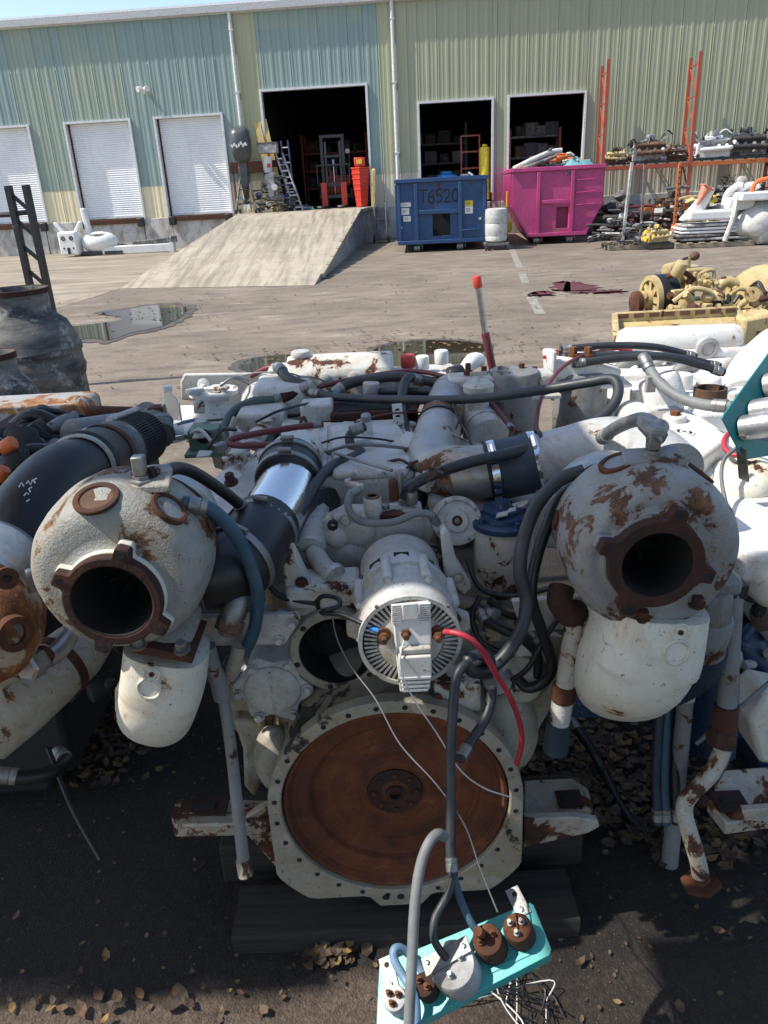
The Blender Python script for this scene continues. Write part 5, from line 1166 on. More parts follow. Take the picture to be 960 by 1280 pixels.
for a0, b0, y_ in ((250, 648, 1.71), (300, 655, 1.66), (335, 562, 2.14), (390, 563, 2.08)): part(MB().bolt(P(a0, b0 - 3, y_), V((-.2, -.3, .9)), .010, .012), 'bolt', 'engine_white')
part(MB().box(P(330, 528, 2.40), (.15, .16, .10)), 'thermostat_housing', 'engine_white', bevel=.012)
part(MB().box(P(397, 513, 2.35), (.10, .09, .06)), 'relay_box', 'engine_white', bevel=.008)
part(MB().box(P(355, 503, 2.55), (.18, .2, .16)), 'thermostat_housing', 'engine_white', bevel=.02)
# rear plate, raw-water flange, heat exchanger tank
part(MB().prism(pl(2.85, (226, 500), (225, 478), (230, 467), (338, 466), (345, 480), (345, 512)), (0, .015, 0)), 'rear_plate', 'engine_white', bevel=.01)
pq = P(238, 508, 2.70); 
part(MB().prism([P(200, 545, 2.45), P(290, 540, 2.45), P(330, 505, 2.75), P(225, 506, 2.78)], (0, 0, -.02)), 'engine_deck', 'engine_sunwhite', bevel=.006)
part(MB().prism([P(258, 548, 2.44), P(290, 545, 2.44), P(285, 590, 2.44), P(268, 585, 2.44)], (0, .02, 0)), 'deck_gusset', 'engine_white', bevel=.004)
rf = P(269, 505, 2.66); part(MB().lathe(rf, (0, 0, 1), [(.09, -.03), (.075, 0), (.06, .02), (.06, .035), (.085, .037), (.085, .05), (.04, .051), (.035, .03), (0, .03)], 36), 'water_flange', 'engine_sunwhite', ang=30)
for i in range(6): t = i * 1.047 + .2; part(MB().bolt(rf + V((math.cos(t) * .07, math.sin(t) * .07, .05)), (0, 0, 1), .008, .01), 'bolt', 'engine_sunwhite')
part(MB().rcyl(P(257, 485, 2.80), P(254, 480, 2.72), .022, .3, 16), 'plate_stud', 'engine_white')
tz0, tz1 = P(360, 462, 2.72), P(492, 456, 2.72)
tk = part(MB().prism([tz0 + V((0, -.085, -.13)), tz0 + V((0, -.085, .0)), tz0 + V((0, -.055, .035)), tz0 + V((0, 0, .048)), tz0 + V((0, .06, .04)), tz0 + V((0, .09, 0)), tz0 + V((0, .09, -.13))], tz1 - tz0), 'heat_exchanger', 'engine_white_worn', bevel=.012)
for t in (.15, .36, .62, .85): q = tz0.lerp(tz1, t) + V((0, -.087, -.02)); part(MB().lathe(q, FRONT, [(.02, -.005), (.02, .006), (.012, .010), (0, .010)], 16), 'tank_boss', 'engine_white', tk)
part(MB().rcyl(tz0 + V((.05, 0, .04)), tz0 + V((.05, 0, .065)), .035, .3, 20), 'filler_cap', 'engine_white', tk)
part(MB().box(tz0 + V((-.03, -.02, -.03)), (.07, .12, .10)), 'end_cap', 'engine_white', tk, bevel=.012)
part(MB().lathe(P(332, 500, 2.66), (1, -.2, .1), [(.035, 0), (.05, .01), (.05, .05), (.036, .052), (.036, .08), (.05, .082), (.05, .12), (.03, .13), (0, .13)], 24), 'rubber_coupling', 'black_rubber')
part(MB().tube([P(315, 520, 2.6), P(318, 498, 2.66), P(332, 490, 2.7), P(350, 488, 2.72)], .045, 16, 5), 'water_elbow', 'engine_white')
part(MB().lathe(P(332, 492, 2.62), (-1, .1, .5), [(.045, 0), (.045, .03), (.036, .032), (0, .02)], 20), 'pipe_mouth', 'blue_rubber')
# ---- right rear: tilted canister, filter heads
part(MB().rcyl(P(612, 548, 2.15), P(590, 515, 2.35), .062, .25, 28), 'breather_canister', 'engine_white')
part(MB().ring(P(606, 540, 2.2), P(590, 515, 2.35) - P(612, 548, 2.15), .06, .067, .012, 28), 'canister_band', 'engine_white')
q = P(598, 506, 2.25); fc_ = part(MB().lathe(q, (0, 0, 1), [(.032, -.03), (.032, .04), (.045, .042), (.047, .06), (.036, .072), (0, .074)], 24), 'oil_filler', 'engine_white'); part(MB().bar(q + V((-.025, 0, .095)), q + V((.025, 0, .095)), .01, .012), 'filler_handle', 'engine_white', fc_, bevel=.003); part(MB().cyl(q + V((0, 0, .07)), q + V((0, 0, .09)), .006), 'handle_stem', 'engine_white', fc_)
for a0, y_ in ((642, 2.40),):
    q = P(a0, 560, y_); c1 = part(MB().rcyl(q, q + V((0, 0, .26)), .078, .15, 30), 'filter_canister', 'pitted_grey')
    part(MB().box(P(625, 480, 2.42), (.34, .10, .07)), 'filter_head', 'engine_white', bevel=.01); part(MB().box(P(628, 493, 2.40), (.35, .13, .012)), 'filter_flange', 'engine_white', bevel=.003)
    for a1, b1 in ((585, 462), (605, 466), (652, 462), (668, 466)): q = P(a1, b1, 2.42); part(MB().lathe(q + V((0, 0, -.03)), (0, 0, 1), [(.014, 0), (.014, .025), (.009, .03), (.009, .05), (0, .05)], 8), 'fitting', 'rust')
    for a1 in (600, 650, 680): part(MB().lathe(P(a1, 476, 2.365), FRONT, [(.016, 0), (.016, .005), (.008, .006), (0, .006)], 14), 'boss', 'engine_white')
part(MB().rcyl(P(464, 492, 2.5), P(464, 478, 2.5), .028, .1, 18), 'pipe_stub', 'engine_white')
part(MB().box(P(520, 480, 2.75), (.3, .2, .10)), 'rear_housing', 'engine_white', bevel=.015)
for a0, b0, mt_ in ((510, 460, 'red_paint'), (552, 455, 'white'), (528, 462, 'white')): q = P(a0, b0, 2.72); part(MB().rcyl(q, q + V((0, 0, .05)), .025, .25, 14), 'sensor', mt_)
part(MB().rcyl(P(560, 472, 2.65), P(580, 468, 2.66), .036, .2, 18), 'rubber_coupling', 'black_rubber')
part(MB().tube([P(575, 470, 2.7), P(590, 452, 2.75), P(600, 450, 2.78)], [.02, .03, .025], 12, 4), 'water_elbow', 'white')
# right bank cover under the pipes
slab(P(530, 620, 1.72), P(720, 640, 1.72), P(640, 545, 2.2), P(550, 545, 2.2), V((.02, 0, -.12)), 'engine_white', 'rocker_cover', .03)
part(MB().box(P(660, 628, 1.86), (.22, .16, .10)), 'manifold_end', 'engine_white', bevel=.02)
# dead leaves caught behind the alternator
lf = MB(); rr = random.Random(5)
for i in range(70):
    q = P(rr.uniform(535, 562), rr.uniform(672, 715) if i < 45 else rr.uniform(585, 612), rr.uniform(1.56, 1.60)); a_ = V((rr.uniform(-1, 1), rr.uniform(-1, 1), rr.uniform(-1, 1))).normalized() * rr.uniform(.008, .018); c_ = a_.cross(V((rr.random(), rr.random(), rr.random()))).normalized() * rr.uniform(.004, .009)
    lf.cm = rr.randrange(3); lf.add([q - a_, q + c_, q + a_, q - c_], [(0, 1, 2, 3)])
tag(part(lf, 'caught_leaves', ['leaf_a', 'leaf_b', 'leaf_c'], smooth=False), kind='stuff')

# ---- chrome intake pipe, left
CH = [P(362, 590, 1.80), P(358, 612, 1.73), P(338, 648, 1.60), P(325, 668, 1.53)]
part(MB().tube(CH, [.070, .072, .072, .070], 36, 8), 'chrome_pipe', 'chrome', ang=70)
up = part(MB().tube([P(364, 580, 1.84), P(362, 590, 1.80), P(359, 604, 1.75)], .0765, 36, 4), 'rubber_sleeve', 'black_rubber')
for t, w_ in ((.2, .016), (.85, .016)): clampband(P(364, 580, 1.84).lerp(P(359, 604, 1.75), t), P(364, 580, 1.84) - P(359, 604, 1.75), .078, w_, 'dull_steel', up)
part(MB().tube([P(364, 582, 1.83), P(368, 574, 1.88), P(376, 568, 1.94)], [.071, .070, .066], 24, 4), 'blower_inlet', 'engine_white_worn')
lo_ = part(MB().tube([P(333, 655, 1.56), P(312, 688, 1.46), P(285, 712, 1.40), P(250, 720, 1.38)], [.0765, .078, .078, .07], 32, 6), 'rubber_elbow', 'black_rubber')
clampband(P(326, 667, 1.53), P(338, 648, 1.60) - P(312, 688, 1.46), .079, .016, 'dull_steel', lo_); clampband(P(300, 700, 1.43), P(312, 688, 1.46) - P(285, 712, 1.40), .080, .016, 'dull_steel', lo_)

# ---- galvanised intake pipe, right
part(MB().tube([P(562, 490, 2.45), P(552, 520, 2.22), P(545, 552, 2.02), P(540, 578, 1.87), P(556, 590, 1.80), P(590, 591, 1.77), P(630, 586, 1.76)], [.058, .062, .066, .070, .070, .068, .066], 36, 7), 'intake_pipe', 'galvanised', ang=70)
part(MB().ring(P(549, 535, 2.12), P(552, 520, 2.22) - P(545, 552, 2.02), .062, .068, .012, 30), 'pipe_band', 'black_rubber')
bs = part(MB().tube([P(610, 590, 1.765), P(640, 584, 1.76), P(672, 577, 1.75)], .0735, 36, 4), 'blue_sleeve', 'blue_rubber')
for a0, b0 in ((616, 589), (666, 578)):
    clampband(P(a0, b0, 1.76), V((1, 0, .12)), .0755, .018, 'chrome', bs)
for a0, b0 in ((609, 590), (674, 577)): part(MB().ring(P(a0, b0, 1.762), V((1, 0, .12)), .072, .079, .010, 32), 'sleeve_lip', 'black_rubber', bs)
part(MB().tube([P(665, 579, 1.75), P(710, 569, 1.74), P(760, 562, 1.72), P(805, 575, 1.66), P(830, 600, 1.58)], [.066, .070, .078, .088, .095], 36, 6), 'turbo_inlet_cone', 'cone_grey', ang=70)

# ---- small castings, bolts, studs and brackets crowding the engine top
rt_ = random.Random(33)
for i in range(75):
    a0, b0 = rt_.uniform(235, 560), rt_.uniform(478, 610); y_ = 2.68 - (b0 - 478) / 132 * 1.0; q = P(a0, b0, y_)
    if abs(a0 - 460) < 55 and 540 < b0 < 600: continue
    kd = i % 5; mm = rt_.choice(['engine_white', 'engine_white', 'engine_white_worn', 'housing_grey', 'dull_steel', 'rust'])
    if kd == 0: part(MB().bolt(q, (rt_.uniform(-.3, .3), -.2, 1), rt_.uniform(.007, .012), rt_.uniform(.012, .03)), 'bolt', mm)
    elif kd == 1: part(MB().box(q, (rt_.uniform(.03, .07), rt_.uniform(.015, .04), rt_.uniform(.012, .03)), Matrix.Rotation(rt_.uniform(-1, 1), 3, 'Z')), 'casting_boss', mm, bevel=.004)
    elif kd == 2: part(MB().rcyl(q - V((0, 0, .02)), q + V((rt_.uniform(-.02, .02), rt_.uniform(-.02, .02), rt_.uniform(.01, .04))), rt_.uniform(.008, .02), .25, 12), 'stud', mm)
    elif kd == 3: d_ = V((rt_.uniform(-.12, .12), rt_.uniform(-.12, .12), rt_.uniform(-.01, .03))); part(MB().tube([q, q + d_ * .5 + V((0, 0, .025)), q + d_], rt_.uniform(.003, .006), 7, 5), 'fuel_line', rt_.choice(['dull_steel', 'engine_white', 'black_rubber', 'junk_brown']))
    else: part(MB().prism([q, q + V((.035, .005, 0)), q + V((.04, .03, .005)), q + V((.005, .025, .01))], (0, 0, .004)), 'bracket_tab', mm, bevel=.001)
for i in range(40):
    a0, b0 = rt_.uniform(300, 690), rt_.uniform(745, 850); 
    if abs(a0 - 512) < 75 or abs(a0 - 421) < 62: continue
    q = P(a0, b0, 1.47); kd = i % 3; mm = rt_.choice(['engine_white', 'housing_grey', 'dull_steel', 'engine_white_worn'])
    if kd == 0: part(MB().bolt(q, FRONT, rt_.uniform(.008, .012), .014), 'bolt', mm)
    elif kd == 1: part(MB().rcyl(q, q + V((rt_.uniform(-.04, .04), -.03, rt_.uniform(-.04, .04))), rt_.uniform(.010, .022), .3, 12), 'plug', mm)
    else: part(MB().box(q, (rt_.uniform(.02, .05), .04, rt_.uniform(.02, .04))), 'casting_boss', mm, bevel=.005)
# rows of cover bolts
for (p_, q_, n_, ax__) in (((238, 652, 1.74), (328, 552, 2.18), 7, (-.2, -.2, 1)), ((312, 655, 1.67), (400, 562, 2.08), 7, (-.1, -.2, 1)), ((352, 596, 1.86), (520, 596, 1.86), 8, (0, -1, .1))):
    A_, B_ = P(*p_), P(*q_)
    for i in range(n_): part(MB().bolt(A_.lerp(B_, (i + .5) / n_), ax__, .008, .012), 'bolt', 'engine_white')
# ---- turbochargers
def turbo(cx, cy, yc, rad, paintm, seed, plugs, lugrot, rust_ring, elbow):
    """cx, cy: photo centre of the turbine housing; ring facing the camera"""
    tb = []
    C = P(cx, cy, yc); rr = random.Random(seed)
    def scroll(t, j):                                   # snail: radius grows round the volute
        k_ = 1 + .05 * math.sin(t - .6) + .012 * math.sin(3 * t + seed)
        return k_ if j > 2 else 1
    ax = V((-.04, -1, .05)).normalized(); abx_ = (V((1, 0, 0)), ax.cross(V((1, 0, 0))).normalized() * -1)
    abx_ = (V((1, 0, 0)), V((0, 0, 1)))
    r = rad
    prof = [(r * .42, .155), (r * .55, .152), (r * .60, .142), (r * .66, .136), (r * .80, .126), (r * .92, .098), (r * .99, .055), (r * 1.0, .01), (r * .97, -.03), (r * .88, -.065), (r * .72, -.085), (r * .5, -.09), (0, -.09)]
    # bell mouth opening inwards
    bore = [(r * .42, .155), (r * .40, .13), (r * .34, .06), (r * .20, .04), (0, .035)]
    body = MB().lathe(C, ax, prof, 72, rf=scroll, ab=abx_); body.f = [f for f in body.f if len(f) < 50]
    return C, ax, abx_, body, bore
TR = []
for side in (0, 1):
    if side == 0: cx, cy, yc, rad, pm, lab = 163, 700, 1.30, .172, 'turbo_paint', 'left'
    else: cx, cy, yc, rad, pm, lab = 801, 679, 1.30, .171, 'turbo_paint_worn', 'right'
    OC = P(143, 748, 1.185) if side == 0 else P(818, 702, 1.185)        # outlet ring centre
    C, ax, abx_, body, bore = turbo(cx, cy, yc, rad, pm, side + 3, None, 0, None, None)
    body = MB()
    # loft from outlet ring (off-centre) into the snail body
    n = 80; prof = [(.072, .0, 0.0), (.080, .003, 0.0), (.086, .012, .0), (.091, .019, .08), (.103, .020, .30), (.119, .018, .60), (.134, .024, .82), (.146, .040, .95), (.155, .068, 1), (.159, .105, 1), (.1595, .15, 1), (.153, .19, 1), (.137, .225, 1), (.112, .245, 1), (.09, .252, 1)]
    sgn = 1 if side == 0 else -1
    for j, (r_, d_, k_) in enumerate(prof):
        ctr = OC.lerp(C, k_); ctr = V((ctr.x, OC.y + d_, ctr.z))
        for i in range(n):
            t = 2 * math.pi * i / n
            sc_ = 1 + (.055 * math.cos(t - (2.2 if side == 0 else 1.0)) + .01 * math.sin(5 * t)) * min(1, k_ * 1.2)
            sh = V((math.cos(t) * r_ * sc_, 0, math.sin(t) * r_ * sc_))
            if k_ > .3: sh += V((0, 0, .0)) 
            body.v.append(ctr + sh)
    for j in range(len(prof) - 1):
        for i in range(n):
            i2 = (i + 1) % n; body.f.append((j * n + i, j * n + i2, (j + 1) * n + i2, (j + 1) * n + i)); body.mi.append(0)
    body.f.append(tuple((len(prof) - 1) * n + i for i in range(n))); body.mi.append(0)
    tb = part(body, 'turbo_housing', pm, ang=80); tag(tb, 'left turbo housing with peeling grey paint and big rust patches' if side == 0 else 'right turbo housing, pitted grey with rust specks')
    # flange with lugs
    lugs = (2.62, 1.22, 5.62, 4.35) if side == 0 else (2.75, 1.25, 6.0, 4.25)
    def fr(t, lugs=lugs, LS=side):
        k_ = .086 if LS == 0 else .083
        for q in lugs:
            d_ = abs((t - q + math.pi) % (2 * math.pi) - math.pi)
            if d_ < .26: k_ = max(k_, .086 + .021 * min(1, max(0, (.16 - d_) / .05 + .25)))
        return min(k_, .107)
    fl = part(MB().ring(OC + V((0, .006, 0)), FRONT, .069 if side == 0 else .061, .118, .022, 140, rf=fr, ab=(V((1, 0, 0)), V((0, 0, 1)))), 'outlet_flange', 'rust_flange', tb, bevel=.003)
    rim = part(MB().ring(OC + V((0, .022, 0)), FRONT, .069 if side == 0 else .061, .118, .016, 140, rf=lambda t: fr(t) + .0025, ab=(V((1, 0, 0)), V((0, 0, 1)))), 'flange_edge', 'cream_paint' if side == 0 else pm, tb, bevel=.004)
    for q in lugs: part(MB().lathe(OC + V((math.cos(q) * .095, -.016, math.sin(q) * .095)), FRONT, [(.007, -.002), (.007, .0010), (0, .0010)], 12), 'bolt_hole', 'black_matt', fl)
    part(MB().lathe(OC, (0, 1, 0), [((.068 if side == 0 else .060), -.015), ((.0675 if side == 0 else .0595), .02), (.058, .07), (.056, .12), (.05, .135), (.03, .12), (.012, .11), (0, .105)], 48, cap=False), 'turbine_bore', 'soot', tb, ang=50)
    wv = MB()
    for i in range(9):
        t = 2 * math.pi * i / 9; d = V((math.cos(t), 0, math.sin(t))); e = V((-math.sin(t), 0, math.cos(t)))
        wv.add([OC + V((0, .104, 0)) + d * .012, OC + V((0, .100, 0)) + d * .058, OC + V((0, .122, 0)) + d * .060 + e * .016, OC + V((0, .13, 0)) + d * .012 + e * .008], [(0, 1, 2, 3)])
    part(wv, 'turbine_wheel', 'soot', tb, smooth=False)
    # inspection plugs on the shoulder
    def surf(px_, py_):                       # point on the shoulder under a photo pixel, with outward normal
        d = ray(px_, py_); best = None
        o = CAMW
        tree = SURF[side]
        hit, nrm, idx, dist = tree.ray_cast(o, d.normalized())
        return hit, nrm
    from mathutils.bvhtree import BVHTree
    if side == 0: SURF = {}
    SURF[side] = BVHTree.FromPolygons([tuple(v) for v in body.v], body.f)
    def plug(px_, py_, r_, name='inspection_plug', m1='rust', m2='pitted_grey', lift=.004):
        h, nn = surf(px_, py_)
        if h is None: return
        if nn.dot(CAMW - h) < 0: nn = -nn
        o = part(MB().ring(h - nn * .006, nn, r_ * .72, r_, .006 + lift, 32), name, m1, tb, bevel=.002)
        part(MB().lathe(h - nn * .006, nn, [(r_ * .73, 0), (r_ * .73, lift + .003), (0, lift + .004)], 28), 'plug_face', m2, o)
    if side == 0:
        plug(212, 635, .036); plug(120, 622, .040, 'open_port', 'rust', 'junk_brown', .002); plug(262, 655, .016, m2='rust')
        plug(272, 745, .045, m1='rust', m2='rust_flange'); TR.append(C)
        tops = (178, 604)
    else:
        plug(772, 578, .036); plug(718, 600, .017, m2='rust'); plug(876, 592, .028, m2='turbo_paint_worn'); plug(695, 650, .020, m1='rust', m2='rust_orange'); tops = (817, 562)
    h, nn = surf(*(tops if side == 0 else (815, 572)))
    if h is not None:
        up_ = V((0, 0, 1)); bs_ = part(MB().lathe(h - up_ * .01, up_, [(.022, 0), (.022, .018), (.016, .02), (.016, .026), (0, .026)], 6), 'oil_fitting', 'dull_steel', tb)
        part(MB().box(h + up_ * .034, (.022, .022, .036)), 'fitting_block', 'dull_steel', tb, bevel=.003)
    part(MB().prism([h + V((-.055, -.02, -.012)), h + V((.055, -.025, -.012)), h + V((.05, .02, 0)), h + V((-.05, .02, 0))], (0, 0, .014)), 'oil_pad', pm, tb, bevel=.003)
    # V-band, centre housing and compressor behind
    bk = V((C.x, C.y, C.z))
    part(MB().lathe(bk + V((0, .10, -.02)), (0, 1, 0), [(.09, 0), (.10, .006), (.10, .02), (.07, .03), (.07, .06), (.095, .065), (.118, .085), (.126, .12), (.118, .16), (.095, .185), (.08, .19), (0, .19)], 48), 'compressor_housing', 'alloy', tb, ang=40)
    part(MB().ring(bk + V((0, .168, -.02)), (0, 1, 0), .11, .132, .018, 48), 'v_band', 'steel', tb)
    # inlet foot and bolts below
    fx_ = P(205, 838, 1.24) if side == 0 else P(820, 770, 1.26)
    if side == 0:
        part(MB().prism([P(168, 806, 1.22), P(242, 806, 1.22), P(240, 772, 1.28), P(180, 775, 1.24)], (0, .10, 0)), 'inlet_foot', pm, tb, bevel=.008)
        part(MB().prism(pl(1.20, (165, 816), (240, 830), (243, 822), (168, 806)), (0, .13, 0)), 'gasket_flange', 'rust', tb, bevel=.002)
        bolts = ((174, 806), (228, 812))
    else:
        part(MB().prism([P(800, 775, 1.22), P(880, 778, 1.22), P(885, 730, 1.26), P(850, 715, 1.24)], (0, .10, 0)), 'inlet_foot', pm, tb, bevel=.008)
        part(MB().prism(pl(1.21, (775, 770), (876, 782), (876, 777), (775, 765)), (0, .13, 0)), 'gasket_flange', 'rust', tb, bevel=.002)
        bolts = ((802, 772), (870, 755))
    for bq in bolts: part(MB().bolt(P(bq[0], bq[1], 1.205) + V((0, 0, .0)), (0, -.3, 1), .011, .02), 'flange_bolt', 'dull_steel' if side == 0 else 'rust', tb)
    # exhaust elbow hanging below
    if side == 0:
        path = [P(210, 806, 1.275), P(205, 850, 1.275), P(198, 878, 1.29), P(196, 886, 1.36), P(200, 868, 1.50), P(210, 850, 1.62)]; r_ = [.078, .080, .079, .079, .075, .07]
    else:
        path = [P(815, 752, 1.28), P(803, 805, 1.275), P(792, 828, 1.29), P(778, 838, 1.36), P(765, 815, 1.50), P(755, 790, 1.62)]; r_ = [.098, .106, .110, .108, .10, .09]
    pts = catmull(path, 8); m_ = len(pts); el = MB(); nn_ = 40; a_ = V((1, 0, 0))
    for i, p in enumerate(pts):
        d = (pts[min(i + 1, m_ - 1)] - pts[max(i - 1, 0)]).normalized(); a_ = (a_ - d * a_.dot(d)).normalized(); b_ = d.cross(a_)
        t_ = i / (m_ - 1) * (len(r_) - 1); kk = min(int(t_), len(r_) - 2); rr_ = r_[kk] + (r_[kk + 1] - r_[kk]) * (t_ - kk)
        for k_ in range(nn_):
            t = 2 * math.pi * k_ / nn_; sq = (abs(math.cos(t)) ** 3 + abs(math.sin(t)) ** 3) ** (-1 / 3) if i < m_ * .25 else (abs(math.cos(t)) ** 2.3 + abs(math.sin(t)) ** 2.3) ** (-1 / 2.3)
            el.v.append(p + (a_ * math.cos(t) + b_ * math.sin(t) * .95) * rr_ * sq)
    for i in range(m_ - 1):
        for k_ in range(nn_):
            k2 = (k_ + 1) % nn_; el.f.append((i * nn_ + k_, i * nn_ + k2, (i + 1) * nn_ + k2, (i + 1) * nn_ + k_)); el.mi.append(0)
    el.f.append(tuple(range(nn_ - 1, -1, -1))); el.mi.append(0)
    eb = part(el, 'exhaust_elbow', 'cream_paint', ang=70)
    tr_ = BVHTree.FromPolygons([tuple(v) for v in el.v], el.f)
    for (a0, b0, rb_, kind) in (((187, 860, .024, 0), (190, 842, .016, 1)) if side == 0 else ((845, 815, .026, 0), (850, 790, .018, 1))):
        h, nn2, _, _ = tr_.ray_cast(CAMW, ray(a0, b0).normalized())
        if h is None: continue
        if nn2.dot(CAMW - h) < 0: nn2 = -nn2
        o = part(MB().ring(h - nn2 * .004, nn2, rb_ * .78, rb_, .009, 28), 'port_boss', 'cream_paint', eb, bevel=.002)
        part(MB().lathe(h - nn2 * .004, nn2, [(rb_ * .79, 0), (rb_ * .79, .006), (0, .006)], 24), 'port_face', 'cream_paint', o)
        if kind: part(MB().lathe(h + nn2 * .002, nn2, [(.005, 0), (.005, .003), (.002, .0032), (0, .001)], 12), 'port_plug', 'rust', o)
    if side == 0:
        part(MB().prism([P(143, 862, 1.30), P(149, 858, 1.30), P(149, 895, 1.30), P(143, 890, 1.30)], (0, .05, 0)), 'elbow_lug', 'cream_paint', eb, bevel=.004)

# ---- brown oil-line elbow and hanging drain pipe, left
part(MB().tube([P(310, 738, 1.40), P(300, 745, 1.36), P(290, 770, 1.33), P(285, 790, 1.33)], [.02, .024, .022, .02], 14, 4), 'oil_elbow', 'dull_steel')
part(MB().lathe(P(296, 752, 1.35), P(283, 795, 1.32) - P(296, 752, 1.35), [(.022, 0), (.026, .004), (.026, .03), (.022, .034), (.028, .036), (.028, .06), (.02, .064), (0, .064)], 8), 'hex_fitting', 'junk_brown')
part(MB().tube([P(258, 808, 1.36), P(264, 830, 1.36), P(273, 850, 1.36), P(278, 872, 1.36)], .019, 16, 5), 'pipe_bend', 'pitted_grey')
part(MB().tube([P(278, 865, 1.36), P(288, 930, 1.33), P(298, 1020, 1.29), P(306, 1090, 1.265)], [.0125, .0125, .013, .014], 14, 4), 'drain_pipe', 'pitted_grey')
part(MB().cyl(P(304, 1075, 1.268), P(307, 1094, 1.26), .0165, n=14), 'pipe_end', 'mount_worn')
# ---- rusty drain pipe, right
part(MB().tube([P(702, 735, 1.36), P(700, 752, 1.34), P(712, 768, 1.34), P(722, 764, 1.36)], .026, 14, 5), 'rusty_elbow', 'rust_flange')
pp = [(719, 768, 1.345), (712, 815, 1.34), (706, 860, 1.34), (699, 900, 1.34), (694, 936, 1.34)]
part(MB().cyl(P(*pp[0]), P(*pp[2]), .019, .020, 16), 'drain_pipe', 'engine_white_worn')
part(MB().rcyl(P(706, 855, 1.34), P(703, 876, 1.34), .026, .3, 16), 'pipe_union', 'rust'); part(MB().cyl(P(704, 870, 1.34), P(699, 905, 1.34), .023, n=16), 'pipe_sleeve', 'engine_white_worn')
part(MB().cyl(P(699, 902, 1.34), P(694, 938, 1.34), .027, n=18), 'rubber_sleeve', 'blue_rubber')
# fitting under right turbo, with long grey pipe going down to the right
part(MB().rcyl(P(895, 735, 1.30), P(893, 775, 1.31), .034, .3, 8), 'hex_union', 'pitted_grey'); part(MB().rcyl(P(892, 770, 1.31), P(880, 815, 1.34), .040, .2, 20), 'pipe_socket', 'pitted_grey')
part(MB().tube([P(882, 810, 1.35), P(868, 832, 1.42), P(840, 850, 1.52)], [.045, .055, .06], 20, 5), 'rubber_elbow', 'blue_rubber')
part(MB().box(P(890, 728, 1.31), (.10, .06, .04)), 'clamp_block', 'pitted_grey', bevel=.012)
# turbo top oil lines
hose([(190, 592, 1.30), (205, 590, 1.33), (222, 585, 1.38), (245, 592, 1.43), (280, 615, 1.48), (312, 641, 1.53)], .0125, 'black_rubber', 'oil_hose')
part(MB().rcyl(P(184, 595, 1.295), P(204, 590, 1.33), .016, .3, 8), 'hose_fitting', 'rust_flange')
hose([(817, 553, 1.30), (822, 540, 1.32), (812, 527, 1.36), (795, 525, 1.44), (770, 535, 1.55), (752, 548, 1.65)], .014, 'dull_steel', 'oil_hose')
part(MB().rcyl(P(824, 545, 1.30), P(806, 527, 1.38), .018, .3, 8), 'hose_fitting', 'dull_steel')
hose([(228, 628, 1.30), (262, 636, 1.31), (292, 665, 1.32), (312, 705, 1.33), (322, 745, 1.34), (318, 785, 1.35), (305, 815, 1.37), (288, 830, 1.38), (283, 842, 1.385)], .0135, 'blue_hose', 'coolant_hose')
hose([(300, 805, 1.36), (292, 835, 1.37), (286, 842, 1.38)], .016, 'housing_grey', 'hose_fitting')

# ---- long hoses over the engine top
hose([(290, 582, 2.25), (286, 560, 2.30), (282, 535, 2.36), (292, 515, 2.42), (315, 503, 2.45), (342, 498, 2.46), (362, 492, 2.47)], .016, 'teal_hose')
hose([(352, 497, 2.46), (372, 490, 2.47)], .021, 'rust_flange', 'hose_fitting')
hose([(372, 488, 2.47), (385, 484, 2.47), (362, 474, 2.52), (352, 463, 2.58), (346, 458, 2.62)], .017, 'grey_hose')
hose([(385, 490, 2.45), (420, 496, 2.40), (470, 499, 2.32), (530, 500, 2.22), (600, 498, 2.12), (680, 487, 2.02), (735, 478, 1.96), (765, 474, 1.92), (773, 488, 1.88), (764, 510, 1.84), (735, 533, 1.80), (690, 552, 1.76), (640, 566, 1.70), (590, 577, 1.68), (545, 592, 1.66), (515, 607, 1.65), (506, 622, 1.66), (507, 640, 1.67)], .0135, 'grey_hose', 'long_hose', n=12)
hose([(404, 530, 2.06), (370, 534, 2.04), (320, 542, 2.02), (293, 548, 2.00), (287, 553, 1.99), (298, 557, 1.98), (350, 556, 1.97), (386, 559, 1.97)], .009, 'maroon_hose')
hose([(386, 559, 1.97), (400, 563, 1.95), (418, 567, 1.93)], .008, 'dull_steel', 'hose_fitting')
hose([(386, 487, 2.48), (430, 476, 2.55), (480, 467, 2.58), (520, 464, 2.55), (560, 472, 2.45), (590, 482, 2.36), (615, 505, 2.26), (640, 536, 2.05)], .008, 'maroon_hose')
hose([(314, 470, 2.75), (335, 460, 2.72), (350, 462, 2.70)], .010, 'maroon_hose')
hose([(672, 545, 1.9), (671, 525, 1.98), (678, 495, 2.1), (700, 462, 2.3), (730, 444, 2.5), (770, 436, 2.7)], .006, 'maroon_hose')
hose([(456, 533, 1.98), (445, 537, 1.97), (437, 546, 1.96), (440, 558, 1.94), (452, 566, 1.91), (440, 572, 1.87), (415, 582, 1.80), (398, 600, 1.72), (386, 622, 1.66), (370, 648, 1.60), (350, 672, 1.56)], .013, 'grey_hose')
hose([(412, 495, 2.5), (425, 486, 2.52), (450, 476, 2.54), (500, 471, 2.52), (545, 478, 2.48), (590, 484, 2.44)], .017, 'grey_hose')
hose([(300, 517, 2.48), (340, 520, 2.44), (370, 519, 2.42), (385, 512, 2.42)], .006, 'black_rubber')
hose([(470, 490, 2.50), (500, 489, 2.46), (540, 490, 2.42)], .013, 'grey_hose')
hose([(528, 478, 2.5), (512, 472, 2.46), (504, 486, 2.40), (502, 510, 2.30), (505, 530, 2.2), (515, 548, 2.12)], .016, 'grey_hose')
hose([(540, 488, 2.5), (522, 500, 2.42), (515, 515, 2.36)], .016, 'grey_hose')
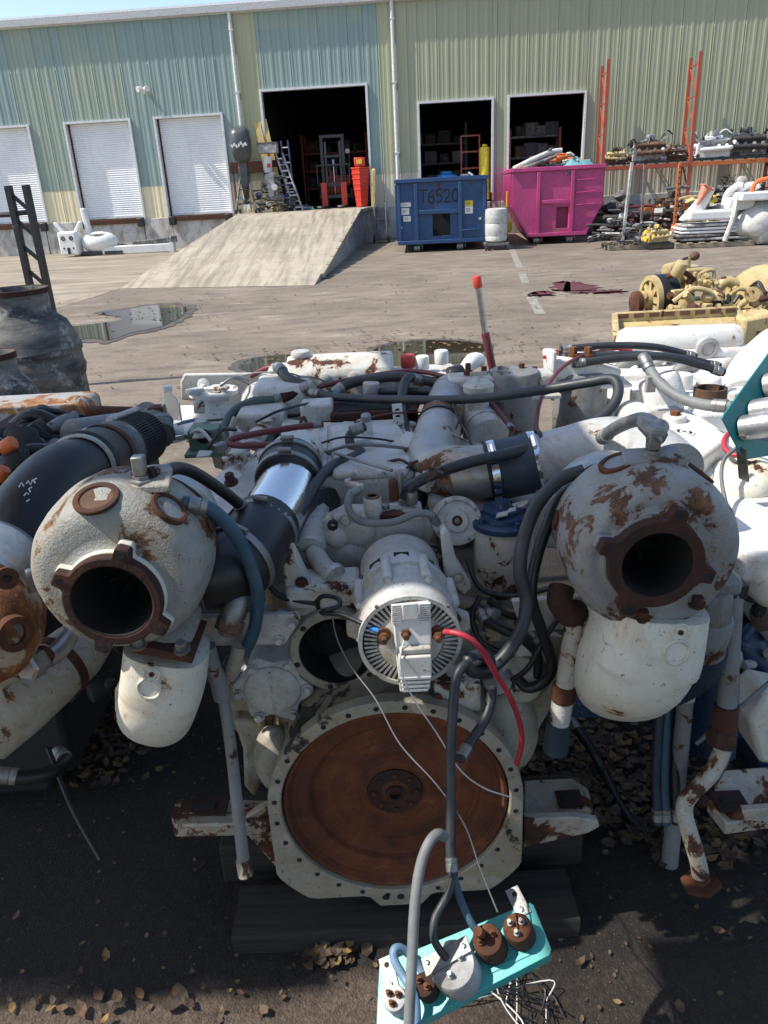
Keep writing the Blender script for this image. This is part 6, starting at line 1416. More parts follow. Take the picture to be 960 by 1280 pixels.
for dy in (0, 6, 14): hose([(560 + dy, 492, 2.5), (590 + dy, 480, 2.48), (612 + dy, 468 + dy * .6, 2.44), (628 + dy * 1.5, 461 + dy * .5, 2.42)], .012, 'black_rubber')
hose([(352, 528, 2.4), (340, 545, 2.3), (338, 565, 2.2), (350, 585, 2.05)], .018, 'grey_hose')
hose([(328, 558, 2.2), (312, 580, 2.1), (298, 605, 2.0)], .008, 'black_rubber')
hose([(566, 505, 2.1), (574, 525, 2.05), (585, 545, 1.95), (592, 562, 1.9)], .003, 'black_rubber', 'wire'); hose([(575, 520, 2.05), (568, 540, 2.0), (556, 552, 1.95)], .003, 'black_rubber', 'wire')

# ---- cables and hoses on the front
hose([(730, 588, 1.40), (700, 600, 1.40), (672, 630, 1.38), (655, 672, 1.35), (650, 715, 1.33), (658, 750, 1.32), (652, 785, 1.30), (632, 818, 1.27), (608, 838, 1.25), (590, 838, 1.23), (586, 825, 1.235), (600, 820, 1.25), (612, 828, 1.26), (608, 845, 1.25)], .0135, 'grey_hose', 'battery_cable', n=12)
hose([(735, 600, 1.42), (702, 620, 1.42), (685, 655, 1.40), (670, 700, 1.38), (664, 745, 1.36), (676, 785, 1.37), (690, 830, 1.38), (680, 852, 1.39), (660, 860, 1.40), (648, 850, 1.42)], .012, 'black_rubber', 'battery_cable', n=12)
hose([(600, 822, 1.25), (580, 832, 1.22), (570, 850, 1.20), (566, 890, 1.16), (563, 950, 1.12), (564, 1010, 1.08), (563, 1060, 1.04), (566, 1095, 1.01)], .0095, 'grey_hose', 'gauge_hose')
hose([(608, 842, 1.25), (615, 862, 1.25), (608, 895, 1.22), (590, 925, 1.18), (574, 950, 1.14)], .010, 'grey_hose', 'gauge_hose')
hose([(598, 760, 1.45), (604, 772, 1.43), (625, 785, 1.42), (655, 800, 1.42), (672, 820, 1.42), (668, 850, 1.42), (640, 860, 1.42)], .011, 'black_rubber')
hose([(612, 750, 1.46), (640, 770, 1.46), (680, 765, 1.46)], .009, 'black_rubber')
hose([(556, 790, 1.235), (568, 791, 1.22), (585, 797, 1.21), (602, 812, 1.21), (620, 842, 1.22), (638, 872, 1.235), (650, 905, 1.25), (652, 930, 1.26), (646, 955, 1.27)], .0058, 'red_cable', 'power_cable')
part(MB().cyl(P(549, 790, 1.245), P(560, 791, 1.235), .004, n=8), 'cable_lug', 'steel')
hose([(398, 760, 1.40), (396, 752, 1.39), (405, 745, 1.38), (422, 748, 1.36), (424, 757, 1.34), (410, 762, 1.33), (402, 766, 1.34), (425, 768, 1.32), (450, 778, 1.28), (468, 787, 1.255)], .005, 'black_rubber', 'power_cable')
part(MB().rcyl(P(462, 784, 1.26), P(474, 789, 1.25), .0055, .2, 10), 'cable_boot', 'plastic_blue')
hose([(415, 770, 1.35), (422, 800, 1.33), (440, 835, 1.30), (470, 875, 1.24), (500, 930, 1.18), (545, 980, 1.12), (580, 1030, 1.06), (600, 1085, 1.0), (622, 1140, .95)], .0016, 'wire_grey', 'thin_wire', n=6)
hose([(507, 792, 1.235), (500, 830, 1.20), (515, 870, 1.18), (545, 915, 1.17), (575, 962, 1.17), (605, 985, 1.18), (637, 996, 1.20)], .0016, 'wire_white', 'thin_wire', n=6)

# ---- thin wires and lines crossing the engine top
rw = random.Random(61)
for i in range(7):
    a0, b0 = rw.uniform(250, 640), rw.uniform(470, 575); dx_, dy_ = rw.uniform(40, 150) * rw.choice((-1, 1)), rw.uniform(-25, 30)
    f_ = lambda b__: 2.72 - (b__ - 470) / 105 * .85
    p_ = [(a0, b0, f_(b0) - .05), (a0 + dx_ * .3, b0 + dy_ * .2 - 9, f_(b0) - .10), (a0 + dx_ * .7, b0 + dy_ * .8 - 6, f_(b0 + dy_) - .09), (a0 + dx_, b0 + dy_, f_(b0 + dy_) - .04)]
    hose(p_, rw.choice((.0025, .003, .0045, .006)), rw.choice(['black_rubber', 'black_rubber', 'grey_hose', 'maroon_hose', 'wire_grey', 'dull_steel']), 'wire')
for p_ in ([(500, 505, 2.3), (510, 540, 2.1), (508, 575, 1.92), (512, 605, 1.8)], [(700, 770, 1.40), (680, 800, 1.38), (660, 835, 1.38), (640, 850, 1.4)], [(600, 745, 1.46), (590, 770, 1.44), (600, 800, 1.42), (625, 815, 1.42)], [(585, 700, 1.55), (600, 735, 1.5), (640, 745, 1.48), (690, 735, 1.46)], [(330, 720, 1.48), (350, 745, 1.46), (400, 755, 1.45)]):
    hose(p_, .006, 'black_rubber', 'wire')
# ================================================================== TIMBER, LEVER, SMALL THINGS ON THE MAIN ENGINE
o = thing('timber_sleeper', 'dark weathered timber lying crosswise under the rusty flywheel', 'timber', (0, 1.37, 0), 'timber blocks under the engine')
b = MB()
pts = []
n = 14
for i in range(n + 1):
    x = -.415 + .83 * i / n
    for (y_, z_) in ((1.29, .0), (1.288, .066), (1.292, .074), (1.435, .074), (1.44, .0)): b.v.append(V((x, y_ + .004 * mn.noise(V((x * 7, y_ * 9, z_ * 40))), z_ + (.003 * mn.noise(V((x * 9, y_ * 9, 4))) if z_ > .01 else 0.012))))
for i in range(n):
    for k_ in range(5): k2 = (k_ + 1) % 5; b.f.append((i * 5 + k_, i * 5 + k2, (i + 1) * 5 + k2, (i + 1) * 5 + k_)); b.mi.append(0)
b.f.append((4, 3, 2, 1, 0)); b.f.append(tuple(n * 5 + k_ for k_ in range(5))); b.mi += [0, 0]
b.build('timber_body', 'sleeper_wood', o, ang=30)
o = thing('timber_sleeper', 'second dark timber behind the flywheel, carrying the engine', 'timber', (0, 1.62, 0), 'timber blocks under the engine')
MB().box((0, 1.60, .075), (.95, .2, .125)).build('timber_body', 'sleeper_wood', o, bevel=.006)
o = thing('timber_sleeper', 'dark timber under the far end of the engine', 'timber', (0, 2.5, 0), 'timber blocks under the engine')
MB().box((0, 2.5, .075), (.95, .2, .125)).build('timber_body', 'sleeper_wood', o, bevel=.006)
# red-tipped control lever
lv = part(MB().cyl(P(597, 352, 2.85), P(607, 420, 2.85), .011, n=12), 'control_lever', 'steel'); part(MB().rcyl(P(595.5, 345, 2.85), P(598, 360, 2.85), .016, .3, 14), 'lever_tip', 'plastic_red', lv); part(MB().cyl(P(606.5, 416, 2.85), P(616, 462, 2.85), .015, n=12), 'lever_sleeve', 'maroon_hose', lv)
# green solenoid block
gb = part(MB().box(P(258, 547, 2.40), (.10, .08, .075)), 'solenoid_block', 'green_paint', bevel=.006); part(MB().box(P(256, 553, 2.37) + V((0, 0, -.03)), (.12, .09, .012)), 'solenoid_base', 'green_paint', gb); part(MB().lathe(P(254, 545, 2.355), FRONT, [(.024, 0), (.024, .006), (.010, .008), (.010, .02), (0, .02)], 16), 'solenoid_port', 'black_matt', gb)
part(MB().tube([P(232, 545, 2.38), P(243, 546, 2.36), P(254, 545, 2.34)], .008, 8, 3), 'fuel_line', 'dull_steel', gb)
# plastic bottle and jar left on the engine deck
o = thing('water_bottle', 'clear plastic water bottle standing on the white engine deck', 'bottle', P(219, 543, 2.46))
q = P(219, 543, 2.46); MB().lathe(q, (0, 0, 1), [(.028, 0), (.031, .008), (.031, .04), (.029, .045), (.031, .05), (.031, .10), (.026, .115), (.013, .135), (.013, .15), (.011, .15), (.011, .133), (.024, .112), (.029, .1), (.029, .008), (0, .006)], 24).build('bottle_body', 'bottle_plastic', o); MB().lathe(q + V((0, 0, .148)), (0, 0, 1), [(.015, 0), (.015, .016), (0, .017)], 16).build('cap', 'white', o)
o = thing('glass_jar', 'small jar with a rusty square lid beside the water bottle', 'jar', P(202, 545, 2.46)); q = P(202, 545, 2.46); MB().lathe(q, (0, 0, 1), [(.030, 0), (.034, .006), (.034, .05), (.028, .06), (0, .06)], 20).build('jar_body', 'alloy', o); MB().box(q + V((0, 0, .083)), (.05, .05, .04)).build('lid', 'rust', o, bevel=.004)
part(MB().tube([P(222, 530, 2.46), P(245, 525, 2.5), P(262, 530, 2.5)], .006, 8, 4), 'fuel_line', 'sky_hose')

# ================================================================== GAUGE PANEL (bottom)
def panel_frame(tr, br, bl, tl):
    c = (tr + br + bl + tl) / 4; ex = ((tr - tl) + (br - bl)).normalized(); ey = ((tr - br) + (tl - bl)); ey = (ey - ex * ey.dot(ex)).normalized(); nz = ex.cross(ey).normalized()
    if nz.dot(CAMW - c) < 0: nz = -nz
    return c, ex, ey, nz
def gauge(o, p, nz, r, h, mat, top, terms=2, seed=0, strap=False):
    rr = random.Random(seed)
    g = MB().lathe(p, nz, [(r, 0), (r, h * .85), (r * .93, h * .96), (r * .8, h), (0, h)], 28).build('gauge_can', mat, o, ang=40)
    for i in range(terms):
        a = 6.28 * i / max(terms, 1) + seed; aa, bb, _ = basis(nz); q = p + nz * h + (aa * math.cos(a) + bb * math.sin(a)) * r * .45
        MB().lathe(q, nz, [(.006, 0), (.006, .005), (.0035, .006), (.0035, .016), (0, .016)], 8).build('terminal', top, g)
    return g
tr, br, bl, tl = P(660, 1130, 1.02), P(690, 1192, .935), P(478, 1300, .87), P(474, 1206, .985)
c0, ex, ey, nz = panel_frame(tr, br, bl, tl)
def on(px_, py_, h=0.0):
    d = ray(px_, py_); t = (c0 - CAMW).dot(nz) / d.dot(nz); return CAMW + d * t + nz * h
gp = thing('gauge_panel', 'turquoise instrument panel with rusty gauges hanging from hoses in front of the flywheel', 'gauge panel', V((c0.x, c0.y, c0.z - .1)))
cor = [on(662, 1128), on(667, 1131), on(689, 1186), on(687, 1194), on(478, 1302), on(470, 1290), on(474, 1206)]
MB().prism([p - nz * .0035 for p in cor], nz * .0035).build('panel_plate', 'teal_paint', gp, bevel=.001)
edge = [on(689, 1186), on(687, 1194), on(478, 1302)]
MB().prism([on(687, 1194, -.0036), on(478, 1302, -.0036), on(478, 1302, -.026), on(687, 1194, -.026)], ey * .003).build('folded_edge', 'teal_paint', gp)
gauge(gp, on(652, 1170), nz, .026, .045, 'rust', 'dull_steel', 3, 1); gauge(gp, on(616, 1186), nz, .028, .05, 'rust', 'rust_orange', 2, 2)
g_ = gauge(gp, on(574, 1218), nz, .042, .055, 'junk_white', 'steel', 3, 3); gauge(gp, on(536, 1238), nz, .021, .035, 'rust_flange', 'rust_orange', 2, 4)
g2 = gauge(gp, on(500, 1255), nz, .022, .036, 'junk_white', 'rust_orange', 3, 5)
aa, bb, _ = basis(nz); q = on(568, 1208, .058); MB().prism([q - ex * .045 - ey * .02, q + ex * .045 - ey * .012, q + ex * .045 + ey * .016, q - ex * .045 + ey * .012], nz * .003).build('clamp_strap', 'dull_steel', g_, bevel=.001)
for s_ in (-1, 1): MB().bolt(q + ex * s_ * .035 + nz * .003, nz, .005, .005).build('strap_nut', 'steel', g_); MB().cyl(q + ex * s_ * .04, q + ex * s_ * .04 - nz * .055, .0025, n=6).build('strap_stud', 'steel', g_)
MB().prism([on(612, 1212, .0005), on(660, 1190, .0005), on(663, 1194, .0005), on(614, 1217, .0005)], nz * .002).build('raised_strip', 'teal_paint', gp)
for (a, c) in (((640, 1110), (655, 1145)), ((482, 1196), (490, 1240))):
    p0, p1 = on(*a), on(*c); s_ = MB().prism([p0 - ex * .014, p0 + ex * .012, p1 + ex * .016, p1 - ex * .012], nz * .003).build('mounting_strap', 'dull_steel', gp, bevel=.0008)
    q = p0.lerp(p1, .25) + nz * .0032; MB().lathe(q, nz, [(.005, 0), (.005, .0006), (0, .0003)], 12).build('strap_hole', 'black_matt', s_); q = p0.lerp(p1, .8) + nz * .003; MB().bolt(q, nz, .006, .004).build('strap_nut', 'steel', s_)
def phose(pts, r, mat, name='gauge_hose', n=10): return MB().tube([P(*p) if len(p) == 3 else on(p[0], p[1]) + nz * p[3] for p in pts], r, n, 7).build(name, mat, gp, ang=70)
phose([(556, 1046, 1.03), (546, 1043, 1.02), (534, 1058, 1.0), (524, 1090, .975), (518, 1140, .94), (515, 1200, .90), (512, 1260, .865), (510, 1310, .84)], .0095, 'pale_hose')
phose([(540, 1240, .93), (524, 1208, .965), (506, 1188, .975), (494, 1186, .97), (493, 1200, .955), (505, 1222, .93), (518, 1245, .90), (521, 1275, .875), (522, 1310, .85)], .008, 'sky_hose')
phose([(566, 1085, 1.02), (565, 1108, 1.0), (553, 1130, .985), (543, 1150, .965), (542, 1172, .945), (550, 1188, .935), (558, 1198, .93)], .007, 'grey_hose')
phose([(566, 1085, 1.02), (571, 1110, 1.0), (580, 1135, .985), (590, 1155, .965), (600, 1168, .955)], .007, 'blue_hose')
for a, c in (((553, 1190), (563, 1206)), ((597, 1164), (610, 1180))): MB().rcyl(P(*a, .94), on(*c, .05), .009, .2, 8).build('brass_nut', 'rust_orange', gp)
# wires trailing on the earth, bottom right of the panel
o = thing('wire_bundle', 'tangle of thin black and white wires on the earth below the turquoise panel', 'wires', G(650, 1270)); rr = random.Random(9)
for i in range(16):
    a = (rr.uniform(560, 640), rr.uniform(1225, 1262)); e = (rr.uniform(640, 740), rr.uniform(1262, 1330)); mid = (rr.uniform(600, 690), rr.uniform(1205, 1255))
    MB().tube([G(*a, .03), G(*mid, .05), G((mid[0] + e[0]) / 2 + rr.uniform(-20, 30), (mid[1] + e[1]) / 2, .03), G(*e, .025)], .0014 if i % 4 else .002, 5, 6).build('wire', 'wire_white' if i % 5 == 0 else 'black_rubber', o)

# ================================================================== RIGHT ENGINE (sunlit)
RE = thing('marine_engine', 'sunlit white diesel engine on the right, its front half cut off by the frame', 'engine', (1.2, 2.2, 0)); ENG2 = ENG; ENG = RE
part(MB().box((1.28, 2.35, .52), (.7, 1.3, .6)), 'engine_block', 'blue_paint', bevel=.02); part(MB().prism([(1.0, 1.72, .3), (1.56, 1.72, .3), (1.5, 1.72, .03), (1.06, 1.72, .03)], (0, 1.2, 0)), 'oil_pan', 'blue_paint', bevel=.02)
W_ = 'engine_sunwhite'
zt = 1.02
def T(px_, py_, z=zt): return G(px_, py_, z)
cA = part(MB().prism([T(826, 532), T(858, 508), T(914, 545), T(868, 578)], (0, 0, -.065)), 'rocker_cover', W_, bevel=.014, seg=3)
part(MB().lathe(T(856, 540, zt + .001), (0, 0, 1), [(.022, 0), (.024, .003), (.028, .003), (.03, 0)], 28, sx=1.2, sy=.9), 'emblem_ring', W_, cA); part(MB().lathe(T(856, 540, zt + .001), (0, 0, 1), [(.008, 0), (.010, .003), (.014, .003), (.016, 0)], 24, sx=1.3, sy=.8), 'emblem_mark', W_, cA)
part(MB().prism([T(790, 540, .97), T(850, 500, .97), T(935, 555, .97), T(885, 600, .97)], (0, 0, -.10)), 'cylinder_head', W_, bevel=.02)
q = T(843, 526, zt); pg = part(MB().lathe(q, (0, 0, 1), [(.034, -.01), (.034, .014), (.03, .018), (0, .018)], 24), 'filler_plug', W_); part(MB().lathe(q + V((0, 0, .018)), (0, 0, 1), [(.016, 0), (.014, .012), (0, .014)], 6), 'plug_hex', 'rust_orange', pg)
cap = part(MB().lathe(T(835, 515, .96), V((-.35, .1, 1)), [(.072, 0), (.078, .01), (.078, .04), (.070, .045), (.068, .06), (.066, .115), (.058, .128), (.03, .134), (0, .134)], 36), 'filter_dome', W_); part(MB().box(T(813, 480, 1.09), (.03, .02, .05)), 'dome_tab', 'junk_white', cap, bevel=.003)
part(MB().rcyl(T(790, 520, .93), T(800, 545, .93) + V((0, 0, .03)), .06, .4, 24), 'rocker_end', W_)
zc = .93
cC = part(MB().prism([T(866, 592, zc), T(915, 560, zc), T(1010, 620, zc), T(1000, 700, zc), T(925, 690, zc)], (0, 0, -.08)), 'rocker_cover', W_, bevel=.016, seg=3)
part(MB().lathe(T(890, 590, zc + .001), (0, 0, 1), [(.022, 0), (.024, .003), (.028, .003), (.03, 0)], 28, sx=1.2, sy=.9), 'emblem_ring', W_, cC)
part(MB().lathe(T(925, 610, .92), V((-.25, -.1, 1)), [(.088, 0), (.094, .012), (.094, .03), (.082, .05), (.055, .066), (0, .07)], 36), 'filter_dome', 'cream_paint')
cD = part(MB().prism([T(925, 640, .90), T(935, 618, .90), T(1000, 610, .90), T(1020, 715, .90), T(960, 722, .90), T(932, 700, .90)], (0, 0, -.09)), 'rocker_cover', 'cream_paint', bevel=.03, seg=3)
q = T(945, 621, .915); pg = part(MB().lathe(q, V((-.2, -.1, 1)), [(.034, -.012), (.034, .012), (.03, .016), (0, .016)], 24), 'filler_plug', W_); part(MB().bolt(q + V((-.003, 0, .015)), V((-.2, -.1, 1)), .009, .01), 'plug_hex', 'rust', pg)
for i in range(4): part(MB().tube([T(926 + i * 5, 688 - i * 1, .902), T(928 + i * 5, 676, .902), T(931 + i * 5, 688 - i * 2, .902)], .0022, 5, 3), 'raised_letter', 'cream_paint', cD)
for a0, b0, z_ in ((870, 570, zt), (832, 535, zt), (908, 546, zt), (900, 600, zc), (880, 592, zc), (930, 700, .9)): part(MB().bolt(T(a0, b0, z_), (0, 0, 1), .007, .009), 'bolt', W_)
# filter head and canister at the inner side
q = P(722, 552, 2.52); fcn = part(MB().rcyl(q, q + V((0, 0, .25)), .088, .12, 32), 'filter_canister', 'pitted_grey'); part(MB().rcyl(P(752, 535, 2.56), P(752, 500, 2.56), .035, .2, 18), 'filter_side', 'pitted_grey')
part(MB().prism([P(692, 476, 2.46), P(690, 447, 2.46), P(700, 447, 2.46), P(745, 452, 2.46), P(778, 462, 2.46), P(778, 470, 2.46)], (0, .16, 0)), 'filter_head', W_, bevel=.01); part(MB().box(P(735, 478, 2.52), (.25, .15, .012)), 'filter_flange', W_, bevel=.003)
part(MB().box(P(692, 470, 2.45), (.012, .02, .16)), 'end_plate', 'engine_white', bevel=.003)
for a0, b0 in ((697, 445), (716, 441), (735, 441), (749, 470)): qq = P(a0, b0 + 4, 2.5); part(MB().bolt(qq, (0, 0, 1), .014, .03), 'fitting', 'rust_orange' if a0 != 749 else 'plastic_yellow')
# rear rubble of castings, hoses and heat exchanger
tA, tB = P(772, 430, 3.2), P(925, 424, 3.2)
tk = part(MB().rcyl(tA, tB, .065, .5, 28), 'heat_exchanger', W_); part(MB().box(P(840, 448, 3.2), (.62, .16, .10)), 'exchanger_saddle', W_, tk, bevel=.02); part(MB().lathe(P(883, 435, 3.13), FRONT, [(.045, -.02), (.045, .02), (.03, .024), (.03, .016), (0, .016)], 24), 'tank_port', 'junk_white', tk)
rr = random.Random(12)
for i in range(30):
    a0, b0 = rr.uniform(785, 965), rr.uniform(448, 520); y_ = 3.05 - (b0 - 448) / 72 * .75; s_ = rr.uniform(.04, .085); q = P(a0, b0 + 8, y_); kd = i % 3
    if kd == 0: part(MB().box(q, (s_ * 1.6, s_ * 1.2, s_), Matrix.Rotation(rr.uniform(-.5, .5), 3, 'Z')), 'casting', rr.choice([W_, W_, 'junk_white']), bevel=.012)
    elif kd == 1: part(MB().rcyl(q - V((0, 0, .04)), q + V((rr.uniform(-.03, .03), 0, s_)), s_ * .5, .3, 16), 'casting', rr.choice([W_, 'junk_white', 'junk_grey']))
    else: part(MB().tube([q - V((s_, 0, .03)), q + V((0, -.02, s_ * .5)), q + V((s_, .05, 0))], s_ * .3, 10, 4), 'pipe', rr.choice([W_, 'junk_white', 'pitted_grey']))
part(MB().box((1.25, 2.75, .92), (.68, .75, .12)), 'engine_deck', W_, bevel=.02); part(MB().box((1.15, 2.2, .84), (.5, .6, .10)), 'engine_deck', W_, bevel=.02)
q = P(886, 505, 2.45); part(MB().ring(q, (0, 0, 1), .042, .052, .055, 28), 'inlet_throat', 'junk_brown'); part(MB().lathe(q, (0, 0, 1), [(.043, -.01), (.043, .01), (0, .01)], 20), 'throat_floor', 'soot'); part(MB().lathe(q - V((0, 0, .05)), (0, 0, 1), [(.065, 0), (.06, .03), (.053, .05)], 24), 'throat_neck', 'junk_grey')
part(MB().tube([P(935, 500, 2.6), P(945, 470, 2.7), P(975, 440, 2.8)], [.09, .10, .10], 20, 5), 'exhaust_manifold', W_)
hose([(690, 447, 2.5), (740, 445, 2.5), (790, 443, 2.5), (850, 447, 2.5), (900, 458, 2.5)], .012, 'grey_hose'); hose([(715, 455, 2.45), (770, 448, 2.45), (830, 446, 2.45), (875, 456, 2.45), (905, 466, 2.45)], .013, 'grey_hose'); hose([(700, 437, 2.55), (760, 432, 2.55), (820, 434, 2.55), (870, 446, 2.55)], .012, 'grey_hose')
hose([(803, 444, 2.4), (812, 462, 2.36), (828, 482, 2.30), (850, 497, 2.24), (880, 506, 2.18), (915, 508, 2.12)], .0165, 'pale_hose'); hose([(680, 447, 2.55), (705, 437, 2.6), (740, 433, 2.62), (790, 438, 2.6)], .006, 'red_cable')
hose([(948, 562, 1.85), (920, 569, 1.86), (906, 560, 1.9), (908, 545, 1.95), (925, 535, 2.0)], .007, 'red_cable', 'power_cable'); hose([(920, 560, 1.8), (905, 575, 1.78), (902, 600, 1.74), (910, 640, 1.66), (918, 670, 1.62), (922, 720, 1.56), (918, 800, 1.5), (922, 850, 1.48), (918, 920, 1.44), (905, 960, 1.42)], .005, 'wire_grey', 'sheathed_wire'); hose([(965, 850, 1.5), (930, 880, 1.46), (900, 905, 1.43), (870, 930, 1.42)], .005, 'wire_grey', 'sheathed_wire')
# front low castings, blue pipework, mount
part(MB().tube([P(925, 700, 1.75), P(940, 745, 1.7), P(975, 790, 1.65)], .04, 16, 5), 'water_pipe', 'junk_white'); part(MB().tube([P(905, 720, 1.8), P(925, 790, 1.7), P(960, 850, 1.65)], .05, 16, 5), 'blue_pipe', 'blue_paint'); part(MB().tube([P(880, 800, 1.75), P(895, 860, 1.7), P(890, 940, 1.65)], .06, 16, 5), 'blue_pipe', 'blue_paint')
for i in range(12): a0, b0 = rr.uniform(905, 965), rr.uniform(720, 880); q = P(a0, b0, 1.62); part(MB().rcyl(q, q + V((rr.uniform(-.06, .06), rr.uniform(-.02, .05), rr.uniform(-.06, .06))), rr.uniform(.012, .03), .3, 12), 'fitting', rr.choice(['junk_white', 'blue_paint', 'junk_brown', 'black_paint']))
part(MB().prism([P(935, 900, 1.46), P(960, 870, 1.46), P(1010, 880, 1.46), P(1000, 960, 1.46), P(950, 955, 1.46)], (0, .12, 0)), 'flywheel_housing', 'cream_paint', bevel=.012)
mr2 = part(MB().prism([P(885, 1000, 1.36), P(905, 962, 1.44), P(1000, 955, 1.46), P(1000, 1018, 1.34), P(908, 1030, 1.31)], (0, 0, -.034)), 'mount_bracket', 'mount_worn', bevel=.004); part(MB().prism([P(912, 1025, 1.31), P(930, 1013, 1.31), P(1000, 1008, 1.31), P(1000, 1030, 1.31)], (0, .018, 0)), 'gusset', 'mount_worn', mr2, bevel=.003)
q = P(912, 1003, 1.35); part(MB().box(q + V((0, 0, .004)), (.07, .06, .006)), 'mount_pad', 'rust_flange', mr2); part(MB().box(q + V((0, 0, .008)), (.04, .015, .004)), 'slot', 'black_matt', mr2)
for a0, mt_ in ((832, 'blue_hose'), (822, 'blue_rubber'), (846, 'black_rubber')): hose([(a0 + 14, 820, 1.6), (a0 + 4, 880, 1.55), (a0 - 2, 960, 1.5), (a0, 1030, 1.45)], .012, mt_)
# second teal gauge panel on the right engine
tr, br, bl, tl = P(985, 418, 1.9), P(975, 560, 1.66), P(926, 566, 1.66), P(903, 522, 1.78)
c0, ex, ey, nz = panel_frame(tr, br, bl, tl); 
ENG = ENG2
g3 = thing('gauge_panel', 'teal instrument panel with grey gauge cans, standing on the right engine', 'gauge panel', P(930, 575, 1.75))
c0 = P(940, 500, 1.78); nz = (V((.55, -.75, .25))).normalized(); ex = V((0, 0, 1)).cross(nz).normalized(); ey = nz.cross(ex)
MB().prism([on(965, 436, -.004), on(1000, 400, -.004), on(1020, 560, -.004), on(930, 575, -.004), on(903, 523, -.004), on(906, 517, -.004)], nz * .004).build('panel_plate', 'teal_dark', g3, bevel=.001)
for i, (a, c) in enumerate(((928, 535), (941, 515), (958, 482))): gauge(g3, on(a, c), (nz + V((.5, -.2, .2))).normalized(), .030, .075, 'alloy', 'rust_orange', 4, i)
for a, c in (((920, 545), (945, 550)), ((945, 500), (968, 503))): MB().bar(on(*a, .004), on(*c, .03), .02, .003).build('mounting_strap', 'steel', g3)
MB().bar(on(925, 560, .003), P(930, 600, 1.72), .03, .004).build('mounting_strap', 'steel', g3); MB().bar(on(965, 560, .003), P(985, 610, 1.72), .03, .004).build('mounting_strap', 'steel', g3)

# ================================================================== LOOSE PIPES, right foreground
o = thing('flanged_pipe', 'bent rusty white pipe ending in a rusty flange, hanging from a grey pipe', 'pipe', G(876, 1105))
MB().tube([P(918, 735, 1.42), P(915, 780, 1.41), P(911, 840, 1.39), P(908, 890, 1.375)], [.019, .020, .021, .021], 16, 5).build('upper_pipe', 'pitted_grey', o); MB().rcyl(P(908, 882, 1.375), P(905, 915, 1.365), .027, .1, 18).build('coupling', 'rust', o); MB().rcyl(P(905, 912, 1.365), P(898, 935, 1.35), .032, .4, 8).build('rusty_union', 'rust_flange', o)
MB().tube([P(903, 932, 1.35), P(900, 945, 1.345), P(888, 968, 1.33), P(868, 988, 1.31), P(857, 1003, 1.30), P(856, 1020, 1.29), P(864, 1048, 1.275), P(872, 1075, 1.26), P(876, 1095, 1.25)], .0185, 16, 6).build('bent_pipe', 'mount_worn', o, ang=70)
q = P(876, 1101, 1.25); MB().lathe(q, P(876, 1101, 1.25) - P(870, 1070, 1.262), [(.022, -.012), (.022, 0), (.044, .0), (.044, .010), (.018, .011), (.016, -.003), (0, -.003)], 6).build('end_flange', 'rust', o)
MB().bar(P(905, 735, 1.42), P(930, 735, 1.42), .04, .03).build('pipe_bracket', 'grey_hose', o)
o = thing('loose_pipe', 'straight pale grey pipe standing on the earth left of the bent rusty pipe', 'pipe', G(837, 1083)); a_ = G(837, 1080, .015); c_ = P(857, 872, 1.52); MB().cyl(a_, c_, .0215, .019, 20).build('pipe_tube', 'pitted_grey', o); MB().ring(c_ - V((0, 0, .004)), c_ - a_, .015, .022, .012, 20).build('pipe_rim', 'engine_white', o); MB().ring(a_.lerp(c_, .45), c_ - a_, .02, .0225, .006, 20).build('joint_band', 'dull_steel', o)
o = thing('ground_hose', 'black hose looping over dead leaves under the right turbo', 'hose', G(770, 1000)); MB().tube([G(712, 900, .12), G(738, 935, .10), G(755, 965, .05), G(772, 1000, .03), G(795, 1032, .03), G(818, 1036, .03), G(832, 1015, .10), G(836, 980, .25)], .014, 12, 7).build('hose_body', 'black_rubber', o, ang=70); MB().rcyl(G(710, 896, .125), G(722, 912, .115), .017, .2, 12).build('hose_end', 'dull_steel', o)

# ================================================================== LEFT ENGINE (shaded, dark)
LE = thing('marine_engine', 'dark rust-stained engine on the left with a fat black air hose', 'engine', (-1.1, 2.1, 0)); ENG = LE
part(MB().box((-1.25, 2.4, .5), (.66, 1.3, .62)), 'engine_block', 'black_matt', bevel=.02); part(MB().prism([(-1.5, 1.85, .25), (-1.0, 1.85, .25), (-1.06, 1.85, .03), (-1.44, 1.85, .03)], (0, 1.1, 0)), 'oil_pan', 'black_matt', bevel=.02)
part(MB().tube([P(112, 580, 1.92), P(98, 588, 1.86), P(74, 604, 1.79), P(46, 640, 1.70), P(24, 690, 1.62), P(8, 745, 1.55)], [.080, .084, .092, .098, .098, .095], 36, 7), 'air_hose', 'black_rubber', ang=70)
from mathutils.bvhtree import BVHTree as BT
hz = MB().tube([P(112, 580, 1.92), P(98, 588, 1.86), P(74, 604, 1.79), P(46, 640, 1.70), P(24, 690, 1.62), P(8, 745, 1.55)], [.080, .084, .092, .098, .098, .095], 36, 7); ht_ = BT.FromPolygons([tuple(v) for v in hz.v], hz.f)
for st in (((24, 609), (27, 603), (30, 608)), ((33, 605), (35, 601), (38, 606), (41, 600)), ((44, 604), (42, 600), (46, 598)), ((30, 620), (33, 616), (36, 618)), ((38, 615), (36, 611), (40, 609)), ((33, 627), (37, 624))):
    pts_ = []
    for a_ in st:
        h_, n_, _, _ = ht_.ray_cast(CAMW, ray(*a_).normalized())
        if h_ is not None: pts_.append(h_ + (CAMW - h_).normalized() * .001)
    if len(pts_) > 1: part(MB().tube(pts_, .0018, 5, 0), 'printed_mark', 'paper')
acx = P(168, 551, 2.28) - P(100, 586, 1.86); A0 = P(104, 584, 1.88); axd = acx.normalized()
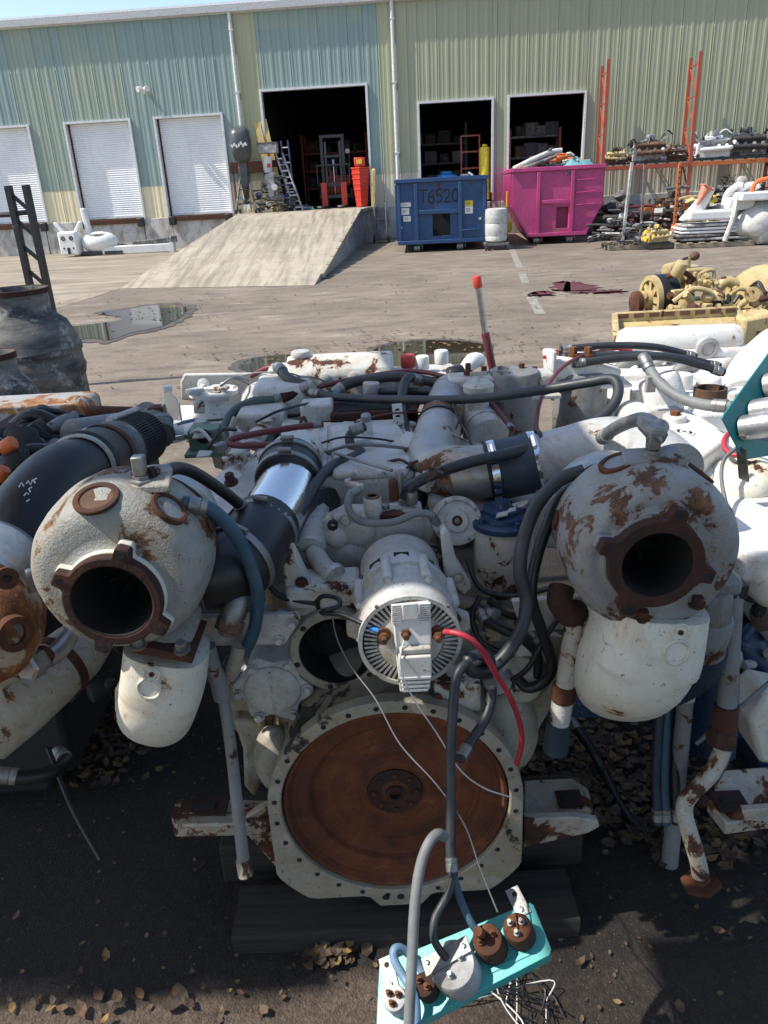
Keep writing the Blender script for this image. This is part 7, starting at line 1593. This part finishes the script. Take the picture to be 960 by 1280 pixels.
ac = part(MB().lathe(A0, axd, [(.0829, 0), (.0932, .012), (.0932, .03), (.0888, .035), (.0888, .07), (.0858, .075), (.0858, .25), (.0829, .26), (0, .26)], 44), 'air_cleaner', 'black_paint', ang=35)
part(MB().ring(A0 + axd * .13, axd, .0851, .0895, .028, 40), 'rusty_band', 'rust', ac); part(MB().ring(A0 - axd * .02, axd, .0814, .0881, .016, 36), 'hose_clamp', 'steel', ac)
part(MB().ring(A0 + axd * .165, axd, .0855, .0869, .075, 40), 'grey_sleeve', 'junk_grey', ac)
aa, bb, _ = basis(axd); lb = MB()
for i in range(7):
    t = -1.35 + i * .1; 
for t0 in (0,):
    vs = []
    up3 = (V((0, 0, 1)) - axd * axd.z).normalized(); sd = axd.cross(up3)
    for i in range(9):
        t = -.75 + i * .0814; d = (up3 * math.cos(t) + sd * math.sin(t)) * .0869
        vs += [A0 + axd * .04 + d * 1.03, A0 + axd * .092 + d * 1.03]
    lb.add(vs, [(2 * i, 2 * i + 2, 2 * i + 3, 2 * i + 1) for i in range(8)])
part(lb, 'label', 'paper', ac)
pf = A0 + axd * .262
part(MB().lathe(pf, axd, [(.0740, 0), (.0740, .20), (0, .20)], 40), 'filter_core', 'black_matt', ac)
b = MB()
for i in range(64):
    t = 2 * math.pi * i / 64; d = aa * math.cos(t) + bb * math.sin(t); b.bar(pf + d * .0770, pf + axd * .198 + d * .0770, .0045, .014, up=d)
tag(part(b, 'filter_pleats', 'black_matt', ac), kind='stuff')
for k_ in (0, .1, .2): part(MB().ring(pf + axd * k_, axd, .074, .0840 if k_ != .1 else .0833, .006, 40), 'filter_ring', 'black_rubber', ac)
part(MB().cyl(A0 + axd * .22 + up3 * .0903, pf + axd * .2 + up3 * .0888, .010, n=10), 'tie_rod', 'alloy', ac)
part(MB().tube([P(182, 520, 2.5), P(194, 528, 2.45), P(200, 545, 2.38)], .05, 18, 5), 'outlet_elbow', 'junk_grey')
for k_ in ((186, 522, 2.48), (195, 530, 2.44)): part(MB().ring(P(*k_), V((.5, -.5, -.6)), .05, .056, .014, 24), 'hose_clamp', 'steel')
part(MB().rcyl(P(110, 518, 2.5), P(182, 520, 2.5), .03, .1, 16), 'cross_pipe', 'rust')
part(MB().rcyl(P(90, 545, 2.2), P(150, 535, 2.4), .05, .2, 20), 'grey_pipe', 'pitted_grey'); part(MB().tube([P(60, 538, 2.3), P(75, 528, 2.35), P(95, 520, 2.4)], .018, 12, 4), 'grey_pipe', 'pitted_grey')
rt = part(MB().box(P(45, 518, 2.68), (.40, .26, .10)), 'rusty_tank', 'tank_rust', bevel=.03, seg=3); part(MB().rcyl(P(92, 512, 2.62), P(106, 512, 2.7), .05, .3, 20), 'tank_end', 'tank_rust', rt)
part(MB().box(P(45, 535, 2.4), (.22, .16, .06)), 'rusty_bracket', 'rust_flange', bevel=.008)
for i in range(34):
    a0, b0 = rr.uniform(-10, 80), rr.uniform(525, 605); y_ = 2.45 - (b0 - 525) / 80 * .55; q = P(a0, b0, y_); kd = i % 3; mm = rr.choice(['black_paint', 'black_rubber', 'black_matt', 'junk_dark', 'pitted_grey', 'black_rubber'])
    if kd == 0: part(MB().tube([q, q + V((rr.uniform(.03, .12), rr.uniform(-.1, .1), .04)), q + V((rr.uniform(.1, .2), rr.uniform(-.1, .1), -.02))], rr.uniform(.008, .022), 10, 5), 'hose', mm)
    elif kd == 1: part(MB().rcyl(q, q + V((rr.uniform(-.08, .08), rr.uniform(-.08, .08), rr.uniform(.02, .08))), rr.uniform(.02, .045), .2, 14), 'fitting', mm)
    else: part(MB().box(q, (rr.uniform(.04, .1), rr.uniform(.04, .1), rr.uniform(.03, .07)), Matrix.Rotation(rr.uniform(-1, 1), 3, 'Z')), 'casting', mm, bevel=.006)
part(MB().rcyl(P(2, 562, 2.0), P(18, 552, 2.0), .02, .3, 12), 'red_cap', 'orange'); part(MB().rcyl(P(-2, 600, 1.9), P(6, 585, 1.9), .018, .3, 12), 'red_cap', 'orange')
# its turbo at the frame edge
CT = P(-18, 720, 1.42); part(MB().lathe(CT, (0, 1, 0), [(.03, -.12), (.07, -.115), (.105, -.09), (.12, -.04), (.118, .02), (.10, .06), (.06, .08), (0, .08)], 44), 'compressor_housing', 'alloy', ang=60)
part(MB().ring(CT + V((0, -.085, -.01)), V((.25, -1, -.1)), .10, .118, .02, 40), 'v_band', 'steel'); part(MB().rcyl(P(36, 712, 1.32), P(40, 740, 1.32), .008, .2, 8), 'band_bolt', 'steel')
CT2 = P(-22, 785, 1.30); part(MB().lathe(CT2, V((.15, -1, 0)), [(.05, .10), (.085, .085), (.105, .04), (.11, -.02), (.10, -.08), (.05, -.1), (0, -.1)], 44, sx=1, sy=1), 'turbine_housing', 'rust_turbine', ang=60); part(MB().ring(P(14, 790, 1.24), V((.75, -.6, .05)), .020, .034, .02, 28), 'port_ring', 'rust'); part(MB().lathe(P(14, 790, 1.245), V((.75, -.6, .05)), [(.021, 0), (.021, .012), (0, .012)], 20), 'port_face', 'junk_grey')
part(MB().ring(P(8, 722, 1.24), V((.5, -.8, .2)), .008, .02, .012, 20), 'oil_boss', 'rust'); part(MB().rcyl(P(4, 726, 1.27), P(9, 721, 1.235), .014, .2, 12), 'oil_boss_core', 'rust_flange')
# silver pipe with hex end; fat manifold pipe
part(MB().tube([P(92, 780, 1.45), P(84, 800, 1.42), P(68, 818, 1.38), P(52, 826, 1.35)], .020, 16, 5), 'silver_pipe', 'alloy'); part(MB().rcyl(P(58, 818, 1.37), P(50, 825, 1.35), .025, .2, 18), 'rust_collar', 'rust'); part(MB().lathe(P(50, 825, 1.35), P(28, 838, 1.30) - P(50, 825, 1.35), [(.026, 0), (.030, .006), (.030, .04), (.024, .046), (0, .046)], 6), 'hex_nut', 'alloy')
part(MB().tube([P(118, 792, 1.62), P(95, 815, 1.56), P(60, 845, 1.48), P(15, 880, 1.40), P(-25, 910, 1.36)], [.055, .07, .075, .082, .085], 24, 6), 'exhaust_manifold', 'manifold_white', ang=60); part(MB().ring(P(78, 830, 1.52), P(60, 845, 1.48) - P(95, 815, 1.56), .06, .078, .022, 28), 'manifold_joint', 'rust')
part(MB().rcyl(P(-20, 835, 1.34), P(25, 820, 1.38), .05, .3, 20), 'manifold_stub', 'manifold_white')
for i in range(14): a0, b0 = rr.uniform(60, 150), rr.uniform(800, 880); q = P(a0, b0, 1.72); part(MB().rcyl(q, q + V((rr.uniform(-.08, .08), rr.uniform(0, .1), rr.uniform(-.06, .06))), rr.uniform(.012, .035), .3, 12), 'fitting', rr.choice(['black_paint', 'junk_dark', 'black_matt', 'rust_flange']))
hose([(-10, 968, 1.35), (30, 972, 1.36), (65, 965, 1.40), (82, 950, 1.46), (70, 940, 1.5)], .016, 'black_rubber'); hose([(60, 935, 1.45), (90, 1010, 1.36), (126, 1075, 1.27)], .006, 'black_rubber', 'rod')
hose([(30, 768, 1.40), (60, 755, 1.5), (85, 745, 1.6)], .012, 'black_rubber')
ENG = ENG2

# ================================================================== YELLOW ENGINE behind
YE = thing('yellow_engine', 'pale yellow engine with black-tyred pulley behind the white ones', 'engine', (1.9, 4.5, 0)); ENG = YE; Yb = 4.5; YM = 'yellow_engine'
ax_ = V((1, .12, .03)).normalized(); wc = P(820, 373, Yb)
part(MB().lathe(wc, ax_, [(.118, -.02), (.128, -.02), (.132, .0), (.132, .085), (.118, .09), (.05, .09)], 40), 'pulley_rim', 'black_rubber'); part(MB().ring(wc - ax_ * .045, ax_, .104, .13, .03, 40), 'pulley_face', YM)
for i in range(8): t = i * .785; a_, c_, _ = basis(ax_); d = a_ * math.cos(t) + c_ * math.sin(t); part(MB().bar(wc - ax_ * .03 + d * .03, wc - ax_ * .03 + d * .108, .03, .02, up=ax_), 'spoke', YM)
part(MB().cyl(wc - ax_ * .10, wc + ax_ * .1, .05, n=18), 'hub', YM); part(MB().lathe(wc - ax_ * .07 + V((-.03, 0, -.02)), -ax_, [(.07, 0), (.07, .03), (.03, .04), (0, .04)], 18), 'red_flange', 'rust')
bx = part(MB().prism(pl(Yb + .05, (840, 365), (842, 338), (886, 334), (890, 362)), (0, .2, 0)), 'gear_box', YM, bevel=.012)
for i in range(4): part(MB().box(P(848 + 10 * i, 351, Yb + .04), (.02, .03, .10)), 'cast_rib', YM, bx, bevel=.006)
part(MB().rcyl(P(858, 335, Yb + .1), P(859, 322, Yb + .1), .022, .2, 14), 'filler_neck', YM); part(MB().sph(P(868, 320, Yb + .1), (.03, .03, .026)), 'filler_cap', 'junk_brown'); part(MB().rcyl(P(832, 338, Yb + .1), P(846, 334, Yb + .15), .035, .3, 14), 'side_boss', YM)
part(MB().tube([P(841, 360, Yb), P(846, 340, Yb - .02), P(852, 326, Yb), P(860, 322, Yb)], .008, 8, 5), 'breather_pipe', 'grey_hose'); part(MB().tube([P(876, 362, Yb - .05), P(874, 344, Yb - .05), P(892, 338, Yb - .05), P(890, 360, Yb - .05)], .011, 8, 3), 'guard_loop', YM)
part(MB().rcyl(P(855, 395, Yb - .1), P(856, 370, Yb - .1), .05, .2, 20), 'cylinder', YM); part(MB().rcyl(P(856, 372, Yb - .1), P(856, 368, Yb - .1), .052, .2, 20), 'rust_cap', 'rust'); part(MB().box(P(860, 390, Yb + .1), (.5, .3, .14)), 'crankcase', YM, bevel=.03)
part(MB().rcyl(P(892, 398, Yb - .2), P(893, 372, Yb - .2), .04, .2, 18), 'pump_column', 'junk_brown'); part(MB().lathe(P(893, 374, Yb - .2), (0, 0, 1), [(.06, 0), (.05, .03), (.02, .05), (0, .05)], 18), 'pump_head', YM)
hs = part(MB().rcyl(P(935, 392, Yb - .1), P(985, 380, Yb + .05), .25, .4, 32), 'bell_housing', YM); part(MB().lathe(P(940, 368, Yb - .31), V((-.1, -1, .2)), [(.04, 0), (.04, .01), (.02, .012), (0, .01)], 20), 'housing_boss', YM, hs)
part(MB().tube([P(898, 360, Yb), P(908, 352, Yb), P(922, 356, Yb)], .03, 12, 4), 'elbow', YM); part(MB().rcyl(P(905, 352, Yb), P(905, 346, Yb), .018, .3, 8), 'nut', 'rust')
for i in range(5): part(MB().tube([P(898 + 8 * i, 400 + 3 * i, Yb - .3), P(915 + 8 * i, 392, Yb - .35), P(930 + 8 * i, 410, Yb - .35)], .022, 8, 4), 'manifold_runner', YM)
part(MB().prism(pl(Yb - .5, (930, 398), (975, 390), (975, 445), (925, 440)), (0, .2, 0)), 'side_cover', YM, bevel=.02)
for r_ in range(2):
    for c__ in range(3): part(MB().box(P(948 + 6 * c__, 417 + 7 * r_, Yb - .505), (.022, .006, .028)), 'vent_slot', 'brown')
# sump tray with slots
A1, B1, C1, D1 = P(770, 430, Yb - .9), P(768, 402, Yb - .55), P(920, 394, Yb - .55), P(925, 428, Yb - .9)
part(MB().prism([A1, B1, C1, D1], (0, 0, -.03)), 'tray_floor', YM, bevel=.008); part(MB().bar(B1 + V((0, 0, .02)), C1 + V((0, 0, .02)), .03, .05), 'tray_rim', YM, bevel=.006); part(MB().bar(A1 + V((0, 0, .02)), B1 + V((0, 0, .02)), .03, .05), 'tray_rim', YM, bevel=.006)
for i in range(8): q = B1.lerp(C1, (i + .5) / 8); part(MB().box(q + V((0, -.018, .028)), (.05, .006, .022)), 'tray_slot', 'brown')
part(MB().box((1.95, 4.55, .38), (.7, .5, .76)), 'engine_block', YM, bevel=.03); part(MB().box((1.75, 3.85, .36), (.6, .3, .7)), 'support_stand', 'junk_dark', bevel=.02)
ry = random.Random(90)
for i in range(60):
    a0, b0 = ry.uniform(835, 960), ry.uniform(345, 425); q = P(a0, b0, Yb - .12 - (b0 - 345) / 80 * .3); kd = i % 4; mm = ry.choice([YM, YM, YM, 'junk_brown', 'dark_steel', 'rust'])
    if kd == 0: part(MB().bolt(q, (ry.uniform(-.4, .4), -1, .6), ry.uniform(.010, .018), .02), 'bolt', mm)
    elif kd == 1: part(MB().rcyl(q, q + V((ry.uniform(-.08, .08), -.03, ry.uniform(-.05, .08))), ry.uniform(.014, .035), .3, 12), 'stub_pipe', mm)
    elif kd == 2: d_ = V((ry.uniform(-.2, .2), ry.uniform(-.1, .05), ry.uniform(-.05, .06))); part(MB().tube([q, q + d_ * .5 + V((0, 0, .04)), q + d_], ry.uniform(.006, .014), 8, 5), 'fuel_line', mm)
    else: part(MB().box(q, (ry.uniform(.04, .09), ry.uniform(.03, .07), ry.uniform(.02, .06)), Matrix.Rotation(ry.uniform(-.6, .6), 3, 'Z')), 'casting_boss', mm, bevel=.006)
ENG = ENG2

# ================================================================== LEAVES AND LITTER
LM = ['leaf_a', 'leaf_b', 'leaf_c', 'leaf_d', 'leaf_e']
def leaf(b, p, s, rr, mats=5):
    a = rr.uniform(0, 6.28); u_ = V((math.cos(a), math.sin(a), rr.uniform(-.25, .25))); v_ = V((-math.sin(a), math.cos(a), rr.uniform(-.3, .3))); k_ = rr.uniform(.28, .45); cu = rr.uniform(.05, .3)
    z_ = V((0, 0, 1)); b.cm = min(mats - 1, int(rr.random() ** 1.3 * mats))
    b.add([p - u_ * s * .5 + z_ * s * cu, p - u_ * s * .15 + v_ * s * k_ * .8 + z_ * s * cu * .4, p + u_ * s * .2 + v_ * s * k_ * .7 + z_ * s * cu * .35, p + u_ * s * .55 + z_ * s * cu, p + u_ * s * .2 - v_ * s * k_ * .7 + z_ * s * cu * .3, p - u_ * s * .15 - v_ * s * k_ * .8 + z_ * s * cu * .45, p], [(0, 1, 6), (1, 2, 6), (2, 3, 6), (3, 4, 6), (4, 5, 6), (5, 0, 6)])
rr = random.Random(21); b = MB()
for n_, (cx, cy, sx, sy) in ((650, (735, 960, 60, 65)), (350, (690, 1000, 60, 40)), (300, (830, 1000, 70, 70)), (520, (110, 925, 60, 45)), (140, (920, 1050, 50, 30)), (40, (415, 1195, 30, 12)), (18, (120, 1255, 110, 20))):
    for i in range(n_):
        x_, y_ = rr.gauss(cx, sx * .55), rr.gauss(cy, sy * .55); p = G(x_, y_, .022)
        if abs(p.x) < .4 and 1.25 < p.y < 1.5 and n_ > 200: continue
        leaf(b, p + V((0, 0, rr.uniform(0, .02))), rr.uniform(.018, .045), rr)
for i in range(1400): leaf(b, V((rr.uniform(-2.0, 2.0), rr.uniform(.7, 2.6), .02 + rr.uniform(0, .006))), rr.uniform(.005, .018), rr)
tag(b.build('leaf_litter', LM, smooth=False), 'dead brown leaves drifted over the dark earth between the engines', 'leaves', kind='stuff')
b = MB()
for i in range(900):
    y_ = 4 + 12 * rr.random() ** 1.5; x_ = rr.uniform(-.62, .62) * y_; s_ = rr.uniform(.02, .06); leaf(b, V((x_, y_, .012)), s_, rr)
for px_, py_, sx, sy, n_ in ((215, 392, 40, 8, 70), (530, 428, 60, 8, 110), (370, 446, 50, 6, 80)):
    for i in range(n_): p = G(rr.gauss(px_, sx), rr.gauss(py_, sy), .018); leaf(b, p, rr.uniform(.03, .07), rr)
tag(b.build('yard_litter', ['leaf_b', 'leaf_d', 'leaf_e', 'junk_brown', 'leaf_a'], smooth=False), 'scattered dried leaves and paper scraps on the open yard', 'litter', kind='stuff')
LEAFLAB = ['yellow leaf alone on the earth left of the timber', 'brown leaf low down left of the leaf cluster by the panel', 'tiny leaf on the shaded earth left of the timber end', 'brown leaf at the left edge on shaded earth', 'large yellowish leaf in the bottom left corner',
           'big pale leaf beside the cluster in front of the timber', 'brown leaf just right of the turquoise panel', 'pale leaf on bare earth below the rusty pipe flange', 'small brown leaf on bare earth below right of the panel', 'brown leaf at the bottom edge, right half',
           'tiny leaf near the bottom, left of the panel', 'tiny leaf between the timber and bottom left leaves', 'big brown leaf touching the front of the timber', 'small leaf at the right edge below the flange', 'small brown leaf left of the yellow leaf near the bottom', 'brown leaf at the bottom edge left of the panel']
for i, (x_, y_, s_) in enumerate(((133, 1196, .04), (175, 1242, .03), (205, 1168, .02), (20, 1145, .03), (65, 1258, .032), (385, 1205, .035), (725, 1203, .035), (898, 1163, .03), (772, 1252, .02), (850, 1258, .03), (300, 1240, .02), (240, 1215, .02), (430, 1190, .035), (955, 1150, .02), (100, 1215, .025), (330, 1262, .03))):
    b = MB(); leaf(b, V((0, 0, 0)), s_, rr, 1); o = b.build('fallen_leaf', ['leaf_d', 'leaf_b', 'leaf_a', 'leaf_b'][i % 4], smooth=False); o.location = G(x_, y_, .026); tag(o, LEAFLAB[i], 'leaf', 'single leaves on the earth')
